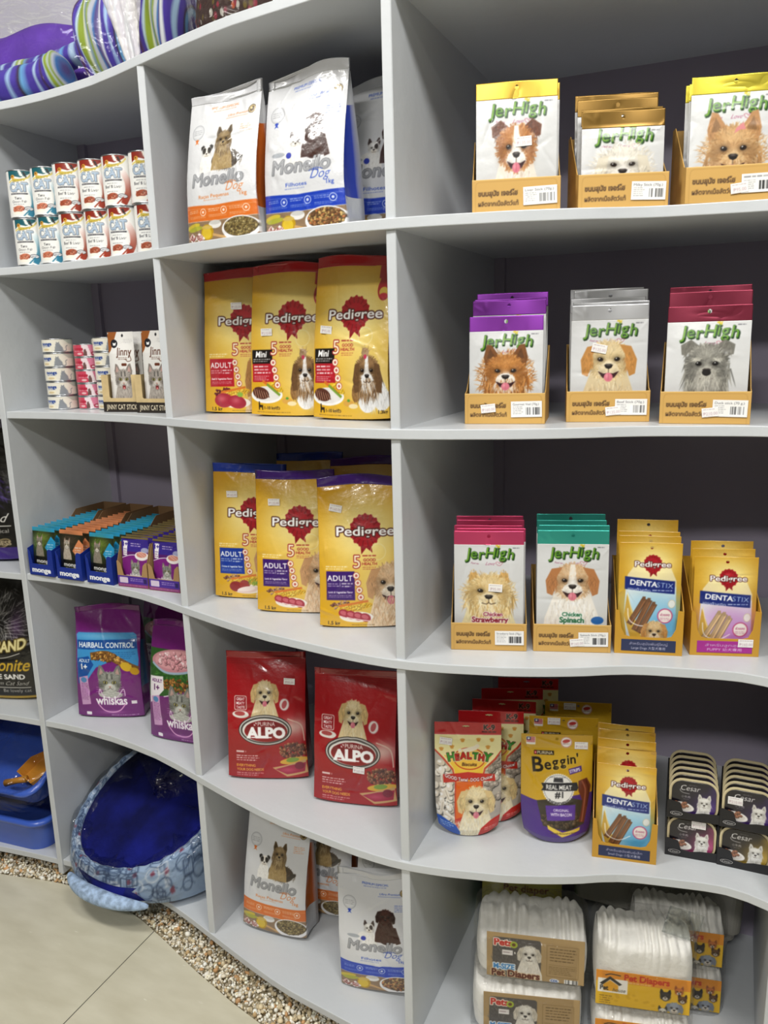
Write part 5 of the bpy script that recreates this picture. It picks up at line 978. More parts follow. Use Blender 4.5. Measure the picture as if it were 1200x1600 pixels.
# ------------------------------------------------------------------ cat pouch cases on the third shelf
def sachet_art(k):
    c = cvs(100, .080, .118, .0010, '#1b2014'); H = c.H
    if k == 'purple':
        c.a[:] = hx('#5a1f6e'); c.rect(0, 0, 100, 40, '#3a2a8a'); c.rect(6, 8, 22, 54, '#f0ecf0', r=3); c.text('1+', 14, 24, 13, '#3a2a8a', bold=.04); c.small(8, 32, 21, 4, 4, '#7a5a8a', .8); c.small(34, 14, 74, 2, 4, '#e8d8f0', .8)
        c.curve([(0, 62), (30, 52), (60, 50), (100, 56)], 2.5, '#e8dcf0'); c.poly([(0, 63), (30, 53), (60, 51), (100, 57), (100, H), (0, H)], '#7d2480')
        c.ell(76, 52, 24, 14, '#f4efec'); c.ell(76, 48, 18, 9, '#d08a7a'); c.line([(64, 42), (84, 56)], 3, '#e4b0a0'); c.line([(72, 40), (90, 52)], 3, '#e4b0a0'); c.ell(88, 34, 14, 8, '#c8d0d8', .7)
        animal(c, 52, 92, 17, fur=('#8d9088', '#6c6f68', '#b2b5ac'), muz=('#c8c8c0', '#e8e8e2'), ears='prick', ear='#7a7c75', cat=True, tongue=False, chest=('#c2c3bc', '#a2a49c', '#dedfd8'), seed=95)
        c.text('whiskas', 46, 124, 15, '#f6f0f8', bold=.03, fit=62); c.rect(0, 128, 100, H, '#4a2a92'); c.rect(6, 130, 30, 144, '#e0d4e4', r=2)
        return c
    acc = '#2a94c4' if k == 'cyan' else '#d8885a'
    c.rect(0, 0, 100, 12, acc); c.blob(30, 50, 30, 35, '#5a7a2c' if k == 'cyan' else '#3a3026', .9); c.blob(60, 30, 30, 20, '#8aa03c' if k == 'cyan' else '#5a4434', .5); c.fur(34, 50, 34, 34, ['#6a8a34', '#2c3a1a', '#8a9a4a'] if k == 'cyan' else ['#2a211a', '#4a3a2c', '#6a5644'], 160, 9, 1.4, 80, 50)
    animal(c, 34, 46, 14, fur=('#8a8274', '#6a6256', '#aaa294') if k == 'cyan' else ('#b4a89a', '#8a7c6c', '#d8cfc4'), muz=('#d8d2c8', '#f0ece4'), ears='prick', ear='#7a7060', cat=True, tongue=False, seed=97)
    c.poly([(58, 62), (84, 26), (100, 40), (100, 84), (88, 96)], acc); c.small(68, 50, 96, 4, 4.5, '#e8f4f8', .7)
    c.rect(0, 92, 100, H, '#14140f'); c.text('monge', 48, 112, 13, '#f4f4f0', bold=.03, fit=64); c.text('BWILD', 48, 127, 11, '#c8b84a', bold=.03, fit=50, out=(.8, '#3a4a1a')); c.rect(8, 132, 80, 138, '#8aa030')
    return c
SACH = {}
for k in ('cyan', 'orange', 'purple'):
    c = sachet_art(k); s_ = flat_shape(.080, .124 if k != 'purple' else .118, .0042, 98, .0008); acc = {'cyan': '#2a8cbc', 'orange': '#cf8050', 'purple': '#cfc08a'}[k]
    SACH[k] = s_.mesh('sachet_' + k, 0, 1, c.nx // 2, c.ny // 2, c, base=acc, side=acc, back=acc, ns=1)
GOLDTOP = mat('gold_foil_edge', '#cbb67a', .3, metal=.8)
gt = MB().box(-.040, -.0012, .1180, .040, .0012, .1225).mesh('foil_edge')
def pouch_case(k, x, y, rz, lab, seed, D=.285, n=12):
    w = .0865 if k != 'purple' else .0905
    t = thing('display_carton', lab, 'carton', (x, y, z2 + .0003), rz, 'cat pouch cases'); ins = mat('brown_card_inside'); blue = mat('royal_blue_card', '#16308e', .45, coat=.2)
    ca, sa = math.cos(R(rz)), math.sin(R(rz)); out = blue if k != 'purple' else mat('plain_brown_card', '#a88558', .65)
    b = MB(); b.box(-w / 2, .0012, 0, w / 2, D, .001)
    if k != 'purple':
        for xx in (-w / 2, w / 2 - .001): b.prism([(.0012, .001), (.0012, .072), (.05, .086), (.13, .106), (D, .112), (D, .001)], xx, xx + .001, 'x')
        obj('carton_tray', b.mesh('carton_tray'), out, t)
        q = MB(); 
        for xx in (-w / 2 + .0011, w / 2 - .0019): q.prism([(.13, .10), (D - .002, .10), (D - .002, .142), (D * .62, .142), (.15, .118)], xx, xx + .0008, 'x')
        q.box(-w / 2 + .001, D - .001, .001, w / 2 - .001, D, .142); obj('inner_walls', q.mesh('inner_walls'), ins, t, label='plain brown card inner walls')
        f = MB(); f.prism([(-w / 2, 0), (w / 2, 0), (w / 2, .072), (w / 2 - .010, .074), (w / 2 - .016, .070), (w / 2 - .020, .031), (-w / 2 + .012, .031), (-w / 2 + .008, .06), (-w / 2, .072)], 0, .0012); fp = obj('front_panel', f.mesh('front_panel'), blue, t)
        c = cvs(100, w * .9, .026, .0008, '#16308e'); c.text('monge', 50, 24, 17, '#f2f4f8', bold=.05, fit=86); obj('printed_logo', slab('printed_logo', w * .9, .026, .0004, c, base='#16308e'), MATTE(), fp, (0, -.0003, .002), None, 'white lettering on blue')
    else:
        for xx in (-w / 2, w / 2 - .001): b.prism([(.0012, .001), (.0012, .060), (.02, .110), (D, .112), (D, .001)], xx, xx + .001, 'x')
        b.box(-w / 2 + .001, D - .001, .001, w / 2 - .001, D, .112); obj('carton_tray', b.mesh('carton_tray'), out, t)
        f = MB(); f.prism([(-w / 2, 0), (w / 2, 0), (w / 2, .066), (w / 2 - .004, .066), (w / 2 - .012, .058), (w / 2 - .018, .030), (-w / 2 + .018, .030), (-w / 2 + .012, .058), (-w / 2 + .004, .066), (-w / 2, .066)], 0, .0012); fp = obj('front_panel', f.mesh('front_panel'), out, t)
        c = cvs(100, w, .028, .0009, '#8a3a72'); c.rect(0, 0, 100, 22, '#4a2a92'); c.rect(6, 4, 34, 20, '#d8c8dc', r=2); c.small(42, 6, 86, 2, 3, '#c8b8e0', .8); c.rect(86, 6, 96, 18, '#2a1a5a'); c.small(4, 25, 96, 1, 2.4, '#c89ab8', .8); obj('printed_band', slab('printed_band', w, .028, .0004, c, base='#6a2a6a'), MATTE(), fp, (0, -.0003, .001))
    rnd = random.Random(seed); st = (D - .03) / n
    for i in range(n):
        ly = .012 + i * st; lx = rnd.uniform(-.001, .001)
        p = tag(obj('cat_food_pouch', SACH[k], FILM()), '%s cat food pouch, %s from the front in the %s' % ({'cyan': 'blue-topped', 'orange': 'orange-topped', 'purple': 'purple'}[k], ORD[i], seed), 'pouch', 'cat food pouches in cases')
        p.location = (x + lx * ca - ly * sa, y + lx * sa + ly * ca, z2 + .0022 + rnd.uniform(0, .003) * (i > 0)); p.rotation_euler = (R(-3 - rnd.random()), 0, R(rz))
        settle(p, z2 + .0019)
        if k == 'purple': obj('foil_edge', gt, GOLDTOP, p)
pouch_case('cyan', -1.098, .171, -1, 'blue case of blue-topped cat pouches against the left divider', 'leftmost blue case')
pouch_case('orange', -.998, .168, -1, 'blue case of orange-topped cat pouches, middle blue case', 'middle blue case')
pouch_case('cyan', -.895, .166, -1, 'blue case of blue-topped cat pouches beside the purple pouches', 'blue case beside purple ones')
pouch_case('purple', -.791, .168, 2, 'brown case of purple cat pouches beside the blue cases', 'left purple case', D=.26, n=11)
pouch_case('purple', -.695, .168, 1, 'brown case of purple cat pouches against the right divider', 'right purple case', D=.26, n=11)

# ------------------------------------------------------------------ cat food bags
def whisk_art(kind):
    w, h = .190, .296; c = cvs(100, w, h, .00122, '#6c1c6e'); H = c.H
    c.blob(50, 100, 50, 60, '#7c2480', .6)
    if kind == 'blue':
        c.poly([(2, 34), (5, 31), (90, 31), (94, 34), (98, 70), (96, 92), (60, 70), (34, 80), (20, 98), (3, 104)], '#3f93cf'); c.blob(40, 36, 40, 5, '#7cc0e8', .7); c.poly([(3, 42), (94, 40), (96, 54), (3, 55)], '#174f9c'); c.text('HAIRBALL CONTROL', 49, 52, 7.6, '#f4f8fc', bold=.025, fit=86)
        c.small(58, 58, 94, 4, 1.6, '#1d5a9c', .8); c.curve([(28, 64), (50, 62), (68, 70), (94, 84)], 11, '#7a5426'); c.pebbles(48, 65, 22, 6, ['#8a5e2c', '#a8773a', '#6b4420', '#c09048'], 90, 1.4, 2.4, rot=4); c.pebbles(74, 74, 14, 4, ['#a8773a', '#c89a50', '#8a5e2c'], 40, 1.4, 2.4, rot=20); c.ell(80, 79, 9, 6, '#d8b030', 1, 25); c.ell(92, 86, 7, 5, '#c89a20', 1, 30)
        c.poly([(3, 68), (22, 64), (30, 76), (16, 98), (3, 106)], '#174f9c'); c.text('ADULT', 15, 73, 4.6, '#ffffff', bold=.02, fit=18); c.text('1+', 15, 83, 8, '#ffffff', bold=.04)
    else:
        c.poly([(0, 30), (100, 30), (100, 86), (60, 82), (30, 92), (0, 96)], '#2f5a28'); c.fur(50, 58, 60, 26, ['#3f7a30', '#244a20', '#57903c'], 140, 10, 2, 30, 80); c.ell(46, 44, 42, 15, '#c98a94', 1, -3); c.ell(46, 43, 36, 12, '#dba0a6', 1, -3); c.pebbles(46, 43, 32, 10, ['#d3949c', '#e6b4b8', '#c98890'], 60, 2, 4); c.curve([(6, 50), (30, 60), (60, 58), (86, 48)], 3, '#9fb4c8'); c.pebbles(60, 76, 36, 9, ['#8a5e2c', '#a8773a', '#6b4420'], 110, 1.6, 2.6)
        c.poly([(2, 68), (26, 66), (28, 84), (14, 98), (2, 106)], '#ece6ec'); c.text('ADULT', 15, 75, 4.6, '#5a2060', bold=.02, fit=19); c.text('1+', 15, 86, 8, '#5a2060', bold=.04)
        c.poly([(0, 110), (30, 92), (56, 88), (100, 92), (100, H), (0, H)], '#6c1c6e'); c.curve([(28, 93), (56, 88), (100, 92)], 1.4, '#e8d8ea')
    c.poly([(5, 96), (20, 92), (22, 136), (8, 138)], '#c99ac6'); c.small(8, 104, 20, 12, 1.3, '#7a2a80', .8); c.ell(13, 99, 5, 4, '#4f86b8')
    animal(c, 54, 104, 17, fur=('#8f918a', '#6e706a', '#b6b8b0'), muz=('#c8c9c2', '#e6e7e2'), ears='prick', ear='#787a74', cat=True, tongue=False, body=False, seed=96, headw=1.1); c.ell(54, 121, 18, 6, '#b9bab4'); c.fur(54, 120, 18, 5, ['#d6d7d0', '#9a9c95', '#c0c1ba'], 90, 6, 1, 10, 30)
    c.curve([(36, 120), (38, 112), (42, 122), (52, 126), (64, 124), (74, 112), (76, 122)], 1.3, '#e6c6e6'); c.text('whiskas', 54, 136, 13.5, '#fbf6fc', bold=.03, fit=48); c.curve([(34, 136), (42, 145), (54, 148), (66, 145), (75, 135)], 1.6, '#e8a8d8'); c.blob(54, 148, 16, 2.5, '#e0a0d8', .5)
    c.rect(84, 130, 92, 135, '#ece6ea'); c.rect(14, 148, 22, 153, '#f0ecf0', r=1); c.small(52, 152, 94, 1, 1.4, '#e8d8ea', .8)
    return c
WA = {k: whisk_art(k) for k in ('blue', 'fish')}
def whisk_bag(kind, seed, lab, loc, rz, rx=-2):
    sh = bag_shape(.190, .312, .085, seed, .0024, nwr=30); t = thing('cat_food_bag', lab, 'cat food bag', loc, rz, 'purple cat food bags', rx); c = WA[kind]; sh.topwave = .008
    obj('bag_body', sh.mesh('bag_body', 0, .95, c.nx // 2, c.ny // 2, c, base='#64186a', side=lambda a: '#2a6a9c' if kind == 'blue' and .25 < a < .7 else ('#25481f' if kind == 'fish' and .5 < a < .8 else '#5a1660'), back='#5a1660'), FILM(), t)
    obj('top_seal', sh.mesh('top_seal', .95, 1, 80, 8, None, base='#6a1c6c'), FILM(), t); return settle(t, loc[2])
whisk_bag('blue', 101, 'purple cat food bag with blue HAIRBALL CONTROL panel', (-1.008, .292, z1_), 19)
whisk_bag('fish', 102, 'purple cat food bag with pink fish steak, beside the right divider', (-.724, .250, z1_), 4)
whisk_bag('fish', 103, 'purple and green cat food bag standing in shade behind the two front bags', (-.905, .44, z1_), 4, 0)
def alpo_art():
    w, h = .192, .284; c = cvs(100, w, h, .0012, '#a3131c'); H = c.H
    c.blob(60, 30, 50, 40, '#b31a22', .7); c.blob(30, 120, 40, 30, '#8e0f18', .7)
    for y in (2, 4.5, 7): c.rect(0, y, 100, y + .6, '#7c0c14', .7)
    c.blob(86, 82, 18, 12, '#e8d8cc', .8); c.curve([(78, 72), (94, 80), (98, 100)], 1.3, '#e6c8b8')
    animal(c, 49, 43, 15, fur=('#e4cfa0', '#d2b67e', '#f2e4c4'), muz=('#eadcb8', '#f6eed6'), ears='drop', ear='#d0b078', tongue=True, chest=('#e6d2a6', '#d4ba86', '#f2e6c8'), seed=104)
    c.ell(49, 86, 34, 19, '#23201f'); c.ell(49, 86, 33, 18, '#d8d4cf'); c.ell(49, 86, 31.4, 16.6, '#4a4744'); c.ell(49, 86, 29, 14.6, '#e6e2dc'); c.ell(50, 87, 27.4, 13.4, '#8c1018'); c.ell(50, 84, 26, 10, '#7c1a20')
    c.rect(35, 76.5, 38.6, 80, '#f0ece8'); c.poly([(35, 76.5), (36.2, 76.5), (38.6, 79), (38.6, 80), (37.4, 80), (35, 77.6)], '#8c1018'); c.text('PURINA', 51, 80.4, 5, '#f4f0ea', bold=.01, fit=22); x = 24
    c.text('ALPO', 50, 95, 13, '#ffffff', bold=.055, fit=50)
    for sx in (28.5, 34.5, 41, 54.5): c.rect(sx - 2.6, 94.0, sx + 3, 95.4, '#ffffff')
    c.rect(10, 45, 26, 62, '#f0e8e0', r=2); c.rect(10.8, 45.8, 25.2, 61.2, '#98121b', r=1.6)
    for i, s in enumerate(('GREAT', 'MEATY', 'TASTE')): c.text(s, 18, 50.5 + i * 4.8, 3.4, '#ffffff', bold=.03, fit=11)
    c.ell(18, 67, 11, 4.4, '#ece6df'); c.ell(17, 66, 7, 2.6, '#b04a4a'); c.ell(74, 55, 6.4, 7.4, '#f0e4e0'); c.ring(74, 55, 6, .5, '#b04050', 1, 7); c.ell(74, 55, 3, 5, '#c05a60', 1, 20)
    c.small(11, 112, 24, 1, 3.2, '#f4ece8', .9); c.small(11, 118, 40, 3, 1.7, '#f4ece8', .9)
    c.text('EVERYTHING', 11, 133, 3.4, '#e8b640', anchor='l', bold=.03, fit=24); c.text('YOUR DOG NEEDS', 11, 138.5, 3.4, '#e8b640', anchor='l', bold=.03, fit=34); c.small(11, 141, 46, 2, 1.6, '#f0d8d4', .8)
    c.pebbles(84, 112, 18, 10, ['#6a3a2a', '#8a5038', '#4e281c', '#9c6a4c'], 170, 1.3, 2.3); c.ell(84, 125, 18, 4.4, '#d8a83a', 1, -6); c.ell(82, 124, 8, 3, '#7a9a3a', 1, -6); c.poly([(56, 134), (76, 130), (98, 124), (100, 142), (74, 146)], '#c9a06a'); c.poly([(60, 136), (78, 131), (98, 128), (96, 140), (74, 143)], '#a01c3c'); c.blob(76, 137, 9, 3, '#c84a68', .7); c.ell(90, 132, 6, 5, '#7c1430')
    return c
AL = alpo_art()
for seed, lab, loc, rz, st in ((111, 'red dog food bag with pale dog, left and set further back on the fourth shelf', (-.424, .172, z1_), 20, (.056, .225)), (112, 'red dog food bag with pale dog, front right beside the divider, fourth shelf', (-.182, .152, z1_), 11, (.012, .075))):
    sh = bag_shape(.192, .300, .075, seed, .0022, nwr=28); t = thing('dog_food_bag', lab, 'dog food bag', loc, rz, 'red dog food bags', -3)
    obj('bag_body', sh.mesh('bag_body', 0, .955, AL.nx // 2, AL.ny // 2, AL, base='#980f18', side='#8c0d16', back='#8c0d16'), FILM(), t); obj('top_seal', sh.mesh('top_seal', .955, 1, 80, 8, None, base='#9c1119'), FILM(), t); sticker(t, sh, st[0], st[1], 4, seed); settle(t, z1_)
def sand_art(k):
    c = cvs(100, .26, .36, .0016, '#141312'); H = c.H
    c.fur(60, 40, 50, 30, ['#2c2b2b', '#3d3c3c', '#1c1b1b', '#545252'], 260, 12, 1.4, 60, 50)
    if k == 'yellow':
        c.fur(58, 48, 40, 26, ['#6a6866', '#8c8a88', '#3a3938', '#a8a6a4'], 320, 12, 1.2, 70, 40, radial=True); c.blob(85, 52, 8, 16, '#6a4a78', .6)
        for i in range(6): c.curve([(70, 50 + i * 3), (84, 46 + i * 4), (97, 40 + i * 6)], .5, '#d8d6d4', .7)
        c.text('CAT SAND', 62, 80, 12, '#e8dca0', bold=.04, fit=66, shear=.05, arc=-5, out=(1.2, '#5a4a1a')); c.curve([(40, 90), (66, 90), (88, 84)], .8, '#f2efe4'); c.text('Bentonite', 62, 105, 15, '#d8b02a', bold=.01, shear=.4, fit=72, out=(.6, '#4a3a0a'))
        c.text('FINE SAND', 68, 115, 6, '#f4f2ec', bold=.04, fit=46); c.text('Premium Cat Sand', 66, 122.5, 5, '#f0ece2', bold=-.005, shear=.5, fit=58); c.rect(20, 125, 96, 125.8, '#f0ece2'); c.text('Healthy sand   Be lovely cat', 60, 131, 4.2, '#d8d4cc', bold=0, fit=72); c.rect(0, H - 3, 100, H, '#a8882a')
    else:
        c.fur(70, 62, 26, 18, ['#3c2a66', '#54408a', '#2a1e48'], 120, 10, 2, 30, 40); c.text('Sand', 80, 96, 10, '#f2f0ea', bold=0, shear=.5, fit=30); c.rect(40, 100, 96, 100.9, '#f2f0ea'); c.text('Ecological', 78, 108, 4.6, '#d8d4cc', bold=0, fit=30); c.ell(84, 120, 10, 5, '#8a7a5a', 1, -20); c.ell(84, 120, 8, 3.4, '#3a3020', 1, -20); c.text('FRESHNESS', 74, 122, 5, '#b8a888', bold=.03, fit=40); c.rect(0, H - 14, 100, H, '#3f2c78')
    return c
for k, seed, lab, loc, w in (('yellow', 121, 'black cat sand bag with yellow script, left of the purple cat food', (-1.425, .278, z1_), .262), ('violet', 122, 'black cat sand bag with violet base, beside the left divider', (-1.418, .275, z2), .262)):
    c = sand_art(k); sh = bag_shape(w, .372, .11, seed, .004, nwr=34); t = thing('cat_sand_bag', lab, 'cat sand bag', loc, 14, 'black cat sand bags', -2)
    obj('bag_body', sh.mesh('bag_body', 0, .955, c.nx // 2, c.ny // 2, c, base='#141312', side='#1a1918' if k == 'yellow' else '#1c1826', back='#141312'), FILM(), t); obj('top_seal', sh.mesh('top_seal', .955, 1, 60, 8, None, base='#1a1918'), FILM(), t); settle(t, loc[2])
# ------------------------------------------------------------------ foil trays of dog food in black cartons
def rrect(w, h, r, n=6, x=0, z=0):
    P = []
    for cx, cz, a0 in ((w / 2 - r, h / 2 - r, 0), (-w / 2 + r, h / 2 - r, 90), (-w / 2 + r, -h / 2 + r, 180), (w / 2 - r, -h / 2 + r, 270)):
        P += [(x + cx + r * math.cos(R(a0 + 90 * k / n)), z + cz + r * math.sin(R(a0 + 90 * k / n))) for k in range(n + 1)]
    return P
def tray_art(col):
    c = cvs(100, .080, .070, .0009, '#15131a'); H = c.H; q = hx(col)
    c.blob(95, 60, 45, 35, col, .95); c.blob(70, 85, 60, 12, col, .8); c.blob(100, 15, 14, 22, q * .8, .7)
    c.text('Cesar', 42, 23, 14, '#f4f2ee', bold=-.002, shear=.25, fit=44); c.curve([(22, 12), (18, 22), (24, 29), (40, 31)], 1, '#f4f2ee'); c.small(38, 8, 58, 1, 1.6, '#c8c4c0', .6)
    c.text('小牛肉', 32, 42, 5, '#f4f2ee', bold=.0); c.small(26, 45, 40, 1, 1.6, '#c8c4c0', .6)
    c.ell(26, 66, 26, 12, '#ece9e4', 1, 8); c.ell(25, 65, 21, 8.6, '#d8d2cc', 1, 8); c.pebbles(24, 61, 16, 7, ['#8a5a42', '#a06c50', '#744834'], 26, 3, 5, 4, rot=8)
    animal(c, 74, 52, 15, fur=('#eeece6', '#d8d5cd', '#fbfaf6'), muz=('#f2f0ea', '#ffffff'), ears='prick', ear='#dcd8d0', tongue=False, chest=('#eeece6', '#d6d3cb', '#fbfaf6'), shag=1, seed=131); c.ell(62, 80, 6, 5, '#f4f2ec'); c.ell(86, 80, 6, 5, '#f4f2ec')
    return c
def tray_mesh():
    b = MB(); r0 = [(x, y) for x, y in rrect(.088, .078, .024)]
    def ring(w, h, r, y): return [(x, y, z + .039) for x, z in rrect(w, h, r)]
    b.loft([ring(.088, .078, .024, -.0006), ring(.088, .078, .024, .0006), ring(.080, .070, .020, .0008), ring(.072, .062, .018, .018), ring(.068, .058, .016, .0185)], cap=True)
    b.loft([ring(.0895, .0795, .0245, -.001), ring(.0895, .0795, .0245, .001), ring(.083, .073, .021, .0014), ring(.083, .073, .021, -.0014), ring(.0895, .0795, .0245, -.001)], smooth=False)
    return b.mesh('tray_shell')
TM = tray_mesh(); CREAM = mat('cream_tray_plastic', '#d5c7a0', .45, coat=.2)
def lid_mesh(c):
    nx, ny = c.nx // 2, c.ny // 2; sh = Shape(.080, .070, lambda v: .0006 + 0 * v, lambda v: 1 + 0 * v); me_v = []
    # rounded rectangle grid: squash the corners
    q = np.linspace(-1, 1, nx + 1)[None]; v = np.linspace(0, 1, ny + 1)[:, None]; x = q * .040 + 0 * v; z = v * .070 + 0 * q
    r = .020; ax = np.abs(x) - (.040 - r); az = np.abs(z - .035) - (.035 - r)
    m = (ax > 0) & (az > 0); d = np.hypot(ax, az); big = np.maximum(ax, az); s = np.where(m & (d > 1e-9), np.maximum(big, 1e-9) / np.maximum(d, 1e-9), 1)
    x2 = np.where(m, np.sign(x) * ((.040 - r) + ax * s), x); z2_ = np.where(m, .035 + np.sign(z - .035) * ((.035 - r) + az * s), z)
    P = np.stack([x2, -.0019 + 0 * x2, z2_ + .004], -1); C = c.sample((q + 1) / 2 + 0 * v, 1 - v + 0 * q); i = np.arange(nx); j = np.arange(ny)[:, None] * (nx + 1)
    F = np.stack([j + i, j + i + 1, j + nx + 2 + i, j + nx + 1 + i], -1).reshape(-1, 4); n = P.size // 3
    B = P.reshape(-1, 3) + np.array([0, .0018, 0]); V = np.concatenate([P.reshape(-1, 3), B]); F2 = F[:, ::-1] + n
    edge = [a for a in range(nx)] ; 
    bl = list(range(nx + 1)) + [(k + 1) * (nx + 1) - 1 for k in range(1, ny + 1)] + [ny * (nx + 1) + k for k in range(nx - 1, -1, -1)] + [k * (nx + 1) for k in range(ny - 1, 0, -1)]
    S4 = np.array([(bl[(k + 1) % len(bl)], bl[k], bl[k] + n, bl[(k + 1) % len(bl)] + n) for k in range(len(bl))])
    return np_mesh('foil_lid', V, np.concatenate([F, F2, S4]), np.concatenate([C.reshape(-1, 3)] * 2))
LIDS = {k: lid_mesh(tray_art(q)) for k, q in (('purple', '#4a2a7c'), ('pink', '#b8487c'), ('yellow', '#c9a640'))}
def cesar_carton(x, y, z, rz, kinds, lab, where, price=None, D=.150):
    w = .0945; hb_ = .0822 if len(kinds) == 3 else .044; t = thing('display_carton', lab, 'carton', (x, y, z), rz, 'black tray cartons'); bk = mat('black_card', '#17161a', .5, coat=.15); ca, sa = math.cos(R(rz)), math.sin(R(rz))
    b = MB(); b.box(-w / 2, .0012, 0, w / 2, D, .0012)
    for xx in (-w / 2, w / 2 - .001): b.prism([(.0012, .0012), (.0012, .036), (.03, hb_), (D, hb_), (D, .0012)], xx, xx + .001, 'x')
    b.box(-w / 2 + .001, D - .001, .0012, w / 2 - .001, D, hb_); obj('carton_tray', b.mesh('carton_tray'), bk, t)
    f = MB(); f.prism([(-w / 2, 0), (w / 2, 0), (w / 2, .020), (w / 2 - .03, .018), (.0, .014), (-.018, .016), (-.024, .034), (-w / 2 + .004, .038), (-w / 2, .036)], 0, .0012); fp = obj('front_panel', f.mesh('front_panel'), bk, t)
    c = Cv(60, 24, 2.2, '#17161a'); c.ell(30, 12, 28, 10.5, '#f0eeea'); c.ell(30, 12, 26, 9, '#17161a'); c.text('Cesar', 30, 17, 11, '#f4f2ee', bold=.0, shear=.25, fit=40); obj('logo_oval', slab('logo_oval', .024, .0096, .0004, c, base='#17161a'), MATTE(), fp, (-.030, -.0003, .006), None, 'white outlined logo oval')
    for i, k in enumerate(kinds):
        p = thing('dog_food_tray', '%s dog food tray, %s in the %s' % (k, ORD[i] + (' one' if i == 0 else ' from the front'), where), 'food tray', (x - sa * (.006 + i * .0225), y + ca * (.006 + i * .0225), z + .0014), rz, 'dog food trays in cartons', -3)
        obj('tray_shell', TM, CREAM, p); obj('foil_lid', LIDS[k], FILM(), p)
        if i == 0 and price: obj('price_sticker', sticker_mesh(2), MATTE(), p, (price[0], -.0026, price[1]))
        settle(p, z + .0016)
cesar_carton(.518, .191, z1_ + .0003, 4, ['pink', 'pink', 'pink'], 'black carton of pink dog food trays, bottom left of four', 'bottom left carton', (.012, .060), D=.152)
cesar_carton(.518, .191, z1_ + .0832, 4, ['purple'] * 6, 'black carton of purple dog food trays, upper left of four', 'upper left carton', D=.152)
cesar_carton(.6125, .192, z1_ + .0003, 0, ['yellow', 'yellow', 'yellow'], 'black carton of yellow dog food trays, bottom right of four', 'bottom right carton', D=.152)
cesar_carton(.6125, .192, z1_ + .0832, 0, ['purple'] * 6, 'black carton of purple dog food trays, upper right of four', 'upper right carton', (-.022, .044), D=.152)

# ------------------------------------------------------------------ diaper packs on the bottom shelf
def soft_pack(w, h, d, seed, folds=11):
    """a bundle of folded pads: front smooth, the top rippled into folds"""
    nx, ny = 90, 60; rnd = random.Random(seed); q = np.linspace(-1, 1, nx + 1)[None]; v = np.linspace(0, 1, ny + 1)[:, None]
    qw = q + .06 * np.sin(3.1 * q + seed) + .03 * np.sin(7.3 * q + 2 * seed)
    def surf(side):
        e = 1 - np.abs(q) ** 7; ev = np.clip(1 - np.abs(2 * v - 1) ** 9, 0, 1); rip = (.005 + .003 * np.sin(5 * q + seed)) * np.abs(np.sin((qw * folds + .5 * np.sin(4 * v + seed + 2 * q)) * 1.57)) * np.clip((v - .55) / .45, 0, 1)
        x = q * w / 2 * (1 - .06 * np.abs(2 * v - 1) ** 3); z = v * h + rip * 1.6 * e; y = side * (d / 2 * (.42 + .58 * (e * ev) ** .45)) + side * rip * .4
        y = y + .002 * np.sin(9 * q + seed) * np.sin(7 * v); return np.stack(np.broadcast_arrays(x, y, z), -1)
    A, B = surf(-1), surf(1)[:, ::-1]; P = np.concatenate([A, B], 1); m = P.shape[1]; i = np.arange(m); j = np.arange(ny)[:, None] * m
    F = np.stack([j + i, j + (i + 1) % m, j + m + (i + 1) % m, j + m + i], -1).reshape(-1, 4)
    # rippled top: strips between front and back edges
    V = [P.reshape(-1, 3)]; top = P[-1]; n0 = P.size // 3; fr, bk = top[:nx + 1], top[nx + 1:][::-1]; K = 8; rows = [np.arange(ny * m, ny * m + nx + 1)]
    for k in range(1, K):
        t = k / K; r = fr * (1 - t) + bk * t; r = r.copy(); r[:, 2] += .016 * math.sin(math.pi * t) * (.45 + .4 * np.abs(np.sin((qw[0] * folds + .9 * t + seed) * 1.57)) + .15 * np.sin(9 * q[0] + 5 * t)) ; V.append(r); rows.append(np.arange(n0, n0 + nx + 1)); n0 += nx + 1
    rows.append(np.arange(ny * m + m - 1, ny * m + nx, -1)); F2 = []
    for a, b in zip(rows[:-1], rows[1:]):
        for k in range(nx): F2.append((a[k], a[k + 1], b[k + 1], b[k]))
    return np_mesh('pad_bundle', np.concatenate(V), np.concatenate([F, np.array(F2)]), None, True, [list(range(m - 1, -1, -1))])
def wrap_mesh(w, h, d, seed, top=.02):
    sh = Shape(w, h, lambda v: d / 2 * np.clip(1 - np.clip((v - .88) / .12, 0, 1) ** 2 * .5, .02, 1), lambda v: .55 + 0 * v, n=8, seed=seed, wr=.0035, nwr=26); return sh.mesh('clear_wrap', 0, 1, 60, 50, None, base='#ffffff', nb=40)
PAD = mat('white_padding', '#f4f2ec', .85, bump=(60, .25, 4), sheen=.2); WRAP = film_mat('clear_film', '#fcfcfc', .993, .07, 28, .6, .22)
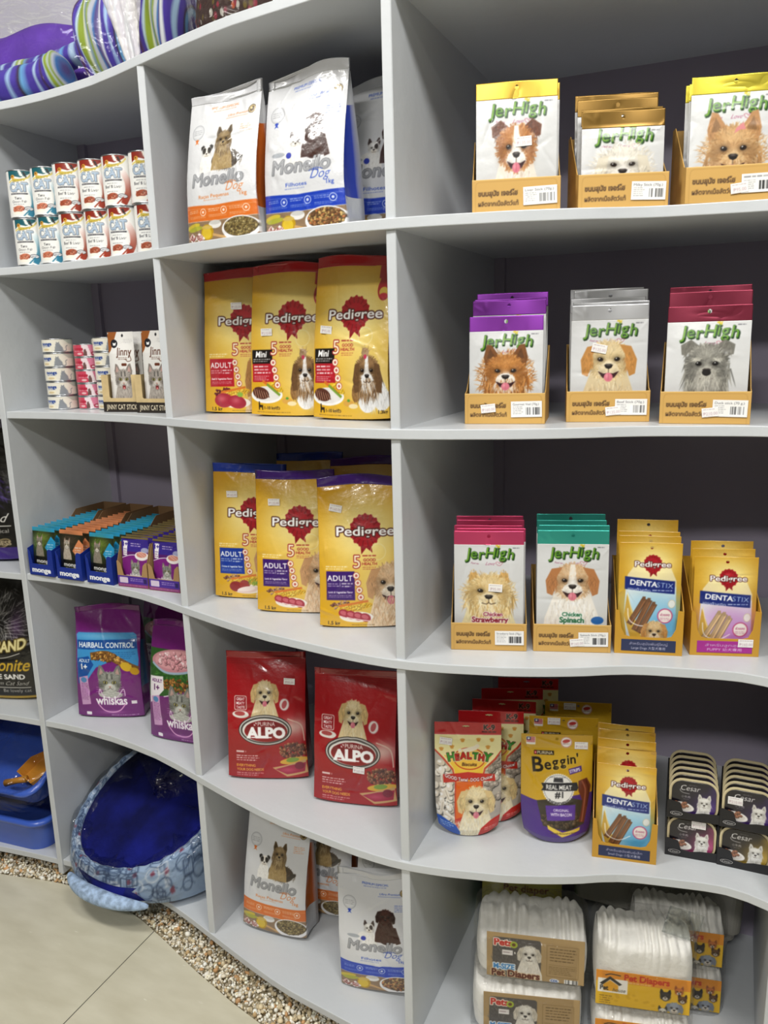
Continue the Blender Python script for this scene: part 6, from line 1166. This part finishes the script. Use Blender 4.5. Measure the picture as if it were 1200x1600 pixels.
def diaper_brown():
    c = cvs(100, .196, .104, .0011, '#b09468'); H = c.H
    c.rect(6, 5, 56, 53, '#5a5552', r=3); c.fur(30, 28, 26, 24, ['#6f6a66', '#4a4643', '#85807a'], 260, 5, .6, 80, 40); animal(c, 44, 24, 11, fur=('#e9e4da', '#d3ccbf', '#f6f2ea'), muz=('#efeae0', '#faf8f2'), ears='drop', ear='#cfc7b8', tongue=False, chest=('#e6e0d5', '#d0c9bc', '#f2eee6'), seed=141, headw=.95)
    c.text('Pets', 17, 15, 8, '#c8342c', bold=.04, fit=19, out=(1, '#f2e8d8')); c.ell(28, 13, 4, 4, '#a8b83a'); c.ell(28, 13, 2, 2, '#6a4a20'); c.rect(16, 20, 27, 26, '#f0ecea'); c.small(17, 22, 26, 1, 2.2, '#a08a90', .7)
    c.text('M-SIZE', 18, 43.5, 6.5, '#3f86c4', bold=.04, fit=22, out=(1, '#f4f6f8')); c.text('Pet Diapers', 30, 52, 8, '#5a2418', bold=.035, fit=50, out=(.9, '#d8c09a'))
    c.ring(80, 28, .1, .1, '#8a7048'); c.line([(62, 9), (94, 9), (94, 46), (62, 46), (62, 9)], .5, '#8a7048'); c.small(65, 12, 92, 5, 1.6, '#5a4628', .8, gap=2.2); c.line([(64, 32), (92, 32)], .4, '#8a7048'); c.small(64, 34, 92, 5, 1.2, '#6a5430', .7)
    c.ell(70, 51, 5, 2.6, '#e8ecf4'); c.text('CDL', 70, 52.3, 2.8, '#2a4a9a', bold=.03); c.barcode(80, 48, 94, 56, 22); return c
def diaper_yellow():
    c = cvs(100, .180, .080, .0011, '#e2b52a'); H = c.H
    c.rect(0, 0, 100, 14, '#de8f2e'); c.text('Pet Diapers', 54, 10, 8, '#c2371e', bold=.035, fit=48); c.small(34, 12, 60, 1, 1.5, '#f2e0a8', .8)
    for i in range(14): r = random.Random(i); c.ell(r.uniform(10, 64), r.uniform(20, H - 6), 2.2, 1.8, '#cf9f1e', .6)
    c.rect(2, 10, 34, 28, '#f2efe8'); c.poly([(4, 17), (15, 7), (28, 16), (25, 18), (15, 11), (7, 19)], '#33302c'); c.poly([(8, 18), (15, 12), (24, 18), (24, 26), (8, 26)], '#e6a62a'); c.curve([(10, 6), (16, 4), (26, 5)], 1.2, '#33302c'); c.text('house', 25, 26, 5, '#4a4640', bold=0, shear=.3, fit=14); c.text('Pet', 9, 25, 6, '#2a2824', bold=.03, fit=9); c.small(4, 32, 18, 5, 1.7, '#7a5a1a', .8)
    for x, y, s, f, e in ((74, 24, 6, '#3a3634', '#2a2624'), (88, 16, 5, '#c8743a', '#a85a28'), (92, 26, 5, '#6a4a30', '#4a3220'), (84, 38, 8, '#9aa2b0', '#7c8494'), (72, 44, 5, '#e0dcd4', '#3a3632')):
        animal(c, x, y, s, fur=(f, e, f), muz=('#d8d0c4', '#f0eae0'), ears='prick' if s < 7 else 'drop', ear=e, tongue=False, seed=int(x), body=False, dens=.4)
    return c
DB, DY = diaper_brown(), diaper_yellow(); AH = dict(brown=soft_pack(.228, .112, .16, 3, 10), yellow=soft_pack(.190, .084, .12, 5, 11), brown_tall=soft_pack(.228, .086, .16, 4, 10), yellow_tall=soft_pack(.190, .142, .12, 6, 11))
LB = dict(brown=(slab('paper_label', .196, .104, .0006, DB, base='#a88c60'), .205), yellow=(slab('paper_label', .180, .080, .0006, DY, base='#d8a828'), .190))
WR = dict(brown=wrap_mesh(.238, .1365, .178, 7), yellow=wrap_mesh(.200, .1085, .136, 9), brown_tall=wrap_mesh(.238, .110, .178, 7), yellow_tall=wrap_mesh(.200, .167, .136, 9))
def diaper_pack(kind, loc, rz, lab, lean=0, fin=False):
    tall = kind; kind = kind.split('_')[0]
    t = thing('diaper_pack', lab, 'diaper pack', loc, rz, 'plastic-wrapped pet diaper packs', lean); d = .16 if kind == 'brown' else .12
    obj('pad_bundle', AH[tall], PAD, t, (0, 0, .003)); obj('paper_label', LB[kind][0], MATTE(), t, (.008 if kind == 'brown' else -.002, -d / 2 - .0025, .010 if kind == 'brown' else .008), None, 'brown paper label with a white puppy' if kind == 'brown' else 'yellow and orange label with cartoon pets')
    obj('clear_wrap', WR[tall], WRAP, t)
    if fin:
        sh = Shape(.07, .055, lambda v: .0008 + 0 * v, lambda v: .9 + 0 * v, seed=4, wr=.004, nwr=14); obj('wrap_corner', sh.mesh('wrap_corner', 0, 1, 24, 20, None, base='#fff'), film_mat('clear_film_loose', '#f2f4f4', .93, .08, 18, .6), t, (.066, -.03, .158), (-12, 18, 6))
    return t
diaper_pack('brown', (.205, .160, z0 + .0004), 15, 'brown-labelled pet diaper pack, lower of two stacked, bottom shelf', 0)
diaper_pack('brown_tall', (.213, .166, z0 + .1400), 13, 'brown-labelled pet diaper pack, upper of two stacked, bottom shelf', 0)
diaper_pack('yellow', (.436, .185, z0 + .0004), 13, 'yellow-labelled pet diaper pack, lower one at the front', 0)
diaper_pack('yellow_tall', (.436, .187, z0 + .1135), 12, 'yellow-labelled pet diaper pack with loose bag corner, upper one', 0, True)
diaper_pack('yellow', (.496, .345, z0 + .0004), 10, 'yellow-labelled pet diaper pack at the back, lower one beside grey boxes', 0)
diaper_pack('yellow', (.494, .346, z0 + .1135), 10, 'yellow-labelled pet diaper pack at the back, upper one beside grey boxes', 0)
c = cvs(100, .20, .30, .0016, '#c9c069'); c.grad(0, 0, 100, c.H, '#cfc873', '#c2b95c'); c.text('Pet diaper', 56, 93, 9, '#6a1f2a', bold=.01, fit=56)
t = thing('pet_diaper_bag', 'pale yellow pet diaper bag behind the brown diaper packs, bottom shelf', 'diaper bag', (.128, .43, z0), 12); sh = bag_shape(.20, .31, .10, 151, .002)
obj('bag_body', sh.mesh('bag_body', 0, 1, c.nx // 2, c.ny // 2, c, base='#c9c069', side='#2c7a2c', back='#2c7a2c'), FILM(), t); settle(t, z0)
GP = mat('smoky_grey_plastic', '#a3a098', .35, coat=.2)
def crate(w, d, h, rim, taper=.02):
    b = MB()
    def rg(wx, dy, z): return [(x, y, z) for x, y in rrect(wx, dy, .025)]
    b.loft([rg(w - taper, d - taper, 0), rg(w - .004, d - .004, h - .012), rg(w + rim, d + rim, h - .010), rg(w + rim, d + rim, h), rg(w - .002, d - .002, h), rg(w - .006, d - .006, h - .004), rg(w - taper - .006, d - taper - .006, .004)], cap=True, smooth=False); return b
t = thing('storage_box', 'dark grey plastic box under another, at the back of the bottom shelf', 'storage box', (.480, .505, z0 + .0004), 0, 'dark grey plastic boxes'); obj('box_body', crate(.26, .11, .085, .016).mesh('box_body'), GP, t)
t = thing('storage_box', 'large dark grey lidded plastic box at the back of the bottom shelf', 'storage box', (.440, .500, z0 + .0862), 0, 'dark grey plastic boxes'); obj('box_body', crate(.40, .115, .20, .012).mesh('box_body'), GP, t)
lb = MB(); lb.loft([[(x, y, 0) for x, y in rrect(.420, .131, .028)], [(x, y, .014) for x, y in rrect(.420, .131, .028)], [(x, y, .016) for x, y in rrect(.410, .121, .024)]], cap=True); obj('box_lid', lb.mesh('box_lid'), GP, t, (0, 0, .2004)); hb = MB().bbox(-.05, -.073, .16, .05, -.061, .19, .003); obj('clip_handle', hb.mesh('clip_handle'), GP, t)

# ------------------------------------------------------------------ plush pet bed in clear wrap
def bed_cloth():
    c = Cv(400, 60, 2.4, '#a9bfdb'); r = random.Random(5)
    for i in range(520):
        x, y, s = r.uniform(0, 400), r.uniform(0, 60), r.uniform(5, 10); col = '#33486c' if r.random() < .8 else '#f2f4f8'; k = r.random()
        if k < .4: c.line([(x, y), (x, y - s), (x + s, y - s), (x + s, y), (x, y)], .9, col, .9); c.line([(x, y - s), (x + s / 2, y - s * 1.5), (x + s, y - s)], .5, col, .8); [c.line([(x + q * s / 4, y), (x + q * s / 4, y - s)], .35, col, .7) for q in (1, 2, 3)]
        elif k < .7: c.ring(x, y, s * .6, .8, col, .9); c.curve([(x - s, y + s * .3), (x, y - s * .2), (x + s, y + s * .3)], .5, col, .8)
        elif k < .85: c.rect(x, y, x + s * .5, y + s, '#e8eef6', .8); c.line([(x, y), (x + s * .5, y + s)], .4, col)
        else: c.poly([(x, y), (x + 3, y - 2), (x + 4, y + 2), (x + 1, y + 3)], '#8c2a44', .85)
    return c
def pet_bed():
    t = thing('pet_bed', 'plush navy and pale blue pet bed wrapped in clear plastic, bottom left shelf', 'pet bed', (-.897, .292, z0 + .0005)); c = bed_cloth(); n = 860; RX, RY = .247, .212
    def zp(x, y): return .100 + .46 * (y + .19) + .13 * (x - .05)             # the sloping plane of the rim, above the shelf board
    a = np.linspace(0, 2 * np.pi, n, endpoint=False); ca, sa = np.cos(a), np.sin(a)
    ca = np.sign(ca) * np.abs(ca) ** .86; sa = np.sign(sa) * np.abs(sa) ** .92
    def ring(r, z): return np.stack([RX * r * ca, RY * r * sa, z], -1)
    zr = zp(RX * ca, RY * sa); over = np.clip((-sa - .3) / .7, 0, 1); zb_ = .008 + 0 * zr
    prof = [(.86, zb_), (.96, zb_ + .006), (1.0, zb_ * .4 + (zr - .03) * .35), (1.015, zb_ * .2 + (zr - .02) * .7), (1.0, zr - .012), (.975, zr + .008), (.93, zr + .016), (.885, zr + .010), (.86, zr - .008)]
    dense = []; K = 10
    for (r0, q0), (r1, q1) in zip(prof[:-1], prof[1:]):
        for k in range(K): dense.append(ring(r0 + (r1 - r0) * k / K, q0 + (q1 - q0) * k / K))
    dense.append(ring(*prof[-1])); P = np.stack(dense); m = len(P); pk = .0035 * np.sin(a * 34)[None] * np.linspace(0, 1, m)[:, None] * np.sin(np.linspace(0, 3.1, m))[:, None]; P[..., 2] += pk
    i = np.arange(n); j = np.arange(m - 1)[:, None] * n; F = np.stack([j + i, j + (i + 1) % n, j + n + (i + 1) % n, j + n + i], -1).reshape(-1, 4)
    u = (a / (2 * np.pi))[None] + 0 * P[..., 0]; v = np.linspace(1, 0, m)[:, None] + 0 * u; C = c.sample(u, v)
    cloth = mat('printed_bed_cotton', rough=.8, attr=True, bump=(40, .4, 3), sheen=.2)
    obj('bolster', np_mesh('bolster', P.reshape(-1, 3), F, C.reshape(-1, 3), True, [list(range(n - 1, -1, -1))]), cloth, t, label='pale blue bolster printed with little houses')
    navy = mat('navy_plush', '#141a66', .95, bump=(24, .5, 4), vary=.25, vscale=9, spec=.2)
    inn = [(.875, zr + .006), (.85, zr - .014), (.83, zr * .75 - .02), (.80, zr * .45), (.72, zr * .30 + .012), (.5, zr * .22 + .018), (.25, zr * .18 + .022), (.02, zr * .16 + .024)]
    obj('plush_lining', MB().loft([[tuple(q) for q in ring(r, np.maximum(z, .010 + 0 * z))[::4]] for r, z in inn], cap=True).mesh('plush_lining'), navy, t, label='navy plush lining')
    cu = MB(); cr = []
    for k, (r, z) in enumerate(((.62, .03), (.72, .045), (.74, .060), (.66, .078), (.45, .086), (.2, .088), (.02, .088))): cr.append([(RX * r * math.cos(q) + .03, RY * r * .8 * math.sin(q) + .015, z + .20 * (RY * r * math.sin(q) + .1) + .004 * math.sin(5 * q + k)) for q in np.linspace(0, 2 * np.pi, 60, endpoint=False)])
    obj('seat_cushion', cu.loft(cr, cap=True).mesh('seat_cushion'), navy, t)
    # the lower lip of the front pocket and its dark lining
    aa = np.linspace(R(229), R(300), 40); lip = [(RX * 1.03 * math.cos(q), RY * 1.06 * math.sin(q) - .012,   .024 + .010 * math.sin((q - R(229)) / R(71) * math.pi)) for q in aa]
    obj('pocket_lip', MB().tube(lip, [.004 + .017 * math.sin(math.pi * k / 39) ** .6 for k in range(40)], 14).mesh('pocket_lip'), mat('pale_blue_cotton', '#9fb6d4', .8, vary=.16, vscale=60), t)
    ln = MB(); r0 = [(RX * 1.022 * math.cos(q), RY * 1.03 * math.sin(q), .028) for q in aa]; r1 = [(RX * 1.028 * math.cos(q), RY * 1.035 * math.sin(q), .062 + .004 * math.sin(q * 9)) for q in aa]; r2 = [(RX * .99 * math.cos(q), RY * .99 * math.sin(q), .062) for q in aa]
    ln.loft([r0, r1, r2], closed=False); obj('pocket_lining', ln.mesh('pocket_lining'), navy, t)
    # loose clear bag round the whole bed: side skin and crumpled top sheet
    rn = np.random.default_rng(3); rings = []; nn = 120; b = np.linspace(0, 2 * np.pi, nn, endpoint=False); cb = np.sign(np.cos(b)) * np.abs(np.cos(b)) ** .86; sb = np.sign(np.sin(b)) * np.abs(np.sin(b)) ** .92
    zq = zp(RX * cb, RY * sb)
    for r, zz in ((1.0, .002 + 0 * zq), (1.022, zq * .35), (1.022, zq * .75), (1.01, zq + .012), (.97, zq + .024), (.88, zq + .022), (.72, zq + .006), (.52, zq - .006), (.32, zq * .9), (.14, zq * .85 + .005), (.02, zq * .85 + .006)):
        wob = .007 * np.sin(b * 7 + r * 9) + .006 * np.sin(b * 13 + r * 31) + .004 * rn.standard_normal(nn); k = 1 if r < .95 else .4
        rings.append([(RX * (r + .012 * math.sin(q * 11)) * x, RY * r * y, max(.001, z + w_ * k)) for q, x, y, z, w_ in zip(b, cb, sb, zz, wob)])
    obj('clear_wrap', MB().loft(rings, cap=False).mesh('clear_wrap'), film_mat('bed_wrap_film', '#f4f6f8', .985, .05, 16, .7), t, label='clear plastic wrap')
    return t
pet_bed()

# ------------------------------------------------------------------ blue litter trays on the left
LB_ = mat('blue_tray_plastic', '#3f62c4', .32, coat=.3)
def tray(w, d, h, rim):
    b = MB()
    def rg(wx, dy, z): return [(x, y, z) for x, y in rrect(wx, dy, .05)]
    b.loft([rg(w - .05, d - .05, 0), rg(w - .012, d - .012, h - .012)], cap=False); b.loft([rg(w - .05, d - .05, 0), rg(w - .056, d - .056, .004), rg(w - .018, d - .018, h - .012)], cap=False)
    n = len(rg(1, 1, 0)); b.add(rg(w - .05, d - .05, 0), [tuple(range(n - 1, -1, -1))]); b.add(rg(w - .056, d - .056, .004), [tuple(range(n))])
    r = MB(); r.loft([rg(w - .012, d - .012, h - .013), rg(w + rim, d + rim, h - .014), rg(w + rim + .004, d + rim + .004, h - .007), rg(w + rim, d + rim, h), rg(w - .012, d - .012, h), rg(w - .020, d - .020, h - .008), rg(w - .012, d - .012, h - .013)]); return b, r
t = thing('litter_tray', 'blue litter tray lying flat at the bottom, left of the pet bed', 'litter tray', (-1.422, .312, ZB[0] - .0016), 4, 'blue litter trays'); bb, rr = tray(.40, .34, .112, .014); obj('tray_body', bb.mesh('tray_body'), LB_, t); obj('rim', rr.mesh('rim'), LB_, t)
t = thing('litter_tray', 'blue litter tray tilted up on top of the flat one, with the orange scoop', 'litter tray', (-1.424, .318, ZB[0] + .203), 4, 'blue litter trays', 26); bb, rr = tray(.40, .34, .095, .014); obj('tray_body', bb.mesh('tray_body'), LB_, t); obj('rim', rr.mesh('rim'), LB_, t)
wr = MB(); rings = []
for k, (zz, s) in enumerate(((-.004, 1.05), (.03, 1.07), (.07, 1.08), (.104, 1.07), (.112, .98), (.106, .7), (.10, .4), (.10, .05))): rings.append([(.205 * s * math.cos(q) ** 1 * (1 + .15 * abs(math.sin(2 * q))), .178 * s * math.sin(q) * (1 + .15 * abs(math.sin(2 * q))), zz + .004 * math.sin(9 * q + k * 2)) for q in np.linspace(0, 2 * np.pi, 72, endpoint=False)])
obj('clear_wrap', wr.loft(rings).mesh('clear_wrap'), film_mat('tray_wrap_film', '#f2f4f6', .98, .06, 14, .7), t, label='clear plastic wrap')
OR = mat('orange_plastic', '#d8912a', .4, coat=.2)
t = thing('litter_scoop', 'orange litter scoop lying in the tilted blue tray', 'scoop', (-1.288, .262, ZB[0] + .208), -20, None, 24)
b = MB(); b.loft([[(-.045, -.05, 0), (.045, -.05, 0), (.055, .0, 0), (.05, .05, 0), (-.05, .05, 0), (-.055, 0, 0)], [(-.05, -.055, .03), (.05, -.055, .03), (.062, 0, .03), (.056, .056, .012), (-.056, .056, .012), (-.062, 0, .03)], [(-.047, -.052, .03), (.047, -.052, .03), (.059, 0, .03), (.053, .053, .012), (-.053, .053, .012), (-.059, 0, .03)], [(-.043, -.048, .002), (.043, -.048, .002), (.053, 0, .002), (.048, .048, .002), (-.048, .048, .002), (-.053, 0, .002)]], cap=True, smooth=False); obj('scoop_head', b.mesh('scoop_head'), OR, t)
obj('handle', MB().tube([(0, -.05, .018), (-.02, -.07, .022), (-.055, -.095, .020)], [.011, .009, .011], 10).mesh('handle'), OR, t)

# ------------------------------------------------------------------ pet beds on top of the shelf
def stripe_canvas():
    c = Cv(300, 20, 3, '#4a3a9a'); x = 0; P = '#4a35a4'; n = 0
    pat = [(P, 12), ('#a9cbe8', 7), (P, 9), ('#3a2238', 4), ('#6fb0dc', 7), (P, 15), ('#b8d4ea', 8), (P, 10), ('#4a2434', 4), (P, 8), ('#c4dce8', 3), ('#93a82a', 11), ('#dfe4c8', 3), ('#7f9aa8', 4), ('#93a82a', 3), ('#c8ccd0', 6), ('#3a7ab8', 4), ('#5a4a8a', 5), ('#e8ecec', 4)]
    while x < 300: q, w_ = pat[n % len(pat)]; c.rect(x, 0, x + w_, 20, q); x += w_; n += 1
    return c
STC = stripe_canvas(); CLOTH = mat('striped_bed_cloth', rough=.75, attr=True, bump=(18, .35, 3), sheen=.15)
def roll(name, path, rad, parent, n=40, u0=0.0, u1=1.0, flat=1.0, m=None, label=None):
    P = [Vector(p) for p in path]; rings = []; L = len(P)
    for i, p in enumerate(P):
        tg = (P[min(i + 1, L - 1)] - P[max(i - 1, 0)]).normalized(); s = tg.cross(Vector((0, 0, 1))).normalized(); up = s.cross(tg); r = rad[i]
        rings.append([tuple(p + (s * math.cos(q) + up * math.sin(q) * flat) * r * (1 + .03 * math.sin(5 * q + i * .7))) for q in np.linspace(0, 2 * np.pi, n, endpoint=False)])
    V = np.array(rings); i = np.arange(n); j = np.arange(L - 1)[:, None] * n; F = np.stack([j + i, j + (i + 1) % n, j + n + (i + 1) % n, j + n + i], -1).reshape(-1, 4)
    u = np.linspace(u0, u1, L)[:, None] + 0 * V[..., 0]; C = STC.sample(u % 1.0, .5 + 0 * u)
    return obj(name, np_mesh(name, V.reshape(-1, 3), F, C.reshape(-1, 3), True, [list(range(n - 1, -1, -1)), list(range((L - 1) * n, L * n))]), m or CLOTH, parent, label=label)
zt = ZB[5]
t = thing('pet_bed', 'purple, blue and green striped pet bed in clear wrap on top of the shelf', 'pet bed', (-1.0, .30, zt)); W = 300
def tube_pts(*p): return spline(p, 14)
pth = tube_pts((.11, .035, .124), (.14, .035, .126), (.20, .03, .128), (.26, .03, .128), (.32, .03, .126), (.36, .035, .124), (.38, .04, .122))
roll('bolster', pth, [(.070 + .045 * min(1, i / 18)) * (1 - .75 * max(0, i / (len(pth) - 1) - .86) / .14) for i in range(len(pth))], t, n=60, u0=.05, u1=.98, label='striped bolster end')
pth = tube_pts((-.46, .03, .112), (-.30, .028, .112), (-.15, .025, .112), (-.02, .02, .112), (.10, .015, .125))
roll('front_roll', pth, [.026] * len(pth), t, u0=.0, u1=1.3, label='thin striped edge roll')
pil = MB(); rr = []
for z, s in ((.010, .8), (.06, .98), (.16, 1.0), (.215, .9), (.235, .6), (.24, .1)): rr.append([(-.19 + .29 * s * math.cos(q), .135 + .075 * s * math.sin(q), z + .006 * math.sin(4 * q)) for q in np.linspace(0, 2 * np.pi, 60, endpoint=False)])
obj('seat_cushion', pil.loft(rr, cap=True).mesh('seat_cushion'), mat('purple_cotton', '#6a40b0', .7, bump=(20, .3, 3), vary=.1), t, label='plain purple cushion')
bn = tube_pts((-.46, -.055, .058), (-.30, -.058, .052), (-.20, -.060, .050), (-.10, -.060, .048), (.03, -.055, .054), (.085, -.052, .066))
roll('bone_cushion', bn, [(.040 + .016 * max(0, (i / (len(bn) - 1) - .72) / .28) ** 2) * math.sqrt(max(.02, 1 - max(0, (i / (len(bn) - 1) - .90) / .10) ** 2)) for i in range(len(bn))], t, u0=.30, u1=1.4, label='bone-shaped striped cushion')
sh = Shape(.90, .262, lambda v: .155 * np.clip(1 - .55 * np.clip((v - .4) / .6, 0, 1) ** 2, .1, 1), lambda v: .35 + 0 * v, n=4, seed=8, wr=.010, nwr=40); sh.dy = lambda v: .045 + 0 * v
obj('clear_wrap', sh.mesh('clear_wrap', .01, 1, 80, 40, None, base='#fff', nb=30), film_mat('bed_wrap_top', '#f4f4f8', .995, .05, 12, .7, .2), t, (-.055, .0, 0), label='clear plastic wrap')
# gathered, milky tail of the bag
tl = MB(); rings = []
for k in range(10):
    f = k / 9; rings.append([(.365 - .05 * f + (.012 + .045 * f) * math.cos(q) * (1 + .3 * math.sin(6 * q + k)), -.155 + .02 * f + (.010 + .018 * f) * math.sin(q) * (1 + .3 * math.sin(5 * q)), .004 + .24 * f) for q in np.linspace(0, 2 * np.pi, 36, endpoint=False)])
obj('wrap_tail', tl.loft(rings).mesh('wrap_tail'), milky_mat('milky_film', '#f4f1f0', .5, 30, .5), t, label='gathered milky bag end')
def paisley():
    m = bpy.data.materials.new('brown_oval_print_cloth'); m.use_nodes = True; nt = m.node_tree; b = nt.nodes['Principled BSDF']; L = nt.links.new; b.inputs['Roughness'].default_value = .8
    tc = nt.nodes.new('ShaderNodeTexCoord'); mp = nt.nodes.new('ShaderNodeMapping'); mp.inputs['Scale'].default_value = (16, 16, 12); mp.inputs['Rotation'].default_value = (.0, .5, .0); L(tc.outputs['Object'], mp.inputs[0])
    v = nt.nodes.new('ShaderNodeTexVoronoi'); v.feature = 'F1'; L(mp.outputs[0], v.inputs['Vector'])
    r = nt.nodes.new('ShaderNodeValToRGB'); r.color_ramp.interpolation = 'CONSTANT'; L(v.outputs['Distance'], r.inputs[0]); e = r.color_ramp.elements
    e[0].position = 0; e[0].color = (1, 1, 1, 1); e[1].position = .36; e[1].color = (.5, .5, .5, 1); q = e.new(.46); q.color = (0, 0, 0, 1)
    hue = nt.nodes.new('ShaderNodeValToRGB'); hue.color_ramp.interpolation = 'CONSTANT'; sp = nt.nodes.new('ShaderNodeSeparateColor'); L(v.outputs['Color'], sp.inputs[0]); L(sp.outputs[0], hue.inputs[0])
    for p, cc in ((0, '#8c2a3a'), (.2, '#b8b4a8'), (.42, '#6a5a20'), (.6, '#b0552c'), (.78, '#4a3a34')):
        k = hue.color_ramp.elements[0] if p == 0 else hue.color_ramp.elements.new(p); k.color = hl(cc)
    m1 = nt.nodes.new('ShaderNodeMix'); m1.data_type = 'RGBA'; L(r.outputs[0], m1.inputs[0]); m1.inputs[6].default_value = hl('#3a2620'); L(hue.outputs[0], m1.inputs[7]); L(m1.outputs[2], b.inputs['Base Color']); return m
t = thing('pet_bed', 'brown pet bed printed with coloured ovals on top of the shelf, wrapped', 'pet bed', (-.305, .36, zt))
rr = []
for z, s in ((.009, .9), (.03, 1.0), (.09, 1.03), (.15, 1.0), (.20, .92), (.22, .75), (.21, .55), (.14, .5), (.10, .3), (.10, .02)): rr.append([(.255 * s * np.sign(math.cos(q)) * abs(math.cos(q)) ** .7, .19 * s * np.sign(math.sin(q)) * abs(math.sin(q)) ** .7, z + .006 * math.sin(9 * q)) for q in np.linspace(0, 2 * np.pi, 90, endpoint=False)])
obj('bolster', MB().loft(rr, cap=True).mesh('bolster'), paisley(), t)
sh = Shape(.545, .245, lambda v: .205 * np.clip(1 - .3 * np.clip((v - .5) / .5, 0, 1) ** 2, .1, 1), lambda v: .4 + 0 * v, n=5, seed=18, wr=.009, nwr=30); obj('clear_wrap', sh.mesh('clear_wrap', .01, 1, 60, 30, None, base='#fff', nb=30), film_mat('oval_bed_wrap', '#f4f4f4', .995, .05, 12, .7, .2), t, label='clear plastic wrap')
